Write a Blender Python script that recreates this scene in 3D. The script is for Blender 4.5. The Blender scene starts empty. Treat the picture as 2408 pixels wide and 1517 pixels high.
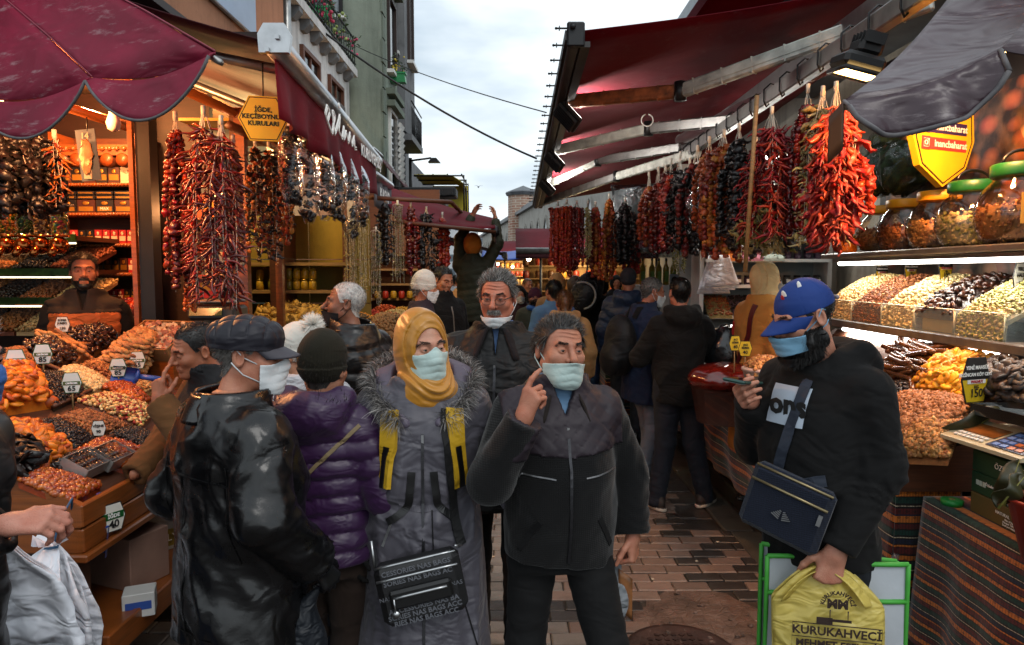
import bpy,math,random
import numpy as np
from mathutils import Vector,Matrix,Euler
from math import pi,sin,cos,radians
SC = bpy.context.scene
COL = SC.collection
# ------------------------------------------------------------------ camera
PITCH = radians(4.2)
CAM_H = 1.75
cam_data = bpy.data.cameras.new('camera')
cam_data.lens = 24.0
cam_data.sensor_width = 36.0
cam_data.clip_start = 0.05
cam_data.clip_end = 900.0
cam_data.dof.use_dof = True
cam_data.dof.focus_distance = 2.6
cam_data.dof.aperture_fstop = 11.0
cam = bpy.data.objects.new('camera',cam_data)
COL.objects.link(cam)
cam.location = (0,0,CAM_H)
cam.rotation_euler = (pi / 2 - PITCH,0,0)
SC.camera = cam
# ------------------------------------------------------------------ sky, sun, exposure
SUN_EL,SUN_ROT = radians(48),radians(150)
world = bpy.data.worlds.new("World")
SC.world = world
world.use_nodes = True
wn = world.node_tree
wn.nodes.clear()
def _w(t,**k):
 n = wn.nodes.new(t)
 for a,b in k.items():
  setattr(n,a,b)
 return n
w_out = _w('ShaderNodeOutputWorld')
w_bg = _w('ShaderNodeBackground')
w_sky = _w('ShaderNodeTexSky',sky_type='NISHITA')
w_sky.sun_disc = False
w_sky.sun_elevation = SUN_EL
w_sky.sun_rotation = SUN_ROT
w_sky.altitude = 40
w_sky.air_density = 1.3
w_sky.dust_density = 1.5
w_tc = _w('ShaderNodeTexCoord')
w_map = _w('ShaderNodeMapping')
w_map.inputs['Scale'].default_value = (1.1,1.1,3.2)
w_map.inputs['Location'].default_value = (0.35,0.2,0.1)
w_noise = _w('ShaderNodeTexNoise')
w_noise.inputs['Scale'].default_value = 1.5
w_noise.inputs['Detail'].default_value = 7
w_noise.inputs['Roughness'].default_value = 0.52
w_ramp = _w('ShaderNodeValToRGB')
w_ramp.color_ramp.elements[0].position = 0.30
w_ramp.color_ramp.elements[0].color = (0.55,0.55,0.55,1)
w_ramp.color_ramp.elements[1].position = 0.50
w_ramp.color_ramp.elements[1].color = (0.97,0.97,0.97,1)
w_mix = _w('ShaderNodeMixRGB')
w_n2 = _w('ShaderNodeTexNoise')
w_n2.inputs['Scale'].default_value = 2.3
w_n2.inputs['Detail'].default_value = 5
w_cr = _w('ShaderNodeValToRGB')
w_cr.color_ramp.elements[0].position = 0.30
w_cr.color_ramp.elements[0].color = (0.39,0.47,0.54,1)
w_cr.color_ramp.elements[1].position = 0.50
w_cr.color_ramp.elements[1].color = (0.76,0.82,0.85,1)
w_gain = _w('ShaderNodeMixRGB',blend_type='MULTIPLY')
w_gain.inputs['Fac'].default_value = 1
w_gain.inputs['Color2'].default_value = (10,10,10,1)     # cloud deck on the scale of the Nishita sky
wn.links.new(w_tc.outputs['Generated'],w_map.inputs['Vector'])
wn.links.new(w_map.outputs['Vector'],w_noise.inputs['Vector'])
wn.links.new(w_noise.outputs['Fac'],w_ramp.inputs['Fac'])
wn.links.new(w_map.outputs['Vector'],w_n2.inputs['Vector'])
wn.links.new(w_n2.outputs['Fac'],w_cr.inputs['Fac'])
wn.links.new(w_cr.outputs['Color'],w_gain.inputs['Color1'])
wn.links.new(w_gain.outputs['Color'],w_mix.inputs['Color2'])
wn.links.new(w_ramp.outputs['Color'],w_mix.inputs['Fac'])
wn.links.new(w_sky.outputs['Color'],w_mix.inputs['Color1'])
wn.links.new(w_mix.outputs['Color'],w_bg.inputs['Color'])
w_bg.inputs['Strength'].default_value = 0.10
wn.links.new(w_bg.outputs['Background'],w_out.inputs['Surface'])
sun_data = bpy.data.lights.new('sun','SUN')
sun_data.energy = 0.6
sun_data.angle = radians(25)
sun_data.color = (1.0,0.97,0.93)
sun = bpy.data.objects.new('sun',sun_data)
COL.objects.link(sun)
sun.rotation_euler = (pi / 2 - SUN_EL,0,pi - SUN_ROT)
SC.view_settings.view_transform = 'Standard'
SC.view_settings.look = 'None'
SC.view_settings.exposure = 0.64
SC.view_settings.gamma = 1.0
SC.view_settings.use_curve_mapping = False
SC.cycles.max_bounces = 7
SC.cycles.diffuse_bounces = 3
SC.cycles.glossy_bounces = 3
SC.cycles.transmission_bounces = 5
SC.cycles.transparent_max_bounces = 10
SC.cycles.caustics_reflective = False
SC.cycles.caustics_refractive = False
SC.cycles.use_denoising = True
SC.cycles.sample_clamp_indirect = 4.0
# ------------------------------------------------------------------ view geometry: where a thing seen at a place stands
CP,SP_ = cos(PITCH),sin(PITCH)
def P(px,py,d):
 """point at depth d (metres along the street) seen at px,py on a 2408 x 1517 view"""
 u,v = (px - 1204) / 1605.0,(758.5 - py) / 1605.0
 t = d / (CP + v * SP_)
 return Vector((u * t,d,CAM_H + t * (-SP_ + v * CP)))
def PX(px,py,x):
 """same, at a known sideways position x"""
 u,v = (px - 1204) / 1605.0,(758.5 - py) / 1605.0
 t = x / u
 return Vector((x,t * (CP + v * SP_),CAM_H + t * (-SP_ + v * CP)))
# ------------------------------------------------------------------ object helpers
def link(o,parent=None):
 COL.objects.link(o)
 if parent is not None:
  o.parent = parent
 return o
def tag(o,label=None,cat=None,group=None,kind=None):
 if label: o['label'] = label
 if cat: o['category'] = cat
 if group: o['group'] = group
 if kind: o['kind'] = kind
 return o
def thing(name,label,cat,loc=(0,0,0),rz=0,group=None,kind=None):
 o = bpy.data.objects.new(name,None)
 o.empty_display_size = 0.1
 o.location = loc
 o.rotation_euler = (0,0,rz)
 COL.objects.link(o)
 return tag(o,label,cat,group,kind)
def rotm(rx=0,ry=0,rz=0):
 return np.array(Euler((rx,ry,rz)).to_matrix())
class MB:
 """collects shapes; build() links them as one mesh object"""
 def __init__(s):
  s.v,s.f,s.m,s.n,s.sm = [],[],[],0,[]
  s.uv = []
 def add(s,verts,faces,mi=0,smooth=False,uvs=None):
  verts = np.asarray(verts,dtype=float).reshape(-1,3)
  s.v.append(verts)
  for k,f in enumerate(faces):
   s.f.append(tuple(int(i) + s.n for i in f))
   s.m.append(mi); s.sm.append(smooth)
   s.uv.append(None if uvs is None else [uvs[i] for i in f])
  s.n += len(verts)
  return s
 def box(s,c,size,R=None,mi=0,bev=0.0):
  x,y,z = (a / 2 for a in size)
  if bev <= 0:
   v = np.array([[i,j,k] for i in (-x,x) for j in (-y,y) for k in (-z,z)])
   f = [(0,1,3,2),(4,6,7,5),(0,4,5,1),(2,3,7,6),(0,2,6,4),(1,5,7,3)]
  else:
   b = min(bev,x * .9,y * .9,z * .9)
   prof = [(-x + b,-y),(x - b,-y),(x,-y + b),(x,y - b),(x - b,y),(-x + b,y),(-x,y - b),(-x,-y + b)]
   prin = [(max(-x + b,min(x - b,p[0])),max(-y + b,min(y - b,p[1]))) for p in prof]
   v = [(p[0],p[1],-z) for p in prin] + [(p[0],p[1],-z + b) for p in prof] + [(p[0],p[1],z - b) for p in prof] + [(p[0],p[1],z) for p in prin]
   v = np.array(v)
   f = [tuple(range(7,-1,-1)),tuple(range(24,32))]
   for r in range(3):
    for i in range(8):
     f.append((r * 8 + i,r * 8 + (i + 1) % 8,r * 8 + 8 + (i + 1) % 8,r * 8 + 8 + i))
  if R is not None: v = v @ np.asarray(R).T
  return s.add(v + np.array(c,dtype=float),f,mi)
 def tube(s,pts,r,n=8,mi=0,caps=True,closed=False,flat=1.0,smooth=True,up=None):
  pts = np.array([tuple(p) for p in pts],dtype=float)
  m = len(pts)
  rr = np.full(m,r,dtype=float) if np.isscalar(r) else np.array(r,dtype=float)
  t = np.gradient(pts,axis=0)
  if closed:
   t = np.roll(pts,-1,0) - np.roll(pts,1,0)
  t /= (np.linalg.norm(t,axis=1,keepdims=True) + 1e-9)
  u0 = np.array(up if up is not None else ((0,0,1) if abs(t[0][2]) < .9 else (1,0,0)),dtype=float)
  vs = []
  for i in range(m):
   u0 = u0 - t[i] * (u0 @ t[i])
   u0 /= (np.linalg.norm(u0) + 1e-9)
   w = np.cross(t[i],u0)
   for k in range(n):
    a = 2 * pi * k / n
    vs.append(pts[i] + rr[i] * (u0 * cos(a) * flat + w * sin(a)))
  f = []
  for i in range(m if closed else m - 1):
   j = (i + 1) % m
   for k in range(n):
    f.append((i * n + k,i * n + (k + 1) % n,j * n + (k + 1) % n,j * n + k))
  if caps and not closed:
   f.append(tuple(range(n - 1,-1,-1)))
   f.append(tuple((m - 1) * n + k for k in range(n)))
  return s.add(vs,f,mi,smooth)
 def lathe(s,prof,n=20,c=(0,0,0),mi=0,R=None,smooth=True,caps=True,sx=1,sy=1):
  vs = []
  for (r,z) in prof:
   for k in range(n):
    a = 2 * pi * k / n
    vs.append((r * cos(a) * sx,r * sin(a) * sy,z))
  vs = np.array(vs)
  if R is not None: vs = vs @ np.asarray(R).T
  f = []
  for i in range(len(prof) - 1):
   for k in range(n):
    f.append((i * n + k,i * n + (k + 1) % n,(i + 1) * n + (k + 1) % n,(i + 1) * n + k))
  if caps:
   f.append(tuple(range(n - 1,-1,-1)))
   f.append(tuple((len(prof) - 1) * n + k for k in range(n)))
  return s.add(vs + np.array(c,dtype=float),f,mi,smooth)
 def prism(s,poly,depth,o=(0,0,0),ux=(1,0,0),uy=(0,0,1),mi=0):
  """polygon in the plane (ux,uy) at o, extruded by depth along ux x uy, both ways by half"""
  ux,uy = np.array(ux,float),np.array(uy,float)
  w = np.cross(ux,uy); w /= np.linalg.norm(w)
  p = [np.array(o,float) + a * ux + b * uy for a,b in poly]
  n = len(p)
  v = [q - w * depth / 2 for q in p] + [q + w * depth / 2 for q in p]
  f = [tuple(range(n - 1,-1,-1)),tuple(range(n,2 * n))]
  for i in range(n):
   f.append((i,(i + 1) % n,n + (i + 1) % n,n + i))
  return s.add(v,f,mi)
 def grid(s,fn,nu,nv,mi=0,smooth=True,us=1.0,vs_=1.0):
  v,uv = [],[]
  for j in range(nv + 1):
   for i in range(nu + 1):
    v.append(tuple(fn(i / nu,j / nv)))
    uv.append((i / nu * us,j / nv * vs_))
  f = [(j * (nu + 1) + i,j * (nu + 1) + i + 1,(j + 1) * (nu + 1) + i + 1,(j + 1) * (nu + 1) + i) for j in range(nv) for i in range(nu)]
  return s.add(v,f,mi,smooth,uv)
 def ball(s,c,r,n=10,m=6,mi=0,R=None,smooth=True):
  r = (r,r,r) if np.isscalar(r) else r
  vs = [(0,0,-1)]
  for j in range(1,m):
   a = -pi / 2 + pi * j / m
   for k in range(n):
    b = 2 * pi * k / n
    vs.append((cos(a) * cos(b),cos(a) * sin(b),sin(a)))
  vs.append((0,0,1))
  vs = np.array(vs) * np.array(r)
  if R is not None: vs = vs @ np.asarray(R).T
  f = []
  for k in range(n):
   f.append((0,1 + (k + 1) % n,1 + k))
   for j in range(m - 2):
    a,b = 1 + j * n,1 + (j + 1) * n
    f.append((a + k,a + (k + 1) % n,b + (k + 1) % n,b + k))
   f.append((1 + (m - 2) * n + k,1 + (m - 2) * n + (k + 1) % n,len(vs) - 1))
  return s.add(vs + np.array(c,dtype=float),f,mi,smooth)
 def mesh(s,name,mats=None):
  me = bpy.data.meshes.new(name)
  V = np.concatenate(s.v) if s.v else np.zeros((0,3))
  me.from_pydata(V.tolist(),[],s.f)
  if mats is not None:
   for m in (mats if isinstance(mats,(list,tuple)) else [mats]):
    me.materials.append(m)
  me.polygons.foreach_set('material_index',s.m)
  me.polygons.foreach_set('use_smooth',s.sm)
  if any(u is not None for u in s.uv):
   lay = me.uv_layers.new(name='UVMap')
   flat = []
   for f,u in zip(s.f,s.uv):
    for k in range(len(f)):
     flat.extend(u[k] if u is not None else (0.0,0.0))
   lay.data.foreach_set('uv',flat)
  me.update()
  return me
 def build(s,name,mats=None,parent=None,loc=None,rz=None):
  o = bpy.data.objects.new(name,s.mesh(name,mats))
  if loc is not None: o.location = loc
  if rz is not None: o.rotation_euler = (0,0,rz)
  return link(o,parent)
def mesh_np(name,V,F,mats,smooth=True,mi=None):
 """mesh from numpy verts and quads/tris (all the same length)"""
 me = bpy.data.meshes.new(name)
 V = np.asarray(V,dtype=np.float32); F = np.asarray(F,dtype=np.int32)
 k = F.shape[1]
 me.vertices.add(len(V)); me.loops.add(F.size); me.polygons.add(len(F))
 me.vertices.foreach_set('co',V.ravel())
 me.loops.foreach_set('vertex_index',F.ravel())
 me.polygons.foreach_set('loop_start',np.arange(0,F.size,k,dtype=np.int32))
 me.polygons.foreach_set('loop_total',np.full(len(F),k,dtype=np.int32))
 for m in (mats if isinstance(mats,(list,tuple)) else [mats]):
  me.materials.append(m)
 me.polygons.foreach_set('use_smooth',np.full(len(F),smooth))
 if mi is not None: me.polygons.foreach_set('material_index',np.asarray(mi,dtype=np.int32))
 me.update(calc_edges=True)
 me.validate()
 return me
def obj_np(name,V,F,mats,parent=None,smooth=True,mi=None):
 return link(bpy.data.objects.new(name,mesh_np(name,V,F,mats,smooth,mi)),parent)
def merge_np(tmpls,mats4):
 """many placed copies of template meshes [(V,F)] -> one vertex and face array; mats4 = [(k, 4x4)]"""
 Vs,Fs,n = [],[],0
 for k,M in mats4:
  V,F = tmpls[k]
  M = np.asarray(M)
  Vs.append(V @ M[:3,:3].T + M[:3,3]); Fs.append(F + n); n += len(V)
 return np.concatenate(Vs),np.concatenate(Fs)
def tri_np(mb):
 """triangulated arrays of an MB"""
 V = np.concatenate(mb.v); F = []
 for f in mb.f:
  for i in range(1,len(f) - 1):
   F.append((f[0],f[i],f[i + 1]))
 return V,np.array(F,dtype=np.int32)
def text(body,size,loc,parent=None,mat=None,R=None,align='CENTER',name='lettering',ext=0.0006,bold=0.0,sx=1.0,shear=0.0,spacing=1.0):
 """flat print set on a surface; R maps x right, y up, z out"""
 cu = bpy.data.curves.new(name,'FONT')
 cu.body = body; cu.size = size; cu.align_x = align; cu.align_y = 'CENTER'
 cu.resolution_u = 2
 cu.extrude = ext; cu.offset = bold; cu.shear = shear; cu.space_character = spacing
 if mat: cu.materials.append(mat)
 o = bpy.data.objects.new(name,cu)
 M = Matrix(np.asarray(R).tolist()).to_4x4() if R is not None else Euler((pi / 2,0,0)).to_matrix().to_4x4()
 COL.objects.link(o)
 me = bpy.data.meshes.new_from_object(o)
 bpy.data.objects.remove(o)
 o = bpy.data.objects.new(name,me)
 o.matrix_basis = Matrix.Translation(loc) @ M @ Matrix.Diagonal((sx,1,1,1))
 return link(o,parent)
def frame_R(xdir,ydir):
 x = Vector(xdir).normalized(); y = Vector(ydir); y = (y - x * y.dot(x)).normalized(); z = x.cross(y)
 return np.array([[x[i],y[i],z[i]] for i in range(3)])
def T4(loc,R=None,s=1.0):
 M = np.eye(4)
 R3 = np.eye(3) if R is None else np.asarray(R)
 M[:3,:3] = R3 * (np.asarray(s) if not np.isscalar(s) else s)
 M[:3,3] = tuple(loc)
 return M
def rand_R(rng):
 return np.array(Euler((rng.uniform(0,6.3),rng.uniform(0,6.3),rng.uniform(0,6.3))).to_matrix())
CAMV = np.array([0,0,CAM_H])
def pieces(name,tmpls,mats,insts,parent,keep,rest_name=None,smooth=True,mis=None):
 """insts = [(template index, 4x4)] in the parent's frame; the `keep` that show largest (nearest) become one object each,
 the others one joined mesh of kind stuff"""
 if not insts: return
 po = np.array(parent.matrix_basis) if parent is not None else np.eye(4)
 d = [np.linalg.norm((po @ np.append(np.asarray(M)[:3,3],1))[:3] - CAMV) for _k,M in insts]
 order = np.argsort(d)
 meshes = {}
 for idx in order[:keep]:
  k,M = insts[idx]
  if k not in meshes:
   meshes[k] = mesh_np(name,tmpls[k][0],tmpls[k][1],mats[k] if isinstance(mats,(list,tuple)) else mats,smooth)
  o = bpy.data.objects.new(name,meshes[k])
  o.matrix_basis = Matrix(np.asarray(M).tolist())
  COL.objects.link(o); o.parent = parent
 rest = [insts[i] for i in order[keep:]]
 if rest:
  V,F = merge_np(tmpls,rest)
  ml = list(mats) if isinstance(mats,(list,tuple)) else [mats]
  mi = None
  if len(ml) > 1:
   mi = np.concatenate([np.full(len(tmpls[k][1]),k) for k,_ in rest])
  o = obj_np(rest_name or (name + '_heap'),V,F,ml,parent,smooth,mi)
  o['kind'] = 'stuff'
# ------------------------------------------------------------------ materials
def hexc(h):
 h = h.lstrip('#')
 c = [int(h[i:i + 2],16) / 255 for i in (0,2,4)]
 return tuple(((x + .055) / 1.055) ** 2.4 if x > .04045 else x / 12.92 for x in c)
class NT:
 def __init__(s,name):
  s.mat = bpy.data.materials.new(name); s.mat.use_nodes = True
  s.t = s.mat.node_tree; s.t.nodes.clear()
  s.out = s.n('ShaderNodeOutputMaterial')
  s.b = s.n('ShaderNodeBsdfPrincipled')
  s.l(s.b.outputs[0],s.out.inputs[0])
  s._tc = None
 def n(s,t,**k):
  n = s.t.nodes.new(t)
  for a,b in k.items():
   if a in n.inputs.keys() if hasattr(n,'inputs') else False: n.inputs[a].default_value = b
   else: setattr(n,a,b)
  return n
 def l(s,a,b): s.t.links.new(a,b)
 def tc(s,which='Object'):
  if s._tc is None: s._tc = s.n('ShaderNodeTexCoord')
  return s._tc.outputs[which]
 def mapped(s,scale=(1,1,1),which='Object',loc=(0,0,0),rot=(0,0,0)):
  m = s.n('ShaderNodeMapping')
  m.inputs['Scale'].default_value = scale; m.inputs['Location'].default_value = loc; m.inputs['Rotation'].default_value = rot
  s.l(s.tc(which),m.inputs['Vector'])
  return m.outputs[0]
 def noise(s,scale,detail=4,vec=None,rough=.55,dist=0.0):
  t = s.n('ShaderNodeTexNoise')
  t.inputs['Scale'].default_value = scale; t.inputs['Detail'].default_value = detail
  t.inputs['Roughness'].default_value = rough; t.inputs['Distortion'].default_value = dist
  s.l(vec if vec is not None else s.tc(),t.inputs['Vector'])
  return t.outputs['Fac']
 def ramp(s,fac,stops,interp='LINEAR'):
  r = s.n('ShaderNodeValToRGB'); cr = r.color_ramp; cr.interpolation = interp
  while len(cr.elements) < len(stops): cr.elements.new(0.5)
  for e,(p,c) in zip(cr.elements,stops):
   e.position = p; e.color = (*c,1) if len(c) == 3 else c
  s.l(fac,r.inputs[0])
  return r.outputs[0]
 def mix(s,fac,a,b,mode='MIX'):
  m = s.n('ShaderNodeMixRGB',blend_type=mode)
  for i,x in zip((0,1,2),(fac,a,b)):
   if isinstance(x,(int,float)): m.inputs[i].default_value = x
   elif isinstance(x,tuple): m.inputs[i].default_value = (*x[:3],1)
   else: s.l(x,m.inputs[i])
  return m.outputs[0]
 def math(s,op,a,b=0.0,c=None):
  m = s.n('ShaderNodeMath',operation=op)
  for i,x in enumerate((a,b) if c is None else (a,b,c)):
   if isinstance(x,(int,float)): m.inputs[i].default_value = x
   else: s.l(x,m.inputs[i])
  return m.outputs[0]
 def bump(s,h,strength=.3,dist=.01,chain=None):
  b = s.n('ShaderNodeBump'); b.inputs['Strength'].default_value = strength; b.inputs['Distance'].default_value = dist
  s.l(h,b.inputs['Height'])
  if chain is not None: s.l(chain,b.inputs['Normal'])
  s.l(b.outputs[0],s.b.inputs['Normal'])
  return b.outputs[0]
 def col(s,c):
  if isinstance(c,tuple): s.b.inputs['Base Color'].default_value = (*c[:3],1)
  else: s.l(c,s.b.inputs['Base Color'])
 def set(s,**k):
  for a,v in k.items():
   a = a.replace('_',' ')
   if isinstance(v,(int,float,tuple)): s.b.inputs[a].default_value = v if not isinstance(v,tuple) or len(v) != 3 or a == 'Subsurface Radius' else (*v,1)
   else: s.l(v,s.b.inputs[a])
_MC = {}
def mat(name,c,rough=.6,var=.15,vs=6.0,metal=0.0,bump=0.0,bs=40.0,spec=.5,coat=0.0,trans=0.0,alpha=1.0,emit=None,es=0.0,sheen=0.0,sss=0.0,objvar=0.0):
 """plain procedural material: base colour with soft noise variation, optional bump; objvar varies by object"""
 if name in _MC: return _MC[name]
 if isinstance(c,str): c = hexc(c)
 t = NT(name)
 colr = c
 if var > 0:
  n = t.noise(vs,5)
  lo = tuple(x * (1 - var * 1.3) for x in c); hi = tuple(min(1,x * (1 + var)) for x in c)
  colr = t.ramp(n,[(.3,lo),(.7,hi)])
 if objvar > 0:
  oi = t.n('ShaderNodeObjectInfo')
  hs = t.n('ShaderNodeHueSaturation')
  t.l(t.math('MULTIPLY_ADD',oi.outputs['Random'],objvar * 1.4,1 - objvar * .7),hs.inputs['Value'])
  t.l(t.math('MULTIPLY_ADD',oi.outputs['Random'],objvar * .06,.5 - objvar * .03),hs.inputs['Hue'])
  if isinstance(colr,tuple): hs.inputs['Color'].default_value = (*colr,1)
  else: t.l(colr,hs.inputs['Color'])
  colr = hs.outputs[0]
 t.col(colr)
 t.set(Roughness=rough,Metallic=metal)
 t.b.inputs['Specular IOR Level'].default_value = spec
 if coat: t.set(Coat_Weight=coat,Coat_Roughness=.12)
 if trans: t.set(Transmission_Weight=trans)
 if alpha < 1: t.set(Alpha=alpha)
 if sheen: t.set(Sheen_Weight=sheen)
 if sss: t.set(Subsurface_Weight=sss,Subsurface_Radius=(.02,.008,.004),Subsurface_Scale=.3)
 if emit is not None:
  t.b.inputs['Emission Color'].default_value = (*(hexc(emit) if isinstance(emit,str) else emit),1)
  t.b.inputs['Emission Strength'].default_value = es
 if bump > 0: t.bump(t.noise(bs,5),bump,.01)
 _MC[name] = t.mat
 return t.mat
def cloth(name,c,rough=.8,weave=600,wr=.25,wrs=7.0,sheen=.02,var=.15,spec=.3,coat=0.0,transl=0.0,scuff=0.0):
 """garment cloth: fine weave and folded creases in relief"""
 if name in _MC: return _MC[name]
 if isinstance(c,str): c = hexc(c)
 t = NT(name)
 n = t.noise(3.5,6)
 t.col(t.ramp(n,[(.3,tuple(x * (1 - var) for x in c)),(.72,tuple(min(1,x * (1 + var)) for x in c))]))
 if scuff:
  sc = t.noise(5,8,t.mapped((1,1,5),rot=(.3,.5,.4)),.75)
  cur = t.b.inputs['Base Color'].links[0].from_socket
  t.col(t.mix(t.ramp(sc,[(.56,(0,0,0)),(.72,(scuff,) * 3)]),t.mix(t.ramp(t.noise(1.3,4),[(.4,(0,0,0)),(.7,(.45,) * 3)]),cur,tuple(x * .55 for x in c)),(.62,.55,.56)))
 t.set(Roughness=rough,Sheen_Weight=sheen)
 t.b.inputs['Specular IOR Level'].default_value = spec
 if coat: t.set(Coat_Weight=coat,Coat_Roughness=.25)
 wv = t.noise(wrs * .9,2,t.mapped((1,1,1.7)),.5,.8)
 b1 = t.bump(wv,wr * 1.3,.06)
 if weave:
  b1 = t.bump(t.noise(weave,2),.18,.002,b1)
 if transl:
  tr = t.n('ShaderNodeBsdfTranslucent'); tr.inputs[0].default_value = (*c,1)
  mx = t.n('ShaderNodeMixShader'); mx.inputs[0].default_value = transl
  t.l(t.b.outputs[0],mx.inputs[1]); t.l(tr.outputs[0],mx.inputs[2]); t.l(mx.outputs[0],t.out.inputs[0])
 _MC[name] = t.mat
 return t.mat
def kilim(name):
 """woven stripes along U=length, V=height (metres)"""
 t = NT(name)
 uv = t.tc('UV')
 sep = t.n('ShaderNodeSeparateXYZ'); t.l(uv,sep.inputs[0])
 v = t.math('FRACT',t.math('MULTIPLY',sep.outputs['Y'],1 / .30))
 K,R_,O,G,B_,W = hexc('#171210'),hexc('#5a1816'),hexc('#c96f22'),hexc('#153a30'),hexc('#1d2036'),hexc('#c9b79a')
 st = [(0,R_),(.09,K),(.12,O),(.19,K),(.21,G),(.30,K),(.335,W),(.35,K),(.38,R_),(.47,B_),(.50,O),(.60,K),(.62,R_),(.70,K),(.72,G),(.80,K),(.825,W),(.84,K),(.86,B_),(.93,K),(.95,O),(.98,R_)]
 base = t.ramp(v,st,'CONSTANT')
 # woven tooth pattern inside the stripes
 ck = t.math('FRACT',t.math('MULTIPLY',sep.outputs['X'],1 / .035))
 tri = t.math('ABSOLUTE',t.math('SUBTRACT',ck,.5))
 vv = t.math('FRACT',t.math('MULTIPLY',sep.outputs['Y'],1 / .0285))
 tri2 = t.math('ABSOLUTE',t.math('SUBTRACT',vv,.5))
 dm = t.math('LESS_THAN',t.math('ADD',tri,tri2),.28)
 base = t.mix(t.math('MULTIPLY',dm,.55),base,K)
 dash = t.math('GREATER_THAN',t.math('FRACT',t.math('MULTIPLY',sep.outputs['X'],1 / .013)),.6)
 base = t.mix(t.math('MULTIPLY',dash,.4),base,K)
 t.col(t.mix(.3,base,t.mix(t.noise(30,4),base,K),'MIX'))
 t.set(Roughness=.9,Sheen_Weight=.3)
 t.b.inputs['Specular IOR Level'].default_value = .2
 t.bump(t.math('SINE',t.math('MULTIPLY',sep.outputs['Y'],1500)),.25,.002,t.bump(t.noise(9,3),.3,.03))
 return t.mat
def wood(name,c,dark=.5,scale=1.0,rough=.5,rot=(0,0,0),coat=0.0):
 if name in _MC: return _MC[name]
 if isinstance(c,str): c = hexc(c)
 t = NT(name)
 v = t.mapped((2.0 * scale,2.0 * scale,26 * scale),rot=rot)
 n = t.noise(2.2,6,v,.6,.8)
 cc = t.ramp(n,[(.25,tuple(x * dark for x in c)),(.55,c),(.8,tuple(min(1,x * 1.25) for x in c))])
 st = t.noise(1.7,3)
 t.col(t.mix(t.ramp(st,[(.35,(.0,.0,.0)),(.75,(.45,.45,.45))]),cc,tuple(x * .4 for x in c)))
 t.set(Roughness=rough)
 if coat: t.set(Coat_Weight=coat,Coat_Roughness=.2)
 t.bump(n,.25,.004)
 _MC[name] = t.mat
 return t.mat
def plaster(name,c,stain='#3a332c',streak=.5,grime=.5,rough=.9):
 """painted wall with rain streaks and blotches (marks of their own)"""
 if name in _MC: return _MC[name]
 c = hexc(c) if isinstance(c,str) else c
 s = hexc(stain)
 t = NT(name)
 blot = t.noise(1.1,7,None,.65)
 base = t.ramp(blot,[(.3,tuple(x * .72 for x in c)),(.65,c)])
 stv = t.noise(2.4,6,t.mapped((3.0,3.0,.28)),.65)
 f = t.ramp(stv,[(.46,(0,0,0)),(.74,(streak,) * 3)])
 base = t.mix(f,base,s)
 g = t.ramp(t.noise(5.5,8,None,.7),[(.52,(0,0,0)),(.75,(grime,) * 3)])
 t.col(t.mix(g,base,tuple(x * 1.5 for x in s)))
 t.set(Roughness=rough)
 t.b.inputs['Specular IOR Level'].default_value = .25
 t.bump(t.noise(38,6),.3,.01)
 _MC[name] = t.mat
 return t.mat
def glass_film(name,tint=(.9,.93,.95),rough=.08,bump=.6,bs=14.0,clear=.8):
 """thin clear plastic or glass sheet: mostly see-through, bright glints from its creases"""
 if name in _MC: return _MC[name]
 t = NT(name)
 tr = t.n('ShaderNodeBsdfTransparent'); tr.inputs[0].default_value = (*tint,1)
 gl = t.n('ShaderNodeBsdfGlossy'); gl.inputs['Roughness'].default_value = rough
 gl.inputs[0].default_value = (.95,.97,1,1)
 fr = t.n('ShaderNodeFresnel'); fr.inputs['IOR'].default_value = 1.45
 if bump > 0:
  b = t.n('ShaderNodeBump'); b.inputs['Strength'].default_value = bump; b.inputs['Distance'].default_value = .03
  t.l(t.noise(bs,3,None,.5,1.2),b.inputs['Height'])
  t.l(b.outputs[0],gl.inputs['Normal']); t.l(b.outputs[0],fr.inputs['Normal'])
 mx = t.n('ShaderNodeMixShader')
 f = t.math('MULTIPLY_ADD',fr.outputs[0],clear,.02)
 t.l(f,mx.inputs[0]); t.l(tr.outputs[0],mx.inputs[1]); t.l(gl.outputs[0],mx.inputs[2])
 t.t.nodes.remove(t.b)
 t.l(mx.outputs[0],t.out.inputs[0])
 _MC[name] = t.mat
 return t.mat
def lamp_mat(name,c,s):
 if name in _MC: return _MC[name]
 t = NT(name)
 e = t.n('ShaderNodeEmission'); e.inputs[0].default_value = (*c,1); e.inputs[1].default_value = s
 t.l(e.outputs[0],t.out.inputs[0])
 _MC[name] = t.mat
 return t.mat
M_metal = mat('galvanised metal','#9a9a98',.38,.2,9,.9,.08,60)
M_alu = mat('brushed aluminium','#b4b6b8',.32,.12,14,.95,.04,90)
M_dkmetal = mat('dark painted metal','#191a1c',.45,.2,12,.3)
M_blackpl = mat('black plastic','#0d0d0e',.35,.1)
M_whitepl = mat('white plastic','#d8d8d4',.4,.06)
M_whitepaint = mat('white painted board','#c8c9c6',.5,.1,5)
M_black = mat('black print','#0b0b0b',.7,0)
M_white = mat('white print','#e6e6e2',.6,0)
M_yellow = mat('yellow print','#d6b21c',.55,.08)
M_red = mat('red print','#a81f22',.55,.05)
M_blue = mat('blue plastic','#2f4f9c',.35,.08)
M_green = mat('green plastic','#0a4f20',.4,.08)
M_string = mat('white string','#c5c0b4',.85,.1)
M_woodo = wood('varnished orange wood','#8a4a1c',.5,1.0,.38,coat=.3)
M_woodb = wood('brown stall timber','#5a3018',.5,1.0,.6)
M_wooddk = wood('dark stained timber','#2a1710',.5,1.0,.6)
M_woodlt = wood('light raw timber','#8e6f45',.55,1.0,.65)
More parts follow.
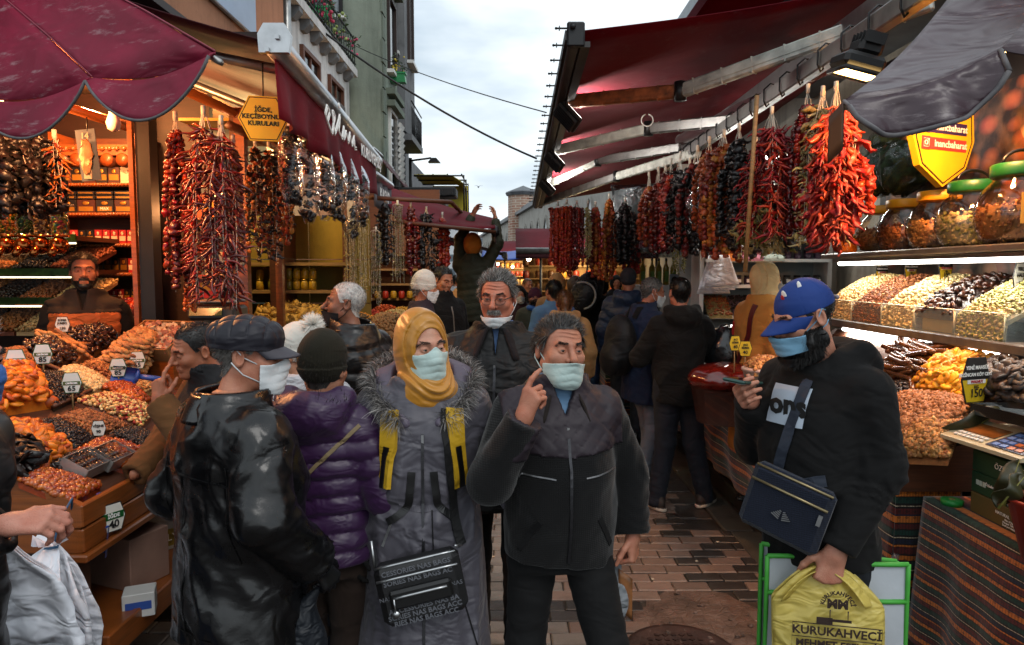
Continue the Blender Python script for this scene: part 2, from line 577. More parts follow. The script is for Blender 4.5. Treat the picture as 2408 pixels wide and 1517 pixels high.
M_card = mat('brown cardboard','#8a6238',.85,.15,5,0,.1,80)
M_film = glass_film('clear wrap',(.93,.94,.95),.10,.4,16,.6)
M_glass = glass_film('clear glass',(.98,.99,.98),.03,0,1,.8)
M_kilim = kilim('striped kilim cloth')
# ------------------------------------------------------------------ body surfaces: distance fields meshed with surface nets
f32 = np.float32
def A3(*a): return np.array(a,dtype=f32)
def cap(Pt,a,b,ra,rb):
 a,b = np.asarray(a,f32),np.asarray(b,f32)
 ba = b - a; pa = Pt - a
 t = np.clip((pa @ ba) / max(float(ba @ ba),1e-9),0,1)
 d = pa - t[:,None] * ba
 return np.sqrt(np.einsum('ij,ij->i',d,d)) - (ra + (rb - ra) * t),t
def capd(Pt,a,b,ra,rb): return cap(Pt,a,b,ra,rb)[0]
def ell(Pt,c,r,R=None):
 p = Pt - np.asarray(c,f32)
 if R is not None: p = p @ np.asarray(R,f32)
 r = np.asarray(r,f32)
 q = p / r; k0 = np.sqrt(np.einsum('ij,ij->i',q,q)) + 1e-6
 q2 = q / r; k1 = np.sqrt(np.einsum('ij,ij->i',q2,q2)) + 1e-6
 return k0 * (k0 - 1) / k1
def boxd(Pt,c,half,rad=0.0,R=None):
 p = Pt - np.asarray(c,f32)
 if R is not None: p = p @ np.asarray(R,f32)
 q = np.abs(p) - (np.asarray(half,f32) - rad)
 return np.sqrt((np.maximum(q,0) ** 2).sum(1)) + np.minimum(q.max(1),0) - rad
def smin(a,b,k):
 h = np.maximum(k - np.abs(a - b),0) / k
 return np.minimum(a,b) - h * h * k * .25
def smax(a,b,k): return -smin(-a,-b,k)
def wob(Pt,f,seed,n=4):
 r = np.random.RandomState(seed); s = 0
 for _ in range(n):
  k = r.normal(size=3); k = k / np.linalg.norm(k) * f * r.uniform(.6,1.4)
  s = s + np.sin(Pt @ k.astype(f32) + r.uniform(0,6.28))
 return s / n
_EDG = [(0,1),(2,3),(4,5),(6,7),(0,2),(1,3),(4,6),(5,7),(0,4),(1,5),(2,6),(3,7)]
_COR = np.array([[(i >> 2) & 1,(i >> 1) & 1,i & 1] for i in range(8)])
def nets(fn,lo,hi,h,blk=4):
 lo,hi = np.asarray(lo,float),np.asarray(hi,float)
 nb = np.maximum(np.ceil((hi - lo) / (h * blk)).astype(int),1)
 bc = [lo[i] + (np.arange(nb[i]) + .5) * h * blk for i in range(3)]
 G = np.stack(np.meshgrid(*bc,indexing='ij'),-1).reshape(-1,3).astype(f32)
 D = fn(G).reshape(nb)
 near = np.abs(D) < h * blk * .866 * 1.5 + .012
 n = nb * blk + 1
 F = np.repeat(np.repeat(np.repeat(D,blk,0),blk,1),blk,2)
 F = np.pad(F,((0,1),(0,1),(0,1)),mode='edge').astype(f32)
 M = np.zeros(n,bool)
 m = np.repeat(np.repeat(np.repeat(near,blk,0),blk,1),blk,2)
 M[:-1,:-1,:-1] |= m
 for ax in range(3):
  sh = np.zeros_like(M); sl = [slice(None)] * 3; sd = [slice(None)] * 3
  sl[ax] = slice(0,-1); sd[ax] = slice(1,None)
  sh[tuple(sd)] = M[tuple(sl)]; M |= sh
 ii = np.argwhere(M)
 F[M] = fn((ii * h + lo).astype(f32))
 ins = F < 0
 ins[0],ins[-1],ins[:,0],ins[:,-1],ins[:,:,0],ins[:,:,-1] = (False,) * 6
 F = np.where(ins,np.minimum(F,-1e-6),np.maximum(F,1e-6))
 s = np.zeros(n - 1,np.int8)
 for c in _COR:
  s += ins[c[0]:n[0] - 1 + c[0],c[1]:n[1] - 1 + c[1],c[2]:n[2] - 1 + c[2]]
 act = (s > 0) & (s < 8)
 cells = np.argwhere(act)
 idx = np.full(n - 1,-1,np.int32); idx[act] = np.arange(len(cells))
 vals = np.stack([F[cells[:,0] + c[0],cells[:,1] + c[1],cells[:,2] + c[2]] for c in _COR],1)
 acc = np.zeros((len(cells),3)); cnt = np.zeros(len(cells))
 for a,b in _EDG:
  fa,fb = vals[:,a],vals[:,b]
  x = (fa < 0) != (fb < 0)
  t = np.clip(fa / np.where(np.abs(fa - fb) < 1e-9,1,fa - fb),0,1)
  p = _COR[a] + t[:,None] * (_COR[b] - _COR[a])
  acc += np.where(x[:,None],p,0); cnt += x
 V = (cells + acc / np.maximum(cnt,1)[:,None]) * h + lo
 Q = []
 for ax in range(3):
  b_,c_ = [(1,2),(2,0),(0,1)][ax]
  sl0 = [slice(1,-1)] * 3; sl1 = [slice(1,-1)] * 3
  sl0[ax] = slice(0,-1); sl1[ax] = slice(1,None)
  i0,i1 = ins[tuple(sl0)],ins[tuple(sl1)]
  e = np.argwhere(i0 != i1); flip = i1[tuple(e.T)]
  e = e.copy(); e[:,b_] += 1; e[:,c_] += 1
  def ci(db,dc):
   q = e.copy(); q[:,b_] += db; q[:,c_] += dc
   return idx[q[:,0],q[:,1],q[:,2]]
  q = np.stack([ci(-1,-1),ci(0,-1),ci(0,0),ci(-1,0)],1)
  q[flip] = q[flip][:,::-1]
  Q.append(q)
 Q = np.concatenate(Q)
 Q = Q[(Q >= 0).all(1)]
 return V,Q
def normals_np(V,F):
 n = np.zeros_like(V)
 fn = np.cross(V[F[:,2]] - V[F[:,0]],V[F[:,3 if F.shape[1] == 4 else 1]] - V[F[:,1 if F.shape[1] == 4 else 0]])
 for k in range(F.shape[1]): np.add.at(n,F[:,k],fn)
 return n / (np.linalg.norm(n,axis=1,keepdims=True) + 1e-12)
def project(fn,o,d,tmax=1.0):
 """march from o along d to the surface; returns point and outward normal"""
 o,d = np.array(o,float),np.array(d,float); d /= np.linalg.norm(d)
 t = 0
 for _ in range(60):
  v = float(fn((o + d * t)[None].astype(f32))[0])
  if v < .0008: break
  t += max(v * .7,.0008)
  if t > tmax: break
 p = o + d * t; e = .004
 g = np.array([float(fn((p + dv)[None].astype(f32))[0]) - float(fn((p - dv)[None].astype(f32))[0]) for dv in np.eye(3) * e])
 return p,g / (np.linalg.norm(g) + 1e-9)
def ribbon(mb,pts,nrm,w,th=.004,mi=0):
 """flat strap along pts lying on a surface with the given normals"""
 pts,nrm = np.array(pts),np.array(nrm)
 t = np.gradient(pts,axis=0); t /= np.linalg.norm(t,axis=1,keepdims=True) + 1e-9
 s = np.cross(t,nrm); s /= np.linalg.norm(s,axis=1,keepdims=True) + 1e-9
 w = np.full(len(pts),w) if np.isscalar(w) else np.array(w)
 vs = []
 for i in range(len(pts)):
  a = s[i] * w[i] / 2; n = nrm[i]
  vs += [pts[i] - a + n * .001,pts[i] - a * .94 + n * (th + .001),pts[i] + a * .94 + n * (th + .001),pts[i] + a + n * .001]
 f = []
 for i in range(len(pts) - 1):
  for k in range(4):
   f.append((i * 4 + k,i * 4 + (k + 1) % 4,i * 4 + 4 + (k + 1) % 4,i * 4 + 4 + k))
 f += [(3,2,1,0),tuple(len(vs) - 4 + k for k in range(4))]
 return mb.add(vs,f,mi,False)
def strap_over(fn,pts,w,th=.004,toward=None,off=.0,n=24):
 """strap laid over the surface: control points are pushed in along `toward` (towards the trunk axis by default)"""
 pts = np.array(pts,float)
 u = np.linspace(0,len(pts) - 1,n)
 q = np.stack([np.interp(u,range(len(pts)),pts[:,k]) for k in range(3)],1)
 P_,N_ = [],[]
 for x in q:
  d = np.array(toward,float) if toward is not None else np.array([-x[0],-x[1],0])
  p,nn = project(fn,x,d)
  if abs(float(fn(p[None].astype(f32))[0])) < .02: P_.append(p + nn * off); N_.append(nn)
 P_ = np.array(P_)
 P_[1:-1] = (P_[:-2] + P_[1:-1] * 2 + P_[2:]) / 4
 mb = MB(); ribbon(mb,P_,N_,w,th)
 return mb,P_,np.array(N_)
def strands(name,roots,dirs,length,width,mats,parent,seed=0,bend=None,segs=2,jitter=.25,mi=None):
 """hair or fur as thin tapered ribbons"""
 r = np.random.RandomState(seed); n = len(roots)
 L = np.asarray(length) * r.uniform(.6,1.15,n)
 d = dirs + r.normal(size=(n,3)) * jitter
 d /= np.linalg.norm(d,axis=1,keepdims=True) + 1e-9
 side = np.cross(d,r.normal(size=(n,3))); side /= np.linalg.norm(side,axis=1,keepdims=True) + 1e-9
 b = np.zeros(3) if bend is None else np.asarray(bend)
 rows = []
 for s in range(segs + 1):
  u = s / segs
  p = roots + d * (L * u)[:,None] + b * (L * u * u)[:,None]
  wd = width * (1 - u * .85) / 2
  rows += [p - side * wd,p + side * wd]
 k = (segs + 1) * 2
 V = np.stack(rows,1).reshape(-1,3)
 base = (np.arange(n) * k)[:,None]
 F = np.concatenate([base + np.array([2 * s,2 * s + 1,2 * s + 3,2 * s + 2]) for s in range(segs)])
 m = None if mi is None else np.tile(np.asarray(mi),segs)
 return obj_np(name,V,F,mats,parent,False,m)
def scatter_on(V,F,N,mask,seed=0):
 """random points on the faces whose centre passes mask; returns points, normals"""
 c = V[F].mean(1); n = normals_np(V,F)
 ok = np.where(mask(c))[0]
 if len(ok) == 0: return np.zeros((0,3)),np.zeros((0,3))
 r = np.random.RandomState(seed)
 ar = np.linalg.norm(np.cross(V[F[ok,2]] - V[F[ok,0]],V[F[ok,3]] - V[F[ok,1]]),axis=1)
 pk = r.choice(ok,N,p=ar / ar.sum())
 w = r.dirichlet((1,1,1,1),N)
 return (V[F[pk]] * w[:,:,None]).sum(1),(n[F[pk]] * w[:,:,None]).sum(1)
# ------------------------------------------------------------------ heads (local frame: face towards -y, origin between the ears)
def head_fn(fw=1.0,nose=1.0,age=0.0,fem=0.0,jaw=1.0,neck_to=None):
 W = fw
 def fn(Pt):
  Q = Pt.copy(); Q[:,0] = np.abs(Q[:,0])
  d = ell(Q,(0,.014,.036),(.077 * W,.098,.087))
  d = smin(d,ell(Q,(0,-.030,-.035),(.064 * W,.066,.080)),.03)
  d = smin(d,capd(Q,(.052 * W * jaw,.0,-.052),(.020,-.070,-.100),.020,.019),.03)
  d = smin(d,ell(Q,(0,-.080,-.103),(.022,.018,.017)),.02)
  d = smin(d,ell(Q,(.042 * W,-.062,-.022),(.024,.024,.022)),.025)
  d = smin(d,capd(Q,(0,-.089,.024),(.040,-.076,.025),.012 + .003 * (1 - fem),.010),.018)
  d = smax(d,-ell(Q,(.032,-.106,.006),(.021,.022,.014)),.014)
  d = smin(d,ell(Q,(.032,-.0805,.004),(.0155,.0135,.0135)),.004)          # lids
  d = smax(d,-ell(Q,(.032,-.0965,.003),(.0125,.010,.0034)),.002)         # the slit
  d = smin(d,capd(Q,(0,-.092,.014),(0,-.113 * nose,-.026),.0085,.0125 * nose),.012)
  d = smin(d,ell(Q,(.0135,-.100,-.031),(.0095 * nose,.011,.009)),.007)
  d = smax(d,-ell(Q,(.007,-.108,-.041),(.0042,.006,.004)),.003)
  d = smin(d,ell(Q,(0,-.086,-.064),(.026,.016,.013)),.014)
  d = smin(d,capd(Q,(0,-.0985,-.0605),(.019,-.089,-.0635),.0045,.003),.005)
  d = smin(d,capd(Q,(0,-.0965,-.0715),(.017,-.088,-.0695),.0055,.003),.005)
  d = smax(d,-capd(Q,(0,-.106,-.0662),(.021,-.095,-.0665),.0028,.0018),.003)
  Re = rotm(0,0,.35)
  e = ell(Q,(.0795 * W,.016,-.004),(.011,.021,.032),Re)
  e = smax(e,-ell(Q,(.0885 * W,.010,.0),(.008,.0125,.021),Re),.005)
  d = smin(d,e,.008)
  nk = neck_to if neck_to is not None else (0,.035,-.19)
  d = smin(d,capd(Pt,(0,.018,-.055),nk,.050 * (1 - .12 * fem),.056 * (1 - .14 * fem)),.035)
  if age > 0:
   w = np.exp(-((Q[:,2] - .062) / .022) ** 2) * (Q[:,1] < -.03) * np.clip(1.2 - Q[:,0] / .05,0,1)
   d = d + age * .0026 * np.sin(Pt[:,2] * 430 + 1.2 * np.sin(Pt[:,0] * 60)) * w
   nl = capd(Q,(.020,-.101,-.030),(.033,-.083,-.066),.002,.002)
   d = d + age * .0022 * np.exp(-(nl / .004) ** 2)
   fr = capd(Q,(.006,-.105,.022),(.005,-.100,.042),.001,.001)
   d = d + age * .0018 * np.exp(-(fr / .003) ** 2)
   bg = capd(Q,(.022,-.094,-.010),(.042,-.083,-.009),.001,.001)
   d = d + age * .0012 * np.exp(-(bg / .0035) ** 2)
  return d
 return fn
def hairline(rec=0.0,low=0.0):
 xs = np.radians([0,30,48,62,78,92,115,140,180])
 zs = np.array([.082 + rec,.080 + rec * 1.3,.058 + rec,.010,.012,.030,-.035 - low,-.070 - low,-.078 - low])
 def m(c):
  az = np.arctan2(np.abs(c[:,0]),-(c[:,1] - .014))
  ear = (np.abs(c[:,0]) > .074) & (np.abs(c[:,1] - .012) < .030) & (c[:,2] < .030)
  return (c[:,2] > np.interp(az,xs,zs)) & ~ear
 return m
def skin_mat(c):
 nm = 'skin ' + c
 if nm in _MC: return _MC[nm]
 k = hexc(c); t = NT(nm)
 n = t.noise(26,6,None,.6)
 a = t.ramp(n,[(.28,(k[0] * .86,k[1] * .70,k[2] * .66)),(.55,k),(.8,tuple(min(1,x * 1.15) for x in k))])
 b = t.ramp(t.noise(7,3),[(.45,(0,0,0)),(.75,(.45,.45,.45))])
 t.col(t.mix(b,a,(k[0] * .95,k[1] * .62,k[2] * .56)))
 t.set(Roughness=t.ramp(t.noise(60,3),[(.3,(.42,) * 3),(.7,(.66,) * 3)]),Subsurface_Weight=.08,Subsurface_Radius=(.012,.005,.003),Subsurface_Scale=.35)
 t.b.inputs['Specular IOR Level'].default_value = .4
 t.bump(t.noise(260,4),.45,.003)
 _MC[nm] = t.mat
 return t.mat
M_eyew = mat('eye white','#7a706a',.25,.05)
M_iris = mat('dark brown iris','#150c07',.15,0)
M_mask_w = cloth('white mask paper','#c9cdcf',.75,900,.06,20,.1,.04)
M_mask_g = cloth('pale green mask paper','#a9bdb9',.75,900,.06,20,.1,.04)
M_mask_b = cloth('blue mask paper','#3a5f9e',.75,900,.06,20,.1,.04)
M_mask_lb = cloth('light blue mask paper','#6f9cb8',.75,900,.06,20,.1,.04)
M_mask_k = cloth('black mask cloth','#0d0d0f',.85,700,.15)
def hairm(name,c,rough=.45):
 return mat(name,c,rough,.3,60,0,0,spec=.45)
H_black = hairm('black hair','#0c0a09'); H_dark = hairm('dark brown hair','#1a120d'); H_grey = hairm('grey hair','#6d6a66')
H_white = hairm('white hair','#b3b1ad'); H_salt = hairm('dark grey hair','#2b2927'); H_blond = hairm('auburn hair','#5d3a20')
def build_head(root,M,lod,skin,face,hair,mask,eyes=True,beard=None,brows='black',glasses=False):
 """M = 4x4 head frame in the person's frame; returns skin verts, faces to join into the body, and the head field"""
 fn = head_fn(**face)
 nk = face.get('neck_to') or (0,.035,-.19)
 h = [.0027,.0046,.0085][lod]
 lo = (-.115,min(-.14,nk[1] - .07),min(-.24,nk[2] - .06)); hi = (.115,max(.14,nk[1] + .07),.14)
 V,F = nets(fn,lo,hi,h)
 R,tr = M[:3,:3],M[:3,3]
 W = lambda p: np.asarray(p) @ R.T + tr
 if eyes and lod < 2:
  for s in (-1,1):
   mb = MB(); mb.ball((s * .032,-.0797,.0035),.0128,14,10)
   gz = face_gaze.get('x',0)
   Rr = rotm(0,0,0)
   mb.ball((s * .032 + gz * .004,-.0887,.0035),(.0068,.0045,.0068),12,6,1)
   mb.v = [W(v) for v in mb.v]
   mb.build('eye',[M_eyew,M_iris],root)
 bm_ = {'black': H_black,'grey': H_grey,'dark': H_dark,'salt': H_salt}[brows]
 if lod < 2:
  for s in (-1,1):
   msk = lambda c: (c[:,0] * s > .012) & (c[:,0] * s < .052) & (c[:,1] < -.06) & (np.abs(c[:,2] - (.0275 + .004 * np.clip((c[:,0] * s - .012) / .03,0,1) - .012 * np.clip((c[:,0] * s - .040) / .012,0,1))) < .0042)
   p,n = scatter_on(V,F,120 if lod == 0 else 60,msk,5 + s)
   if len(p):
    dr = n * .35 + np.array([s * .9,.2,.12])
    strands('eyebrow',W(p),dr @ R.T,.011,.0016 if lod == 0 else .0028,bm_,root,3,None,1,.2)
 if hair:
  hm = hairline(hair.get('rec',0),hair.get('low',0))
  mt = hair['mat'] if isinstance(hair['mat'],list) else [hair['mat']]
  c = V[F].mean(1); ok = hm(c)
  n = normals_np(V,F)
  used = np.unique(F[ok]); mp = np.full(len(V),-1); mp[used] = np.arange(len(used))
  off = hair.get('thick',.006)
  hv = V[used] + n[used] * (off * .38 * (1 + .5 * wob(V[used].astype(f32),120,3))[:,None])
  if off > .012:
   hv[:,2] += np.maximum(0,hv[:,2] - .06) * hair.get('lift',.12)
  cap_o = obj_np('hair',W(hv),mp[F[ok]],mt,root)
  N = hair.get('n',[5200,1200,0][lod])
  if N:
   p,nn = scatter_on(V,F,N,hm,11)
   p = p + nn * off * .45
   cb = np.array(hair.get('comb',(0,.7,.1)))
   az = p.copy(); az[:,2] = 0
   dr = nn * hair.get('stand',.6) + cb * np.where(p[:,2:3] > .055,1,.35) + np.array([0,.35,-.75]) * np.where(p[:,2:3] > .055,0,1)
   if hair.get('part'): dr[:,0] += .5 * np.sign(p[:,0] - .02) * (p[:,2] > .06)
   mi = np.random.RandomState(4).choice(len(mt),N,p=hair.get('p')) if len(mt) > 1 else None
   strands('hair_strands',W(p),dr @ R.T,hair.get('len',.028),hair.get('w',.0013 if lod == 0 else .003),mt,cap_o,8,(0,0,-.15),2,hair.get('jit',.22),mi)
 if beard:
  msk = beard['mask']
  N = beard.get('n',3000)
  mt = beard['mat'] if isinstance(beard['mat'],list) else [beard['mat']]
  if beard.get('shell',.004):
   c = V[F].mean(1); ok = msk(c); n = normals_np(V,F)
   used = np.unique(F[ok]); mp = np.full(len(V),-1); mp[used] = np.arange(len(used))
   ex = beard.get('shell',.004) * (1 + .6 * wob(V[used].astype(f32),140,9))
   obj = obj_np(beard.get('name','beard'),W(V[used] + n[used] * ex[:,None] + np.array(beard.get('push',(0,0,0)))),mp[F[ok]],mt,root)
  else: obj = root
  p,nn = scatter_on(V,F,N,msk,21)
  if len(p):
   mi = np.random.RandomState(4).choice(len(mt),N) if len(mt) > 1 else None
   dr = nn * .6 + np.array(beard.get('comb',(0,-.3,-.8)))
   strands(beard.get('name','beard') + ('_strands' if obj is not root else ''),W(p),dr @ R.T,beard.get('len',.02),beard.get('w',.0013),mt,obj,2,(0,0,-.1),2,.3,mi)
 if mask:
  zt,zb = mask.get('top',-.018),mask.get('bot',-.128)
  off = mask.get('off',.005)
  def body(Pt):
   Q = Pt.copy(); Q[:,0] = np.abs(Q[:,0])
   d = ell(Q,(0,-.028,-.045),(.068 * face.get('fw',1),.070,.088))
   d = smin(d,capd(Q,(.048,.0,-.06),(.022,-.07,-.1),.022,.022),.035)
   d = smin(d,capd(Q,(0,-.088,-.0),(0,-.106,-.034),.012,.016),.05)
   d = smin(d,ell(Q,(0,-.078,-.100),(.026,.026,.028)),.05)
   return smin(d,fn(Pt),.012)
  def mf(Pt):
   d = body(Pt)
   z = Pt[:,2]
   ax = np.abs(Pt[:,0])
   pl = mask.get('pleat',.0026) * np.abs(np.sin((z + .02 + .25 * ax) * pi / .027)) * np.clip(1 - ax / .07,.2,1)
   d = d - off - pl + .0018 * wob(Pt,70,77)
   d = np.maximum(d,-(d + .004))
   top = z - (zt + mask.get('nosebump',.022) * np.exp(-(Pt[:,0] / .022) ** 2) - .12 * np.maximum(ax - .03,0))
   bot = (zb + mask.get('chin',.25) * np.maximum(ax - .02,0)) - z
   lat = Pt[:,1] - mask.get('back',-.030)
   return np.maximum(np.maximum(d,top),np.maximum(bot,lat))
  Vm,Fm = nets(mf,(-.1,-.16,-.16),(.1,.03,.03),max(h * .8,.0022))
  mo = obj_np('face_mask',W(Vm),Fm,mask['mat'],root)
  if lod < 2:
   tb = MB()
   for s in (-1,1):
    if mask.get('loop') == s * 99: continue
    fwid = face.get('fw',1)
    for z0,z1 in ((zt - .012,.026),(zb + .045,-.030)):
     x0 = s * .064 * fwid
     tb.tube([W((x0 * .97,mask.get('back',-.030) - .006,z0)),W((s * .0765 * fwid,.0,(z0 + z1) / 2)),W((s * .087 * fwid,.024,z1)),W((s * .083 * fwid,.036,z1 * .6))],.0019,6)
   tb.build('ear_loop',mask['mat'],mo)
 if glasses:
  g = MB()
  for s in (-1,1):
   pts = [W((s * .033 + .023 * cos(a) * (1.05),-.109 + .012 * abs(cos(a)) * (s * cos(a) > 0),.001 + .0165 * sin(a) - .004)) for a in np.linspace(0,2 * pi,22)[:-1]]
   g.tube(pts,.0011,6,closed=True)
   g.tube([W((s * .056,-.097,.006)),W((s * .078,-.05,.010)),W((s * .083,.012,.012))],.0022,6)
  g.tube([W((-.010,-.110,.001)),W((0,-.114,.004)),W((.010,-.110,.001))],.0012,6)
  go = g.build('glasses',M_dkmetal,root)
  ln = MB()
  for s in (-1,1):
   c = (s * .033,-.108,-.003)
   vs = [W(c)] + [W((s * .033 + .023 * cos(a),-.109 + .012 * abs(cos(a)) * (s * cos(a) > 0),-.003 + .0165 * sin(a))) for a in np.linspace(0,2 * pi,19)[:-1]]
   ln.add(vs,[(0,1 + k,1 + (k + 1) % 18) for k in range(18)])
  ln.build('lens',M_glass,go)
 return W(V),F,fn
face_gaze = {}
# ------------------------------------------------------------------ hands
CURL = {'relax': [(.35,.45,.3),(.4,.5,.3),(.45,.55,.35),(.5,.6,.4)],
  'grip': [(1.25,1.45,.8),(1.3,1.5,.8),(1.3,1.5,.8),(1.3,1.45,.8)],
  'point': [(.25,.35,.2),(1.15,1.4,.8),(1.3,1.5,.9),(1.3,1.5,.9)],
  'hold': [(.75,.75,.5),(.8,.8,.5),(.85,.85,.5),(.9,.9,.5)],
  'flat': [(.1,.1,.05)] * 4}
def hand_np(wrist,fdir,back,side,curl='relax',h=.004,scale=1.0,thumb=None,fore=None):
 y = np.array(fdir,float); y /= np.linalg.norm(y)
 z = np.array(back,float); z -= y * (z @ y); z /= np.linalg.norm(z)
 x = np.cross(y,z)
 R = np.stack([x,y,z],1)
 m = -1.0 if side == 'R' else 1.0
 xs = [.029,.010,-.010,-.028]; ky = [.086,.091,.086,.077]
 ln = [(.041,.025,.020),(.045,.029,.021),(.041,.027,.021),(.032,.020,.018)]
 cu = CURL[curl] if isinstance(curl,str) else curl
 ch = []
 for i in range(4):
  p = np.array([m * xs[i],ky[i],0.0]); a = 0; pts = [p]
  for L,da in zip(ln[i],cu[i]):
   a += da
   p = p + L * np.array([m * xs[i] * .8 * max(cos(a),0),cos(a),-sin(a)]) / math.hypot(1,xs[i] * .8 * max(cos(a),0))
   pts.append(p)
  ch.append(pts)
 tb = thumb or ((.75,.60,-.30),(.35,.85,-.40),(.15,.90,-.42))
 p = np.array([m * .018,.018,-.006]); tp = [p]
 for L,d in zip((.044,.034,.028),tb):
  d = np.array([d[0] * m,d[1],d[2]],float); d /= np.linalg.norm(d)
  p = p + d * L; tp.append(p)
 def fn(Pt):
  d = None
  for i in range(4):
   a = (m * xs[i] * .55,.008,0)
   q = capd(Pt,a,ch[i][0],.0135,.0112)
   d = q if d is None else smin(d,q,.016)
  d = smin(d,capd(Pt,(m * .014,.02,-.010),(m * .024,.05,-.012),.015,.013),.014)
  d = smin(d,capd(Pt,(0,-.035,0),(0,.012,0),.0245,.024),.02)
  for i in range(4):
   r = [.0098,.0090,.0080,.0068] if i != 3 else [.0086,.0078,.0068,.0058]
   e = None
   for k in range(3):
    q = capd(Pt,ch[i][k],ch[i][k + 1],r[k],r[k + 1])
    q = np.minimum(q,np.linalg.norm(Pt - np.asarray(ch[i][k],f32),axis=1) - r[k] * 1.06) if k else q
    e = q if e is None else smin(e,q,.004)
   d = smin(d,e,.005)
  e = None
  for k in range(3):
   q = capd(Pt,tp[k],tp[k + 1],[.0145,.0112,.0098][k],[.0112,.0098,.0075][k])
   e = q if e is None else smin(e,q,.005)
  return smin(d,e,.008)
 al = np.concatenate([np.array(c) for c in ch] + [np.array(tp),[[0,-.05,0]]])
 V,F = nets(fn,al.min(0) - .03,al.max(0) + .03,h / scale)
 return (V * scale) @ R.T + np.array(wrist),F,R
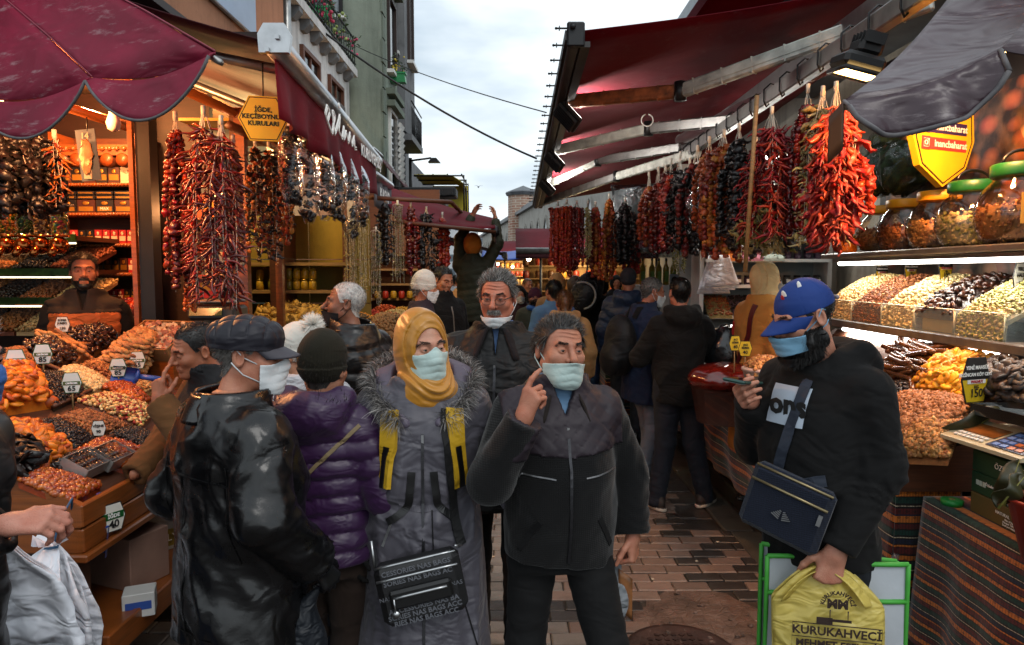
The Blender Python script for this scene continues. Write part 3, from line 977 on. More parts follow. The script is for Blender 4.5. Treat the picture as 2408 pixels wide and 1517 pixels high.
# ------------------------------------------------------------------ torso and garments
TORSO = np.array([  # z, rx, ry, y offset (height 1.72)
 [.40,.175,.135,.0],[.78,.178,.128,.005],[.92,.176,.128,.008],[1.04,.168,.122,.0],[1.16,.174,.124,-.004],
 [1.28,.184,.124,.004],[1.35,.172,.110,.012],[1.41,.125,.085,.020],[1.46,.078,.064,.024],[1.51,.056,.056,.022]])
class Body: pass
def person(label,loc,H,yaw=0.0,lod=1,skin='#a8745a',bw=1.0,bd=1.0,belly=0.0,lean=(0,0),sway=0.0,hyaw=0.0,hpitch=0.0,hroll=0.0,
     hoff=(0,0,0),arms=None,hands=None,legs=None,garments=(),trousers=None,shoes=None,hair=None,mask=None,beard=None,
     face=None,brows='black',glasses=False,gaze=0,base=0.0,group=None,seed=1,hs=.915,shw=1.0):
 B = Body()
 s = H / 1.72
 root = thing('person',label,'person',(loc[0],loc[1],base),yaw,group)
 B.root,B.s = root,s
 arms = arms or {}; hands = hands or {}; legs = legs or {}
 T = TORSO.copy(); T[:,0] *= s; T[:,1] *= s * bw * .93; T[:,2] *= s * bd; T[:,3] *= s
 T[3:5,2] += belly * .5; T[2:5,3] -= belly * .6; T[3:5,1] += belly * .25
 def spine(z):
  u = np.clip((z - .85 * s) / (.6 * s),0,1.15)
  return sway + lean[0] * u ** 1.4,lean[1] * u ** 1.4
 def sp(p):
  ox,oy = spine(p[2]); return np.array([p[0] + ox,p[1] + oy,p[2]])
 J = {}
 for sd,sx in (('L',1),('R',-1)):
  sh = sp(np.array([sx * .160 * s * bw * shw,.02 * s,1.365 * s]))
  el,wr = arms.get(sd,((sx * .248 * bw,.03,1.12),(sx * .255 * bw,-.05,.865)))
  J[sd] = (sh,np.array(el) * s * A3(.93,1,1),np.array(wr) * s * A3(.95,1,1))
  hp = np.array([sx * .088 * s * bw + sway,.005,.90 * s])
  kn,an,tdir = legs.get(sd,((sx * .095,-.015,.49),(sx * .10,.02,.085),0.0))
  J['leg' + sd] = (hp,np.array(kn) * s,np.array(an) * s,tdir)
 B.J = J
 hx,hy = spine(1.55 * s)
 hc = np.array([hx + hoff[0],hy - .012 * s + hoff[1],H - .123 * hs + hoff[2]])
 Rh = np.array((Euler((0,0,hyaw)).to_matrix() @ Euler((hpitch,0,0)).to_matrix() @ Euler((0,hroll,0)).to_matrix()))
 M = np.eye(4); M[:3,:3] = Rh * hs; M[:3,3] = hc
 B.M = M; B.hw = lambda p: np.asarray(p,float) @ M[:3,:3].T + M[:3,3]
 nb = sp(np.array([0,.025 * s,1.43 * s]))
 fc = dict(face or {})
 fc['neck_to'] = tuple(np.linalg.inv(M[:3,:3]) @ (nb - hc))
 face_gaze['x'] = gaze
 hv,hf,B.headfn = build_head(root,M,lod,skin,fc,hair,mask,True,beard,brows,glasses)
 # --- the body under the clothes
 def torso(Pt,th=0.0,kz=None):
  z = Pt[:,2]
  rx = np.interp(z,T[:,0],T[:,1]) + th; ry = np.interp(z,T[:,0],T[:,2]) + th; oy = np.interp(z,T[:,0],T[:,3])
  u = np.clip((z - .85 * s) / (.6 * s),0,1.15) ** 1.4
  x = np.abs(Pt[:,0] - sway - lean[0] * u) / rx; y = np.abs(Pt[:,1] - oy - lean[1] * u) / ry
  k = (x ** 2.3 + y ** 2.3) ** (1 / 2.3)
  d = (k - 1) * np.minimum(rx,ry)
  return np.maximum(d,z - 1.50 * s)
 def core(Pt):
  d = np.maximum(torso(Pt,-.012),.80 * s - Pt[:,2])
  for sd in 'LR':
   a,e,w = J[sd]
   d = smin(d,smin(capd(Pt,a,e,.046,.038),capd(Pt,e,w,.038,.026),.02),.04)
   h_,k_,n_,_ = J['leg' + sd]
   d = smin(d,smin(capd(Pt,h_,k_,.075,.052),capd(Pt,k_,n_,.052,.036),.02),.04)
  return d
 pts = np.array([q for sd in 'LR' for q in list(J[sd]) + list(J['leg' + sd][:3])] + [nb])
 blo,bhi = pts.min(0) - .26,pts.max(0) + .2
 blo[2] = max(blo[2],.0)
 cv,cf = nets(core,blo,bhi,.028 if lod < 2 else .04)
 skinV,skinF,n0 = [hv,cv],[hf,cf + len(hv)],len(hv) + len(cv)
 sk_mi = [np.zeros(len(hf)),np.zeros(len(cf))]
 for sd in 'LR':
  hd = hands.get(sd,{})
  if hd is None: continue
  a,e,w = J[sd]
  fd = np.array(hd.get('dir',(w - e)),float)
  bk = np.array(hd.get('back',(1 if sd == 'L' else -1,-.3,0)),float)
  v,f,Rr = hand_np(w,fd,bk,sd,hd.get('curl','relax'),[.0032,.0055,.010][lod],s * hd.get('scale',1.0),hd.get('thumb'))
  if hd.get('glove'):
   obj_np('glove',v,f,hd['glove'],root)
  else:
   skinV.append(v); skinF.append(f + n0); n0 += len(v); sk_mi.append(np.zeros(len(f)))
  B.__dict__['hand' + sd] = (w,Rr)
 bo = obj_np('body',np.concatenate(skinV),np.concatenate(skinF),skin_mat(skin),root)
 # --- garments
 B.g = {}
 for g in garments:
  th = g.get('th',.022); hem = g.get('hem',.80) * s; fl = g.get('flare',0.0)
  qs = g.get('quilt'); fa = g.get('fold',.006); sdn = seed * 7 + len(B.g)
  top = g.get('top',1.50) * s
  def fn(Pt,g=g,th=th,hem=hem,fl=fl,qs=qs,fa=fa,sdn=sdn,top=top):
   z = Pt[:,2]
   tz = th + fl * np.clip((1.0 * s - z) / (.6 * s),0,1.5)
   d = torso(Pt,tz)
   kk = .022
   if g.get('torso',True):
    for sd in 'LR':      # shoulders
     d = smin(d,capd(Pt,(nb[0],nb[1],nb[2] - .005),J[sd][0],.050 + th * .45,.054 + th * .7),.05)
    w1 = wob(Pt * A3(1.2,1.2,.8),22,sdn)
    bz = 1 + 1.2 * np.exp(-((z - 1.02 * s) / .1) ** 2)
    w2_ = wob(Pt * A3(1,1,.55),52,sdn + 1)
    d = d + fa * (np.abs(w1) * 2 - .8) * bz + fa * .55 * (np.abs(w2_) * 2 - .7)
    if qs: d = d + qs[1] * (1 - np.abs(np.sin(pi * (z + .012 * np.sin(Pt[:,0] * 14)) / qs[0]))) ** 2
   if g.get('waist'):
    d = d + g['waist'] * np.exp(-((z - 1.04 * s) / .025) ** 2)
   d = np.maximum(d,z - top) if g.get('torso',True) else np.full(len(Pt),9.0,f32)
   if g.get('collar') in ('stand','fold','shirt'):
    c0 = np.array([nb[0],nb[1] - .005,nb[2] + .005]); c1 = c0 + np.array([hc[0] - nb[0],hc[1] - nb[1],0]) * .35 + np.array([0,.0,g.get('ch',.085)])
    rr = g.get('cr',.066) + th * .5
    c = capd(Pt,c0,c1,rr + .012,rr)
    c = np.maximum(c,(Pt - c1.astype(f32)) @ A3(0,.28,1))
    d = smin(d,c,.03)
    nk = capd(Pt,c0 + np.array([0,0,.02]),c1 + (c1 - c0) * 1.2,rr - .012,rr - .008)
    d = smax(d,-nk,.008)
   d = np.maximum(d,hem + .012 * np.sin(Pt[:,0] * 9 + sdn) - z)
   if g.get('collar') == 'hood':
    hd = ell(Pt,(nb[0],nb[1] + .105,nb[2] + .01),(.125,.075,.08))
    hd = smin(hd,capd(Pt,(nb[0] - .10,nb[1] + .04,nb[2] + .055),(nb[0] - .05,nb[1] - .085,nb[2] - .01),.040,.026),.06)
    hd = smin(hd,capd(Pt,(nb[0] + .10,nb[1] + .04,nb[2] + .055),(nb[0] + .05,nb[1] - .085,nb[2] - .01),.040,.026),.06)
    hd = hd + .007 * (np.abs(wob(Pt,45,sdn + 3)) * 2 - .7)
    d = smin(d,hd,.035)
    nk = capd(Pt,nb + np.array([0,-.01,.0]),hc + np.array([0,0,-.03]),.060,.082)
    d = smax(d,-nk,.015)
   if g.get('arms',True):
    for sd in 'LR':
     a,e,w = J[sd]
     cut = g.get('cuff',.985)
     w2 = e + (w - e) * cut
     ra = g.get('arm',1.0)
     q1,t1 = cap(Pt,a,e,(.060 + th * .9) * ra,(.050 + th * .9) * ra)
     q2,t2 = cap(Pt,e,w2,(.050 + th * .9) * ra,(.036 + th * g.get('cuffw',.75)) * ra)
     wv = wob(Pt,30,sdn + 5)
     wm = np.clip(.55 + 1.1 * wob(Pt,13,sdn + 6),.1,1.3)
     L1,L2 = np.linalg.norm(e - a),np.linalg.norm(w2 - e)
     if qs:
      q1 = q1 + qs[1] * (1 - np.abs(np.sin(pi * (t1 * L1 + .02) / qs[0]))) ** 2
      q2 = q2 + qs[1] * (1 - np.abs(np.sin(pi * (t2 * L2 + .03) / qs[0]))) ** 2
     ef = g.get('armfold',fa * 1.1)
     q1 = q1 + ef * (np.abs(np.sin(t1 * L1 * 52 + wv * 5)) - .5) * (.25 + t1 ** 2) * wm + ef * .5 * (np.abs(wob(Pt,50,sdn + 8)) * 2 - .7)
     q2 = q2 + ef * (np.abs(np.sin(t2 * L2 * 58 + wv * 5)) - .5) * wm * (.5 + (1 - t2) ** 2 * .8 + .5 * t2 ** 4)
     q = smin(q1,q2,.03)
     ax = (w2 - e) / (np.linalg.norm(w2 - e) + 1e-9)
     q = np.maximum(q,np.where(np.linalg.norm(Pt - w2.astype(f32),axis=1) < .12,(Pt - (w2 - ax * .0).astype(f32)) @ ax.astype(f32),-1))
     d = smin(d,q,kk) if g.get('torso',True) else np.minimum(d,q)
     hol = capd(Pt,w2 - ax * .03,w2 + ax * .03,.030,.030)
     d = np.maximum(d,-hol)
   elif g.get('armhole'):
    for sd in 'LR':
     a,e,w = J[sd]
     d = smax(d,-capd(Pt,a + (a - nb) * .12,e,.075,.075),.02)
   if g.get('open'):
    dv = np.abs(Pt[:,0] - sway) - g['open'] * np.clip((z - 1.36 * s) / (.13 * s),0,1)
    d = np.maximum(d,-np.maximum(dv,Pt[:,1] - lean[1] * .6))
   return d
  hh = g.get('h',[.0085,.014,.024][lod])
  glo = blo.copy(); ghi = bhi.copy(); ghi[2] += .03; glo[:2] -= fl * .6; ghi[:2] += fl * .6
  glo[2] = min(hem,J['L'][2][2],J['R'][2][2],J['L'][1][2],J['R'][1][2]) - .06 - (0 if g.get('torso',True) else 0)
  v,f = nets(fn,glo,ghi,hh)
  o = obj_np(g['name'],v,f,g['mat'],root)
  B.g[g['name']] = (fn,o)
 # --- trousers and shoes
 if trousers:
  tw = trousers.get('w',1.0)
  def tf(Pt):
   d = np.maximum(np.maximum(torso(Pt,.006),.80 * s - Pt[:,2]),Pt[:,2] - 1.02 * s)
   for sd in 'LR':
    h_,k_,n_,_ = J['leg' + sd]
    n2 = n_ + (n_ - k_) / np.linalg.norm(n_ - k_) * .03
    q1,t1 = cap(Pt,h_,k_,.098 * tw * s,.072 * tw * s)
    q2,t2 = cap(Pt,k_,n2,.072 * tw * s,trousers.get('hemw',.062) * tw * s)
    wv = wob(Pt,24,31 + seed)
    fo = trousers.get('fold',.006)
    q1 = q1 + fo * (np.abs(np.sin(t1 * 14 + wv * 3)) - .5) * (.3 + t1 ** 3 + (1 - t1) ** 3)
    q2 = q2 + fo * (np.abs(np.sin(t2 * 18 + wv * 3)) - .5) * (.3 + t2 ** 2 * 1.6 + (1 - t2) ** 4)
    q = smin(q1,q2,.03)
    q = np.maximum(q,.028 - Pt[:,2])
    d = smin(d,q,.035)
   return d
  v,f = nets(tf,(blo[0],blo[1],0),(bhi[0],bhi[1],1.06 * s),[.011,.016,.026][lod])
  B.trousers = obj_np('trousers',v,f,trousers['mat'],root)
 if shoes:
  for sd in 'LR':
   n_ = J['leg' + sd][2]; a = J['leg' + sd][3]
   pz = shoes.get('lift',{}).get(sd,(0,0))
   def sf(Pt):
    d = ell(Pt,(0,-.075,.035),(.047,.105,.043))
    d = smin(d,ell(Pt,(0,.035,.050),(.040,.062,.052)),.04)
    d = smin(d,capd(Pt,(0,.02,.07),(0,.025,.11),.042,.044),.03)
    d = np.maximum(d,.018 - Pt[:,2])
    sole = np.maximum(np.maximum(smin(ell(Pt,(0,-.08,.012),(.051,.112,.3)),ell(Pt,(0,.04,.012),(.043,.072,.3)),.05),Pt[:,2] - .026),-Pt[:,2] + .0)
    return np.minimum(d,sole)
   v,f = nets(sf,(-.07,-.22,-.01),(.07,.13,.16),[.006,.008,.012][lod])
   R = rotm(pz[1],0,a)
   v = v @ R.T + np.array([n_[0],n_[1] - .01,pz[0]])
   vz = f[:,0]
   mi = (v[f].mean(1)[:,2] - pz[0] < .025) * 1 if shoes.get('sole') else None
   obj_np('shoe',v,f,[shoes['mat'],shoes['sole']] if shoes.get('sole') else shoes['mat'],root,True,mi)
 B.torso,B.nb,B.hc,B.lod = torso,nb,hc,lod
 return B
def thick(fn,nu,nv,th,us=1.0,vs_=1.0):
 """closed thin sheet from a surface function"""
 mb = MB()
 Pm = np.array([[fn(i / nu,j / nv) for i in range(nu + 1)] for j in range(nv + 1)],float)
 du = np.gradient(Pm,axis=1); dv = np.gradient(Pm,axis=0)
 n = np.cross(du,dv); n /= np.linalg.norm(n,axis=2,keepdims=True) + 1e-12
 A,Bk = Pm + n * th / 2,Pm - n * th / 2
 W = nu + 1
 V = np.concatenate([A.reshape(-1,3),Bk.reshape(-1,3)]); k = W * (nv + 1)
 uv = [(i / nu * us,j / nv * vs_) for j in range(nv + 1) for i in range(nu + 1)] * 2
 f = []
 for j in range(nv):
  for i in range(nu):
   a = j * W + i
   f.append((a,a + 1,a + W + 1,a + W)); f.append((k + a,k + a + W,k + a + W + 1,k + a + 1))
 for i in range(nu):
  f.append((i + 1,i,k + i,k + i + 1)); a = nv * W + i; f.append((a,a + 1,k + a + 1,k + a))
 for j in range(nv):
  a = j * W; f.append((a,a + W,k + a + W,k + a)); b = j * W + nu; f.append((b + W,b,k + b,k + b + W))
 mb.add(V,f,0,True,uv)
 return mb
# ------------------------------------------------------------------ small goods: templates, heaps, hanging strings
def jit(V,a,seed):
 r = np.random.RandomState(seed); return V + r.normal(size=V.shape) * a
def tm(fn):
 mb = MB(); fn(mb); return tri_np(mb)
def t_ball(r,n=6,m=4,a=0.0,seed=0):
 V,F = tm(lambda b: b.ball((0,0,0),r,n,m)); return (jit(V,a,seed),F)
def t_almond(L):
 V,F = t_ball((L / 2,L * .30,L * .19),6,5); V = V.copy()
 V[:,1] *= 1 - .35 * np.clip(V[:,0] / (L / 2),0,1); return V,F
def t_apricot(r,hole=True):
 V,F = t_ball((r,r,r * .42),9,6); V = V.copy()
 d = np.hypot(V[:,0],V[:,1]); V[:,2] -= np.where(V[:,2] > 0,1,0) * r * .28 * np.exp(-(d / (r * .35)) ** 2)
 V[:,0] *= 1.12; return jit(V,r * .035,3),F
def t_date(L):
 V,F = t_ball((L / 2,L * .24,L * .22),8,7); V = V.copy()
 a = np.arctan2(V[:,2],V[:,1]); k = 1 + .10 * np.sin(a * 4 + V[:,0] * 90); V[:,1] *= k; V[:,2] *= k; return V,F
def t_walnut(r,seed=1):
 V,F = t_ball((r,r * .75,r * .5),7,5); return jit(V,r * .16,seed),F
def t_chili(L,seed=0,bend=.35):
 r = np.random.RandomState(seed); n = 6; pts = []
 for i in range(n):
  u = i / (n - 1); pts.append((bend * L * .5 * sin(u * 2.2) + r.normal() * L * .02,r.normal() * L * .03,-u * L))
 rad = [L * .05,L * .085,L * .085,L * .07,L * .045,L * .008]
 V,F = tm(lambda b: b.tube(pts,rad,5,caps=False)); return jit(V,L * .006,seed),F
def t_cup(r,seed=0):
 """dried hollow shell (pepper or aubergine skin)"""
 pr = [(r * .25,-r * .9),(r * .8,-r * .55),(r,0),(r * .85,r * .75),(r * .62,r * .55),(r * .5,-.3 * r)]
 V,F = tm(lambda b: b.lathe(pr,7,caps=False)); V = jit(V,r * .12,seed); V[:,0] *= .75; return V,F
def t_flake(L,seed=0):
 r = np.random.RandomState(seed)
 pts = [(r.normal() * L * .08,r.normal() * L * .08,-u * L) for u in np.linspace(0,1,5)]
 V,F = tm(lambda b: b.tube(pts,[L * .05,L * .16,L * .2,L * .13,L * .02],6,flat=.4,caps=False)); return jit(V,L * .03,seed),F
def t_okra(L):
 return tm(lambda b: b.tube([(0,0,0),(0,0,-L * .5),(0,0,-L)],[L * .22,L * .2,L * .03],5,caps=False))
def t_log(L,r):
 n = 22; pts = [(x,.004 * sin(x * 21),0) for x in np.linspace(-L / 2,L / 2,n)]
 return tm(lambda b: b.tube(pts,[r * (.35 if i in (0,n - 1) else .85 + .2 * (i % 2)) for i in range(n)],8))
def heap(name,label,cat,quad,tmpls,mats,count,mound=.05,keep=120,piece='nut',group=None,seed=0,tilt=.6,base_c=None,shift=0.0,flat=False,kind=None,rows=None,grade=None):
 """goods heaped over a four-cornered patch (world points, counter-clockwise); pieces lie on a mounded bed"""
 q = [np.array(tuple(p),float) for p in quad]
 c = sum(q) / 4
 root = thing(name,label,cat,tuple(c),0,group,kind)
 rng = np.random.RandomState(seed + 17)
 nz = np.cross(q[1] - q[0],q[3] - q[0]); nz /= np.linalg.norm(nz)
 if nz[2] < 0: nz = -nz
 def pos(a,b):
  p = q[0] * (1 - a) * (1 - b) + q[1] * a * (1 - b) + q[2] * a * b + q[3] * (1 - a) * b
  m = mound * (min(1,4.5 * a * (1 - a)) * min(1,4.5 * b * (1 - b))) ** .6 if mound else 0
  return p + nz * m
 bed = MB()
 bed.grid(lambda a,b: pos(a,b) - c - nz * .006,12,12)
 rim = [pos(a,b) - c for a,b in [(i / 12,0) for i in range(12)] + [(1,i / 12) for i in range(12)] + [(1 - i / 12,1) for i in range(12)] + [(0,1 - i / 12) for i in range(12)]]
 k = len(rim)
 bed.add([p - nz * .006 for p in rim] + [p - np.array([0,0,.03]) for p in rim],[(i,(i + 1) % k,k + (i + 1) % k,k + i) for i in range(k)])
 ml = mats if isinstance(mats,list) else [mats]
 bed.build('bed',base_c or ml[0],root)
 R0 = frame_R((q[1] - q[0]),(q[3] - q[0]))
 def lie(t):
  e = np.ptp(t[0],axis=0)
  return (t[0][:,[2,1,0]] + np.array([e[2] / 2,0,0]),t[1][:,::-1]) if e[2] > 2 * e[0] else t
 tmpls = [lie(t) for t in tmpls]
 ins = []
 if rows:
  nu,nv = rows; uv = []
  for j in range(nv):
   for i in range(nu):
    uv.append(((i + .5 + (.5 if j % 2 else 0) * .9 + rng.normal() * .06) / (nu + .5),(j + .5 + rng.normal() * .06) / nv))
 else:
  n1 = max(2,int(math.sqrt(count * np.linalg.norm(q[1] - q[0]) / max(np.linalg.norm(q[3] - q[0]),1e-3))))
  n2 = max(2,int(count / n1))
  uv = [((i + rng.uniform(-.1,1.1)) / n1,(j + rng.uniform(-.1,1.1)) / n2) for j in range(n2) for i in range(n1)]
 for a,b in uv:
  a,b = min(max(a,.01),.99),min(max(b,.01),.99)
  p = pos(a,b) - c + nz * rng.uniform(0,.008) + nz * shift
  Rr = R0 @ rotm(rng.normal() * tilt,rng.normal() * tilt,rng.uniform(0,6.28) if not rows or not flat else rng.normal() * .3)
  k = rng.randint(len(tmpls))
  ins.append((k,T4(p,Rr,rng.uniform(.82,1.15))))
 # pair each template with a material
 tl = [tmpls[i % len(tmpls)] for i in range(max(len(tmpls),len(ml)))]
 mm = [ml[i % len(ml)] for i in range(len(tl))]
 ins = [(rng.randint(len(tl)) if len(tl) > len(tmpls) else k,M) for k,M in ins]
 pieces(piece,tl,mm,ins,root,keep,piece + '_mass')
 return root
def garland(label,top,length,width,tmpls,mats,nstr=9,per=26,keep=60,piece='dried_pepper',name='pepper_garland',cat='garland',group=None,seed=0,depth=None,spread=.55,stem=.14,head=None,size_j=.2,hang=False,ps=1.0,out=.9):
 """a bunch of threaded dried vegetables hanging from a hook; parts: tied strings and the single pieces"""
 rng = np.random.RandomState(seed + 5)
 root = thing(name,label,cat,tuple(top),rng.uniform(0,6.28),group)
 depth = depth or width
 sb = MB(); ins = []
 ml = mats if isinstance(mats,list) else [mats]
 tl = [tmpls[i % len(tmpls)] for i in range(max(len(tmpls),len(ml)))]
 mm = [ml[i % len(ml)] for i in range(len(tl))]
 kk = len(tl)
 for s in range(nstr):
  a = 2 * pi * s / nstr + rng.normal() * .25
  rad = (.55 if s % 3 else .95) * rng.uniform(.7,1.05)
  ex,ey = cos(a) * rad * width / 2,sin(a) * rad * depth / 2
  L = length * rng.uniform(.82,1.02) - stem
  k0 = rng.randint(kk)
  pts = []
  for i in range(7):
   u = i / 6
   w = min(1,.25 + u * 2.2) if not hang else 1
   pts.append((ex * w + rng.normal() * .004,ey * w + rng.normal() * .004,-stem - u * L))
  sb.tube([(rng.normal() * .006,rng.normal() * .006,0),(pts[0][0] * .7,pts[0][1] * .7,-stem * .6),pts[0]],.0016,4,caps=False)
  sb.tube(pts,.0014,4,caps=False)
  P7 = np.array(pts)
  for i in range(per):
   u = (i + rng.uniform(.1,.9)) / per
   p = np.array([np.interp(u,np.linspace(0,1,7),P7[:,k]) for k in range(3)])
   ph = rng.uniform(0,2 * pi)
   outw = np.array([cos(a),sin(a),0]) * .6 + np.array([cos(ph),sin(ph),0])
   outw /= np.linalg.norm(outw)
   dn = spread + rng.normal() * .5
   ax = outw * out + np.array([0,0,-dn]); ax /= np.linalg.norm(ax)
   z = -ax; x = np.cross(z,(rng.normal(),rng.normal(),rng.normal())); x /= np.linalg.norm(x); y = np.cross(z,x)
   k = k0 if rng.rand() < .75 else rng.randint(kk)
   ins.append((k,T4(p,np.stack([x,y,z],1),ps * (1 + rng.normal() * size_j))))
 sb.tube([(0,0,0.03),(0,0,-.02)],.012,6)
 sb.build('tied_string',M_string,root)['kind'] = 'stuff'
 pieces(piece,tl,mm,ins,root,keep,piece + '_mass')
 return root
C_apr = [mat('bright dried apricot','#d2731a',.45,.2,20,0,.15,60,sss=.15,objvar=.35),mat('deep dried apricot','#b4560f',.45,.2,20,0,.15,60,sss=.15,objvar=.35)]
C_yapr = [mat('yellow dried apricot','#d9a021',.45,.18,20,0,.15,60,sss=.15,objvar=.3),mat('golden dried apricot','#cf8a1e',.45,.2,20,0,.15,60,sss=.15,objvar=.3)]
C_alm = [mat('almond skin','#7b4420',.6,.25,40,0,.2,90,objvar=.4),mat('pale almond skin','#9a5f33',.6,.25,40,0,.2,90,objvar=.4)]
C_hzl = [mat('peeled hazelnut','#c9a870',.5,.15,40,objvar=.25),mat('cream hazelnut','#d8c08c',.5,.15,40,objvar=.25)]
C_rais = [mat('black raisin','#140c0a',.35,.3,40,0,.3,90,objvar=.5),mat('dark prune','#22120d',.3,.3,40,0,.3,90,objvar=.5)]
C_date = [mat('glossy date','#3a1c0f',.28,.3,30,0,.3,70,coat=.2,objvar=.5),mat('dark date','#22110b',.28,.3,30,0,.3,70,coat=.2,objvar=.5)]
C_juj = [mat('red jujube','#8a3412',.25,.25,30,0,.1,60,coat=.3,objvar=.4),mat('orange jujube','#a9541d',.25,.25,30,0,.1,60,coat=.3,objvar=.4)]
C_fig = [mat('pale dried fig','#b98a5a',.7,.2,30,0,.2,60,objvar=.35),mat('tan dried fig','#a87346',.7,.2,30,0,.2,60,objvar=.35)]
C_dfig = [mat('black dried fig','#1c1512',.5,.3,30,0,.3,60,objvar=.5),mat('brown dried fig','#2f1d14',.5,.3,30,0,.3,60,objvar=.5)]
C_wal = [mat('walnut half','#a5703c',.6,.25,40,0,.3,90,objvar=.35),mat('pale walnut half','#bd8a54',.6,.25,40,0,.3,90,objvar=.35)]
C_pis = [mat('pistachio shell','#b9a878',.5,.2,40,objvar=.3),mat('green pistachio','#8f8c4a',.5,.2,40,objvar=.3)]
C_mix = C_alm + C_hzl + [mat('cashew','#cfa060',.5,.15,40),mat('green pumpkin seed','#6f7a35',.5,.15,40),mat('red berry','#8a1d16',.4,.2,40)]
C_chi = [mat('dark red chili','#520c0a',.30,.3,30,0,.3,50,coat=.25,objvar=.5),mat('bright red chili','#84140c',.30,.3,30,0,.3,50,coat=.25,objvar=.5)]
C_bchi = [mat('scarlet chili','#841709',.48,.3,30,0,.3,50,coat=.04,objvar=.4),mat('orange red chili','#90260d',.48,.3,30,0,.3,50,coat=.04,objvar=.4)]
C_opep = [mat('rust dried pepper','#8a3510',.5,.3,30,0,.4,50,objvar=.45),mat('brown red dried pepper','#6a1c0d',.5,.3,30,0,.4,50,objvar=.45),mat('ochre dried pepper','#94551b',.5,.3,30,0,.4,50,objvar=.45)]
C_aub = [mat('black dried aubergine','#100e10',.4,.3,30,0,.4,50,objvar=.5),mat('brown black aubergine','#1c1311',.45,.3,30,0,.4,50,objvar=.5)]
C_cour = [mat('dried courgette','#8d8050',.7,.3,30,0,.3,50,objvar=.4),mat('pale dried courgette','#b3a678',.7,.3,30,0,.3,50,objvar=.4)]
C_okra = [mat('dried okra','#75692c',.7,.3,60,objvar=.4),mat('green dried okra','#5c5a28',.7,.3,60,objvar=.4)]
C_chest = [mat('shiny chestnut','#45200f',.25,.3,20,coat=.3,objvar=.4),mat('roast chestnut','#6d3a18',.3,.3,20,coat=.3,objvar=.4)]
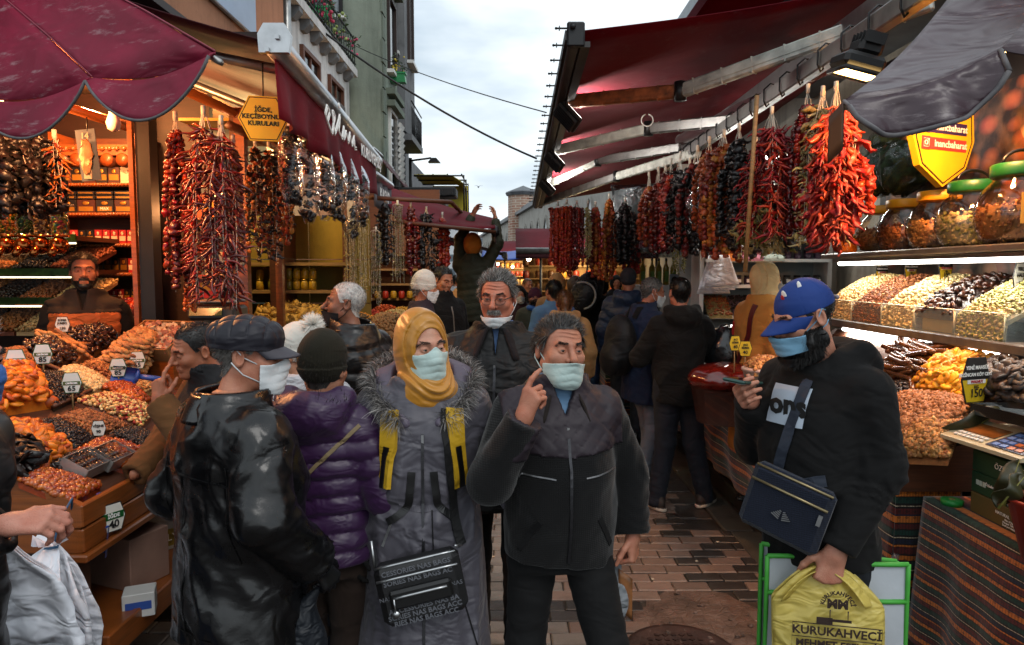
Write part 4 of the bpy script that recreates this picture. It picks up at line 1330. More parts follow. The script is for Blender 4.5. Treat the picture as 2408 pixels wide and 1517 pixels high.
# ------------------------------------------------------------------ the ground
def ground():
 t = NT('joint sand and dirt')
 t.col(t.ramp(t.noise(9,6),[(.3,hexc('#1d1713')),(.7,hexc('#3a2f27'))])); t.set(Roughness=.55); t.bump(t.noise(90,5),.5,.01)
 mb = MB(); mb.grid(lambda a,b: (-150 + 300 * a,-20 + 420 * b,-.012),4,8)
 road = tag(mb.build('road',t.mat),kind='structure')
 def pav(nm,c1,c2):
  t = NT(nm)
  oi = t.n('ShaderNodeObjectInfo')
  sp = t.noise(420,3,None,.7)
  base = t.mix(t.noise(1.3,5,t.tc('Object')),hexc(c1),hexc(c2))
  g = t.n('ShaderNodeNewGeometry')
  rnd = t.math('MULTIPLY_ADD',g.outputs['Random Per Island'],.5,.72)
  hs = t.n('ShaderNodeHueSaturation'); t.l(rnd,hs.inputs['Value']); t.l(base,hs.inputs['Color'])
  rn2 = t.math('MULTIPLY_ADD',oi.outputs['Random'],.55,.70)
  hs2 = t.n('ShaderNodeHueSaturation'); t.l(rn2,hs2.inputs['Value']); t.l(hs.outputs[0],hs2.inputs['Color'])
  c = t.mix(t.ramp(sp,[(.56,(0,0,0)),(.72,(.65,.65,.65))]),hs2.outputs[0],hexc('#a39a90'))
  c = t.mix(t.ramp(t.noise(2.0,5,None,.6),[(.5,(0,0,0)),(.7,(.6,.6,.6))]),c,hexc('#15110f'))
  t.col(c)
  t.set(Roughness=t.ramp(t.noise(3.0,4),[(.35,(.26,) * 3),(.7,(.6,) * 3)]))
  t.b.inputs['Specular IOR Level'].default_value = .55
  t.bump(t.noise(300,4),.5,.003,t.bump(t.noise(24,3),.3,.01))
  return t.mat
 Mg,Mr,Md = pav('grey granite paver','#686561','#7b756e'),pav('reddish brown paver','#614f47','#776459'),pav('dark wet paver','#1b1a1b','#282422')
 def tmpl(lx,ly):
  b = .006; v = []
  for z,k in ((-.03,0),(-.005,0),(.0,b)):
   v += [(-lx / 2 + k,-ly / 2 + k,z),(lx / 2 - k,-ly / 2 + k,z),(lx / 2 - k,ly / 2 - k,z),(-lx / 2 + k,ly / 2 - k,z)]
  f = [(8,9,10,11)] + [(r * 4 + i,r * 4 + (i + 1) % 4,r * 4 + 4 + (i + 1) % 4,r * 4 + 4 + i) for r in range(2) for i in range(4)]
  F = [];
  for q in f: F += [(q[0],q[1],q[2]),(q[0],q[2],q[3])]
  return np.array(v,float),np.array(F)
 tl = [tmpl(.199,.104)] * 3 + [tmpl(.213,.30)]
 ins = []; r = random.Random(4); row = 0
 y = 2.6
 while y < 11.5:
  x = -3.0 + (row % 2) * .103 + r.uniform(-.012,.012)
  while x < (1.20 if y > 4.5 else 1.46):
   cx = x + .1
   hole = (cx - .98) ** 2 / .34 ** 2 + (y - 3.25) ** 2 / .42 ** 2 < 1 and y < 3.62
   if not hole:
    k = 2 if (abs(y - 3.45) < .09 and x < .55) else (1 if cx + r.gauss(0,.12) > .22 + .0 * y else 0)
    if cx > 1.05 and r.random() < .6: k = 2
    M = T4((cx,y,r.uniform(-.004,.003)),rotm(r.gauss(0,.012),r.gauss(0,.010),r.gauss(0,.01)))
    ins.append((k,M))
   x += .2055
  y += .1105; row += 1
 y = 4.6
 while y < 12:
  ins.append((3,T4((1.325,y,-.004 + r.uniform(-.003,.002)),rotm(r.gauss(0,.01),r.gauss(0,.01),0)))); y += .306
 pieces('paving_stone',tl,[Mg,Mr,Md,Md],ins,road,300,'paving_stones',smooth=False)
 # beyond the single stones the paving goes on as one sheet
 t = NT('paving in the distance')
 b = t.n('ShaderNodeTexBrick'); b.inputs['Scale'].default_value = 1.0
 b.inputs['Brick Width'].default_value = .2055; b.inputs['Row Height'].default_value = .1105; b.inputs['Mortar Size'].default_value = .006
 b.inputs['Color1'].default_value = (*hexc('#4f4a47'),1); b.inputs['Color2'].default_value = (*hexc('#5a4a42'),1); b.inputs['Mortar'].default_value = (*hexc('#231d19'),1)
 t.l(t.tc('Object'),b.inputs['Vector']); t.col(b.outputs['Color']); t.set(Roughness=.5)
 mb = MB(); mb.grid(lambda a,c: (-4 + 6.5 * a,11.6 + 88 * c,-.004),2,10); tag(mb.build('pavement',t.mat),kind='structure')
 # concrete strip, kerb and plinth on the right
 cm = plaster('wet concrete','#4a463f','#1a1613',.3,.6,.5)
 mb = MB()
 for i,(y0,y1) in enumerate(((2.2,3.3),(3.31,4.5),(4.51,5.9),(5.91,7.6),(7.61,10.5))):
  mb.box((1.545 if y0 > 4.4 else 1.575,(y0 + y1) / 2,-.03),(.20 if y0 > 4.4 else .20,y1 - y0 - .01,.07),None,0,.008)
 tag(mb.build('gutter_slab',cm),kind='structure')
 mb = MB(); mb.box((3.1,6.4,.045),(2.85,9.0,.13),None,0,.012); tag(mb.build('kerb_platform',plaster('dark plinth','#2a2622','#120e0c',.4,.5,.6)),kind='structure')
 mb = MB(); mb.box((-4.2,8.0,.035),(4.6,12.0,.11),None,0,.012); tag(mb.build('left_plinth',plaster('dark plinth','#2a2622')),kind='structure')
 # manhole and broken cement round it
 mb = MB(); mb.lathe([(.26,-.012),(.26,.004),(.235,.008),(.225,.002),(0.02,.003)],40,(.78,3.02,0))
 for i in range(-5,6):
  for j in range(-5,6):
   if i * i + j * j < 22: mb.box((.78 + i * .04,3.02 + j * .04,.004),(.022,.022,.004),rotm(0,0,(i + j) % 2 * .785))
 tag(mb.build('manhole_cover',mat('rusty iron','#3a2620',.5,.4,12,.5,.3,80)),'round rusty iron manhole cover in cracked cement','manhole cover')
 t = NT('cracked cement'); t.col(t.ramp(t.noise(7,8,None,.65),[(.3,hexc('#33261e')),(.55,hexc('#58443a')),(.8,hexc('#75645a'))])); t.set(Roughness=.55)
 vo = t.n('ShaderNodeTexVoronoi',feature='DISTANCE_TO_EDGE'); vo.inputs['Scale'].default_value = 16; t.l(t.tc(),vo.inputs['Vector'])
 t.bump(t.ramp(vo.outputs['Distance'],[(0,(0,0,0)),(.06,(1,1,1))]),.5,.01,t.bump(t.noise(30,6),.7,.02))
 mb = MB(); rr = random.Random(3)
 n = 30; ring = [(.98 + .36 * cos(2 * pi * k / n) * (1 + rr.uniform(-.12,.1)),3.25 + .44 * sin(2 * pi * k / n) * (1 + rr.uniform(-.12,.1)),-.006) for k in range(n)]
 mb.add([(.98,3.25,.0)] + ring,[(0,1 + k,1 + (k + 1) % n) for k in range(n)],0,True)
 tag(mb.build('cement_patch',t.mat),kind='structure')
 mb = MB()
 for k in range(20):
  a,q = rr.uniform(0,6.28),rr.uniform(.2,.95)
  s_ = rr.uniform(.006,.016)
  V = jit(tri_np(MB().ball((0,0,0),(s_,s_ * .8,s_ * .5),6,4))[0],s_ * .15,k)
  mb.add(V + np.array([.98 + .36 * q * cos(a),3.3 + .42 * q * sin(a),.002]),tri_np(MB().ball((0,0,0),1,6,4))[1])
 o = mb.build('rubble',t.mat); tag(o,kind='stuff')
 mb = MB()
 for k in range(26):
  x,y = rr.uniform(-.6,1.4),rr.uniform(3.4,7)
  mb.add(np.array([(0,0,0),(.03,.006,.004),(.026,.03,.001),(-.004,.022,.006)]) * rr.uniform(.3,1) + np.array([x,y,.006]),[(0,1,2,3)])
 o = mb.build('litter',mat('pale litter','#b9ad98',.7,.2)); tag(o,kind='stuff')
ground()
# ------------------------------------------------------------------ buildings of the street
def window(parent,x,y,z,w,h,face='x',frame=None,glass=None,bars=1,depth=.06,side=1):
 """window on a wall facing +-x (side) or -y; frame proud of the wall, panes set back, sill"""
 fm = frame or M_wooddk; gm = glass or mat('dark window pane','#0e1418',.08,.2,2,.0,spec=.8)
 def tr(mb,c,sz):
  c,sz = c,sz
  if face == 'x': mb.box((x + side * c[1],y + c[0],z + c[2]),(sz[1],sz[0],sz[2]))
  else: mb.box((x + c[0],y - c[1],z + c[2]),(sz[0],sz[1],sz[2]))
 mb = MB(); t = .055
 tr(mb,(0,.02,h / 2 - t / 2),(w,depth,t)); tr(mb,(0,.02,-h / 2 + t / 2),(w,depth,t))
 tr(mb,(-w / 2 + t / 2,.02,0),(t,depth,h - 2 * t)); tr(mb,(w / 2 - t / 2,.02,0),(t,depth,h - 2 * t))
 for b in range(bars): tr(mb,((b + 1) * w / (bars + 1) - w / 2,.012,0),(.04,depth * .6,h - 2 * t))
 f = mb.build('window',fm,parent)
 g = MB(); tr(g,(0,.004,0),(w - 2 * t,.008,h - 2 * t)); g.build('pane',gm,f)
 s = MB(); tr(s,(0,.05,-h / 2 - .035),(w + .12,.14,.06)); s.build('sill',M_whitepaint,f)
 return f
def flowers(name,label,c,n,col,w=.25,h=.22,seed=0,pot=None):
 r = np.random.RandomState(seed)
 root = thing(name,label,'plant',c)
 lf = t_flake(.07,1); ins = []
 for i in range(n):
  ins.append((0 if r.rand() < .7 else 1,T4((r.uniform(-w,w),r.normal() * .05,r.uniform(.02,h)),rand_R(random.Random(i + seed)),r.uniform(.6,1.3))))
 pieces('leaf',[lf,t_ball(.025,6,4)],[mat('plant leaf','#26401a',.5,.3,20),col],ins,root,0,'foliage')
 if pot:
  mb = MB()
  mb.prism([(-w,0),(w,0),(w + .02,-.17),(-w - .02,-.17)][::-1],.16,(0,0,.02)); mb.box((0,0,.01),(2 * w + .05,.19,.03))
  mb.build('flower_box',pot,root)
def buildings():
 Mp = plaster('peach plaster','#a8765a','#3b2c25',.35,.35); Mw = plaster('streaked white plaster','#d2d1cf','#3b3b3e',.5,.4)
 Mg = plaster('green grey plaster','#818b7f','#2a302b',.3,.25); Mgy = plaster('grey plaster','#77797b','#2c2c2e',.45,.4)
 Mgd = plaster('green grey trim','#6d776b','#2a302b',.3,.25)
 # peach building
 b = thing('building','peach plastered building above the dark awning at upper left','building',(-4.6,5.4,0))
 mb = MB(); mb.box((0,0,5.6),(4,5.2,4.8)); mb.build('wall',Mp,b)
 mb = MB(); mb.box((2.12,0,5.62),(.35,5.3,.16)); mb.box((2.05,0,5.45),(.18,5.3,.2))
 for k in range(9): mb.box((2.1,-2.3 + k * .55,5.5),(.26,.12,.14))
 mb.build('cornice',M_woodb,b)
 mb = MB(); mb.box((2.03,-.1,4.55),(.05,3.4,.95),None,0,.01); mb.build('blank_panel',mat('blue grey sheet metal','#7f8ea3',.4,.1,3,.2),b)
 # white building with the flower balcony
 b = thing('building','streaked white plaster building with corbelled balcony and brown windows','building',(-4.66,9.72,0))
 mb = MB(); mb.box((0,0,3.79),(4,3.38,2.18)); mb.build('wall',Mw,b)
 mb = MB(); mb.box((1.95,0,4.98),(.38,3.38,.12)); sl = mb.build('balcony_slab',Mw,b)
 for k in range(7):
  m2 = MB(); m2.prism([(0,.0),(.13,.0),(.13,-.06),(.05,-.14),(0,-.14)],.15,(2.0,-1.28 + k * .44,4.92)); m2.build('corbel',Mgy,b)
 rl = MB()
 for z in (5.12,5.5): rl.tube([(2.11,-1.66,z),(2.11,1.66,z)],.016,6)
 for k in range(24): rl.tube([(2.11,-1.62 + k * .141,5.04),(2.11,-1.62 + k * .141,5.5)],.008,5)
 rl.build('railing',M_dkmetal,b)
 window(b,2.0,-.55,3.85,.8,1.5,'x',M_woodb,None,1); window(b,2.0,.75,3.85,.8,1.5,'x',M_woodb,None,1)
 pipe = MB(); pipe.tube([(2.06,-1.6,3.0),(2.06,-1.6,5.6)],.05,8); pipe.build('drainpipe',M_metal,b)
 for k,(yy,cc) in enumerate(((8.6,'#b0264f'),(9.5,'#a82a4a'),(10.2,'#7d8f4a'),(10.9,'#b23a5c'))):
  flowers('balcony_plant',['pink flowering plant at near end of the balcony railing','red flowers trailing over the middle of the balcony railing','green plant behind the balcony railing','pink flowers at far end of the balcony railing'][k],(-2.62,yy,5.08),70,mat('blossom ' + cc,cc,.6,.2),.22,.4,k)
 # green building
 b = thing('building','tall grey green building with flower boxes under its window','building',(-4.15,12.3,0))
 mb = MB(); mb.box((0,0,6),(4.0,1.5,12)); mb.build('wall',Mg,b)
 q = MB()
 for k in range(28): q.box((2.012,-.63,.6 + k * .40),(.03,.20 if k % 2 else .30,.37))
 q.build('quoin',Mgd,b)['kind'] = 'stuff'
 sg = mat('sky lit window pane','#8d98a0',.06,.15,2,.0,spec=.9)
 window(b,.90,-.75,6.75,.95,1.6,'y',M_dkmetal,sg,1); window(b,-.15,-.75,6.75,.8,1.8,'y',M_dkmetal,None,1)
 window(b,2.0,.15,5.9,.75,1.3,'x',M_wooddk,None,0); window(b,2.0,.15,3.75,.75,1.7,'x',M_whitepaint,None,0); window(b,2.0,.15,8.1,.75,1.3,'x',M_wooddk,None,0)
 mb = MB()
 for z in (6.75,4.85,4.65): mb.box((2.07,.15,z),(.16,1.05,.10))
 mb.box((.5,-.82,5.6),(1.7,.14,.10))
 mb.build('moulding',Mgd,b)
 mb = MB()
 for k in range(14): mb.box((2.10,.56,3.0 + k * .11),(.04,.42,.085),rotm(0,.5,0))
 mb.build('shutter',M_whitepaint,b)
 for k in range(3):
  flowers('window_box',['left green flower box on the high window sill','middle green flower box on the high window sill','right green flower box on the high window sill'][k],(-3.52 + k * .25,11.44,6.02),60,mat('blossom #d9d2b0','#c9b98a',.6,.2),.10,.24,10 + k,mat('bright green plastic','#1c7a45',.4,.1))
 flowers('window_box','flower box on the street side window of the green building',(-2.02,12.4,5.25),60,mat('yellow blossom','#c9b23a',.6,.2),.12,.3,15,mat('bright green plastic','#1c7a45',.4,.1))
 # grey bay house beyond
 b = thing('building','grey house with projecting bay and eaves beyond the green building','building',(-4.75,15.3,0))
 mb = MB(); mb.box((0,0,5),(4.3,4.3,10)); mb.build('wall',Mgy,b)
 mb = MB(); mb.box((2.3,-1.1,6.35),(.75,1.3,3.7)); bay = mb.build('bay',Mgy,b)
 window(b,2.68,-1.1,6.7,.6,1.5,'x',M_wooddk); window(b,2.35,-1.76,6.7,.34,1.4,'y',M_wooddk,None,0)
 mb = MB(); mb.box((2.3,-1.1,8.3),(.95,1.6,.16)); mb.box((2.15,-.4,10.1),(1.1,4.6,.2)); mb.build('eaves',M_wooddk,b)
 mb = MB(); mb.box((2.42,-.9,4.40),(.75,1.6,.12)); bs_ = mb.build('balcony_slab',Mgy,b)
 rl = MB()
 for k in range(11): rl.tube([(2.78,-1.6 + k * .14,4.4),(2.78,-1.6 + k * .14,5.0)],.010,5)
 for z in (4.6,5.3): rl.tube([(2.78,-1.65,z - .2),(2.78,-.15,z - .2)],.014,6)
 rl.build('railing',M_dkmetal,b)
 # stone arcade of the covered bazaar, far down on the right
 Ms = plaster('pale ashlar','#a7a49d','#4a463f',.35,.3)
 d = np.array([-.1325,1.0]); d = d / np.linalg.norm(d)
 ang = math.atan2(d[0],d[1])
 b = thing('building','long pale stone bazaar wall with a row of dark pointed windows','building',(4.4,32,0),-ang)
 mb = MB(); mb.box((2.0,32,3.4),(4,66,6.8)); mb.build('wall',Ms,b)
 mb = MB(); mb.box((1.9,32,6.9),(4.4,66.4,.25)); mb.box((2.2,32,7.12),(4.0,66,.3),rotm(0,.1,0)); mb.build('roof',mat('lead roof','#4a4d52',.5,.2,3),b)
 gm = mat('dark window pane','#0e1418')
 for k in range(20):
  yy = 3 + k * 3.1
  pl = [(-.6,-1.0),(.6,-1.0),(.6,.35),(.33,.85),(0,1.15),(-.33,.85),(-.6,.35)]
  m2 = MB(); m2.prism(pl,.06,(-.03,yy,4.4),(0,-1,0),(0,0,1)); w = m2.build('window',gm,b)
  m3 = MB(); o2 = [(x * 1.22,z * 1.14 if z > 0 else z) for x,z in pl]
  for i in range(len(pl)):
   a_,b_ = pl[i],pl[(i + 1) % 7]; c_,e_ = o2[i],o2[(i + 1) % 7]
   m3.prism([a_,c_,e_,b_],.12,(-.06,yy,4.4),(0,-1,0),(0,0,1))
  m3.build('surround',Ms,w)
 # brick tower
 b = thing('building','octagonal banded brick tower with grey roof rising behind the arcade','building',(1.0,62,0))
 t = NT('banded brick'); br = t.n('ShaderNodeTexBrick'); br.inputs['Scale'].default_value = 1; br.inputs['Brick Width'].default_value = .5; br.inputs['Row Height'].default_value = .22
 br.inputs['Color1'].default_value = (*hexc('#8a5a48'),1); br.inputs['Color2'].default_value = (*hexc('#9c8474'),1); br.inputs['Mortar'].default_value = (*hexc('#b0a496'),1); br.inputs['Mortar Size'].default_value = .03
 sx = t.n('ShaderNodeSeparateXYZ'); t.l(t.tc(),sx.inputs[0]); cx = t.n('ShaderNodeCombineXYZ'); t.l(t.math('ADD',sx.outputs[0],sx.outputs[1]),cx.inputs[0]); t.l(sx.outputs[2],cx.inputs[1])
 t.l(cx.outputs[0],br.inputs['Vector']); t.col(br.outputs[0]); t.set(Roughness=.9)
 mb = MB(); mb.lathe([(1.35,0),(1.35,8.6)],8,smooth=False); mb.build('wall',t.mat,b)
 mb = MB(); mb.lathe([(1.5,8.6),(1.6,8.85),(1.5,8.95),(.05,9.5)],8,smooth=False); mb.build('roof',mat('lead roof','#4a4d52'),b)
 # pale hillside town closing the view
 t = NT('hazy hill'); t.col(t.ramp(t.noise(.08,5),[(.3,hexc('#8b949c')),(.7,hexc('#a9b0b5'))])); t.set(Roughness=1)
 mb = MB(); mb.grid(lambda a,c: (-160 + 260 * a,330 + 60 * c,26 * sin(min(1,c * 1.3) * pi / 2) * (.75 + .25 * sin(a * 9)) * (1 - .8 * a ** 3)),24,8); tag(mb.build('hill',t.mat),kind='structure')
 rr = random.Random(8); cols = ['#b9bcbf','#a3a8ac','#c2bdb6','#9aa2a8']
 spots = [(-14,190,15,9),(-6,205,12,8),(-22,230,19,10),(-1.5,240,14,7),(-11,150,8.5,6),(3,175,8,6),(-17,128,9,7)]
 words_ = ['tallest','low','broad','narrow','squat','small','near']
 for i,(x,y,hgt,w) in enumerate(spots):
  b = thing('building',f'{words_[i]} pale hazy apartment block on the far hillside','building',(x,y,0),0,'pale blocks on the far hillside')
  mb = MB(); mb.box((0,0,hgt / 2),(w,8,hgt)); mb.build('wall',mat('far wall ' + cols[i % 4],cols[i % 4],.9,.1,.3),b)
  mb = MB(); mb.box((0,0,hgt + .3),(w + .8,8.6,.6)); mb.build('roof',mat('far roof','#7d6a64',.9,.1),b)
  for a in range(int(w / 2.4)):
   for c in range(int(hgt / 3)):
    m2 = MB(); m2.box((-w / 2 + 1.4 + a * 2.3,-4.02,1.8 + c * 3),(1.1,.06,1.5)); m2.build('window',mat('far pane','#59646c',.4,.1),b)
buildings()
def wires():
 mb = MB(); A,B_ = np.array(P(760,75,9.5)),np.array(P(1262,373,10.6))
 mb.tube([A + (B_ - A) * u + np.array([0,0,-.35 * 4 * u * (1 - u) * .35]) for u in np.linspace(0,1,16)],.016,6)
 tag(mb.build('cable',M_dkmetal),'thick dark cable sagging across the street to the right awning','cable')
 mb = MB(); A,B_ = np.array(P(795,88,12.0)),np.array(P(1285,265,6.9))
 mb.tube([A + (B_ - A) * u + np.array([0,0,-.2 * 4 * u * (1 - u) * .4]) for u in np.linspace(0,1,16)],.006,6)
 tag(mb.build('cable',M_dkmetal),'thin upper wire crossing the sky above the thick cable','cable')
 # street lamp
 b = thing('street_lamp','black street lamp with one bent arm above the left awnings','street lamp',P(966,470,15) * 1.0)
 b.location.z = 0
 mb = MB(); mb.tube([(0,0,0),(0,0,4.22)],.035,8); mb.build('pole',M_dkmetal,b)
 mb = MB(); mb.tube([(0,0,4.16),(.45,0,4.22)],.022,6); mb.build('arm',M_dkmetal,b)
 mb = MB(); mb.prism([(-.13,0),(.13,0),(.05,.09),(-.05,.09)],.2,(.52,0,4.12)); mb.build('lamp_head',M_dkmetal,b)
 b = thing('pole','tall thin dark pole with a small lamp beside the grey bay house','pole',tuple(P(950,400,16)))
 b.location.z = 0
 mb = MB(); mb.tube([(0,0,0),(0,0,5.3)],.045,8); mb.build('shaft',M_dkmetal,b)
 mb = MB(); mb.ball((-.12,0,4.7),.07,8,6); mb.build('lamp',M_whitepl,b)
 # gull
 mb = MB(); mb.tube([(-.25,0,.08),(-.1,0,.1),(0,0,0),(.12,0,.1),(.3,0,.06)],[.01,.03,.06,.03,.01],6,flat=.4); mb.ball((0,-.05,0),(.06,.2,.06),8,6)
 o = mb.build('gull',mat('gull grey','#8d9296',.7,.1)); o.location = P(1794,690,45) * 1.0; o.location = P(1125,440,45); tag(o,'small grey gull flying against the pale sky','bird')
wires()
# ------------------------------------------------------------------ awnings
M_awn = cloth('burgundy awning canvas','#7d1226',.75,300,.2,3,.05,.22,transl=.5,scuff=.12)
M_awnd = cloth('dark burgundy canvas','#3a0f17',.8,300,.12,3,.15,.2)
M_brolly = cloth('worn burgundy parasol canvas','#7c1030',.6,260,.3,4,.02,.25,scuff=.35)
M_pvc = cloth('brown purple coated canvas','#3b262f',.36,200,.45,5,0,.15,.5,scuff=.25)
M_pipe = mat('grey piping','#5a585a',.7,.2,30)
M_gold = mat('amber lit beam','#8a5a22',.5,.2)
def awning_left():
 a = thing('awning','long burgundy awning with white lettered valance and silver roller on the left','awning',(-1.16,3.45,2.83))
 y0,y1 = 0.0,3.5
 dx = -.20
 X = lambda y: dx * y / 3.5
 mb = MB()
 prof = [(.055,.0),(.055,.05),(.03,.085),(-.03,.085),(-.06,.05),(-.06,-.02),(-.03,-.035),(.035,-.03)]
 for k in range(2):
  pass
 mb.tube([(X(y0),y0,.03),(X(y1),y1,.03)],.062,12,up=(0,0,1))
 mb.build('roller_cassette',M_alu,a)
 mb = MB(); mb.prism([(-.075,-.04),(.07,-.04),(.085,.04),(.05,.10),(-.05,.10),(-.08,.05)],.03,(0,-.02,.03)); mb.box((.02,-.045,.06),(.02,.015,.02)); mb.box((-.03,-.045,.0),(.02,.015,.02)); mb.build('end_cap',M_alu,a)
 def vf(u,v):
  y = y0 + (y1 - y0) * u
  f = .022 * sin(u * 47) * v * (1.4 - u) + .018 * sin(u * 19 + 1) * v
  return (X(y) + f - .01,y + .03 * v * (1 - 2 * u) * 0,-.02 - v * (.30 + .012 * sin(u * 31)))
 thick(vf,90,5,.003,3.5,.27).build('valance',M_awn,a)
 # canopy cloth up to the wall
 def cf(u,v):
  y = y0 + (y1 - y0) * v
  return (X(y) - 1.75 * u,y,.04 + .62 * u - .05 * sin(pi * u) - .02 * sin(v * 14) * u)
 thick(cf,12,20,.004).build('canopy',M_awnd,a)
 for yy in (.35,1.8,3.2): mb = MB(); mb.tube([(X(yy),yy,.0),(-.8,yy,.16),(-1.7,yy - .2,.5)],.028,6); mb.build('folding_arm',M_metal,a)
 # lettering: a looped script word, then capitals, set on the street side of the valance
 R = frame_R((0,1,0),(0,0,1))
 lx = MB()
 rr = [(0,0),(.03,.07),(.0,.09),(-.02,.03),(.05,-.05),(.09,.08),(.06,.09),(.08,-.04),(.13,.06),(.15,.11),(.13,.0),(.17,-.03),(.20,.06),(.19,-.03),(.23,.04),(.25,-.03),(.28,.05),(.30,-.03),(.34,.05),(.34,-.03),(.37,-.02)]
 for off,wdt in ((.0,.0045),(.014,.0035)):
  ys = np.array(rr)
  t = np.linspace(0,len(ys) - 1,90)
  pts = [(.035,.78 + 2.1 * np.interp(q,range(len(ys)),ys[:,0]) + off,-.16 + 1.05 * np.interp(q,range(len(ys)),ys[:,1]) - off) for q in t]
  lx.tube(pts,wdt * 1.4,5)
 for (yy,zz) in ((1.08,.0),(1.34,-.03)): lx.ball((.035,yy,zz),(.005,.03,.02),8,6)
 lx.build('script_lettering',M_white,a)
 text('KURUYEMİŞ',.12,(.034,2.12,-.165),a,M_white,R,sx=1.15,bold=.003,ext=.001)
 # second, grey valance beyond
 b = thing('awning','short grey valance with white capital letters beyond the burgundy one','awning',(-1.40,7.0,2.72))
 thick(lambda u,v: (.012 * sin(u * 20),.95 * u,-.3 * v),20,3,.003).build('valance',mat('grey canvas','#5a585c',.8,.1),b)
 mb = MB(); mb.tube([(0,0,.02),(0,.95,.02)],.045,8); mb.build('roller',M_alu,b)
 text('KASAP',.17,(.02,.5,-.15),b,M_white,R,sx=1.1,bold=.003)
 # small maroon awnings under the green building
 for (nm,p,s_) in (('small dark maroon striped awning at the green building foot',P(893,352,10.8),1.0),('low dark maroon awning below the street lamp',P(935,402,12.5),1.15)):
  b = thing('awning',nm,'awning',tuple(p))
  thick(lambda u,v: (-.1 + .28 * u * s_,1.1 * v,-.36 * u * s_ + .02 * sin(v * 9)),4,8,.006).build('canopy',M_awnd,b)
  m2 = MB(); m2.tube([(-.1,0,.02),(-.1,1.1,.02)],.03,6); m2.build('roller',M_alu,b)
 b = thing('canopy','yellow ribbed plastic canopy on a black frame over the far stalls','canopy',tuple(P(985,470,14.5)))
 thick(lambda u,v: (1.05 * u - .1,1.4 * v,.52 - .35 * max(0,u - .7) ** 1.4 * 3 + .015 * sin(v * 60)),8,24,.01).build('sheet',mat('yellow plastic sheet','#b7a722',.5,.15,4),b)
 m2 = MB()
 for u in (0,.5,1): m2.tube([(-.1,1.4 * u,.5),(.95,1.4 * u,.5),(.95,1.4 * u,-.3)],.02,6)
 for x in (0,.3,.6,.9): m2.tube([(x,0,.53),(x,1.4,.53)],.015,6)
 m2.build('frame',M_dkmetal,b)
 m2 = MB(); m2.box((.55,1.3,.15),(.8,.02,.6)); m2.build('panel',mat('yellow plastic sheet','#b7a722'),b)
 b = thing('roof_unit','black ventilation box on top of the far burgundy awning','roof unit',tuple(P(1000,455,12)))
 m2 = MB(); m2.box((0,0,0),(1.1,.5,.16),None,0,.02)
 for k in range(6): m2.box((-.45 + k * .18,-.26,0),(.1,.03,.1))
 m2.build('body',M_dkmetal,b)
 b = thing('sign_box','dark brown boxed sign seen from the side above far awning','sign',tuple(P(1025,478,13)))
 m2 = MB(); m2.box((0,0,0),(.42,.6,.34),None,0,.02); m2.box((.0,-.31,0),(.36,.02,.26)); m2.build('case',mat('brown sheet','#3a2c20',.5,.2),b)
 # burgundy awning reaching over the street with the man at its tip
 b = thing('awning','burgundy awning sloping far out over the street above raised arms','awning',(0,0,0))
 Q4 = [np.array(P(*q)) for q in ((930,512,7.2),(1165,537,7.6),(1160,512,8.9),(880,424,9.2))]
 def df(u,v): return (Q4[0] * (1 - u) + Q4[1] * u) * (1 - v) + (Q4[3] * (1 - u) + Q4[2] * u) * v + np.array([0,0,-.04 * sin(pi * u) + .012 * sin(v * 12)])
 thick(df,14,12,.006).build('canopy',M_awn,b)
 m2 = MB(); m2.tube([Q4[1] - [0,0,.05],Q4[2] - [0,0,.05]],.05,6); m2.build('front_bar',M_dkmetal,b)
 m2 = MB()
 m2.tube([Q4[0] - [0,0,.04],Q4[1] - [0,0,.04]],.022,6); m2.build('rafter',M_woodb,b)
 thick(lambda u,v: Q4[1] * (1 - u) + Q4[2] * u + np.array([.01 * sin(u * 20),0,-.04 - .14 * v]),30,2,.003).build('valance',M_awnd,b)
 for k,(px,py,d,ln) in enumerate(((1060,560,14,1.7),(1075,572,18,1.8))):
  b = thing('awning',['dark folded awning low behind the reaching man','farther dark awning strip below the folded one'][k],'awning',tuple(P(px,py - 22,d)))
  thick(lambda u,v: (-.6 + ln * u,3 * v,-.5 * u),6,6,.01).build('canopy',M_awnd,b)
  m2 = MB(); m2.box((-.6 + ln,1.5,-.53),(.08,3,.12)); m2.build('front_bar',M_dkmetal,b)
awning_left()
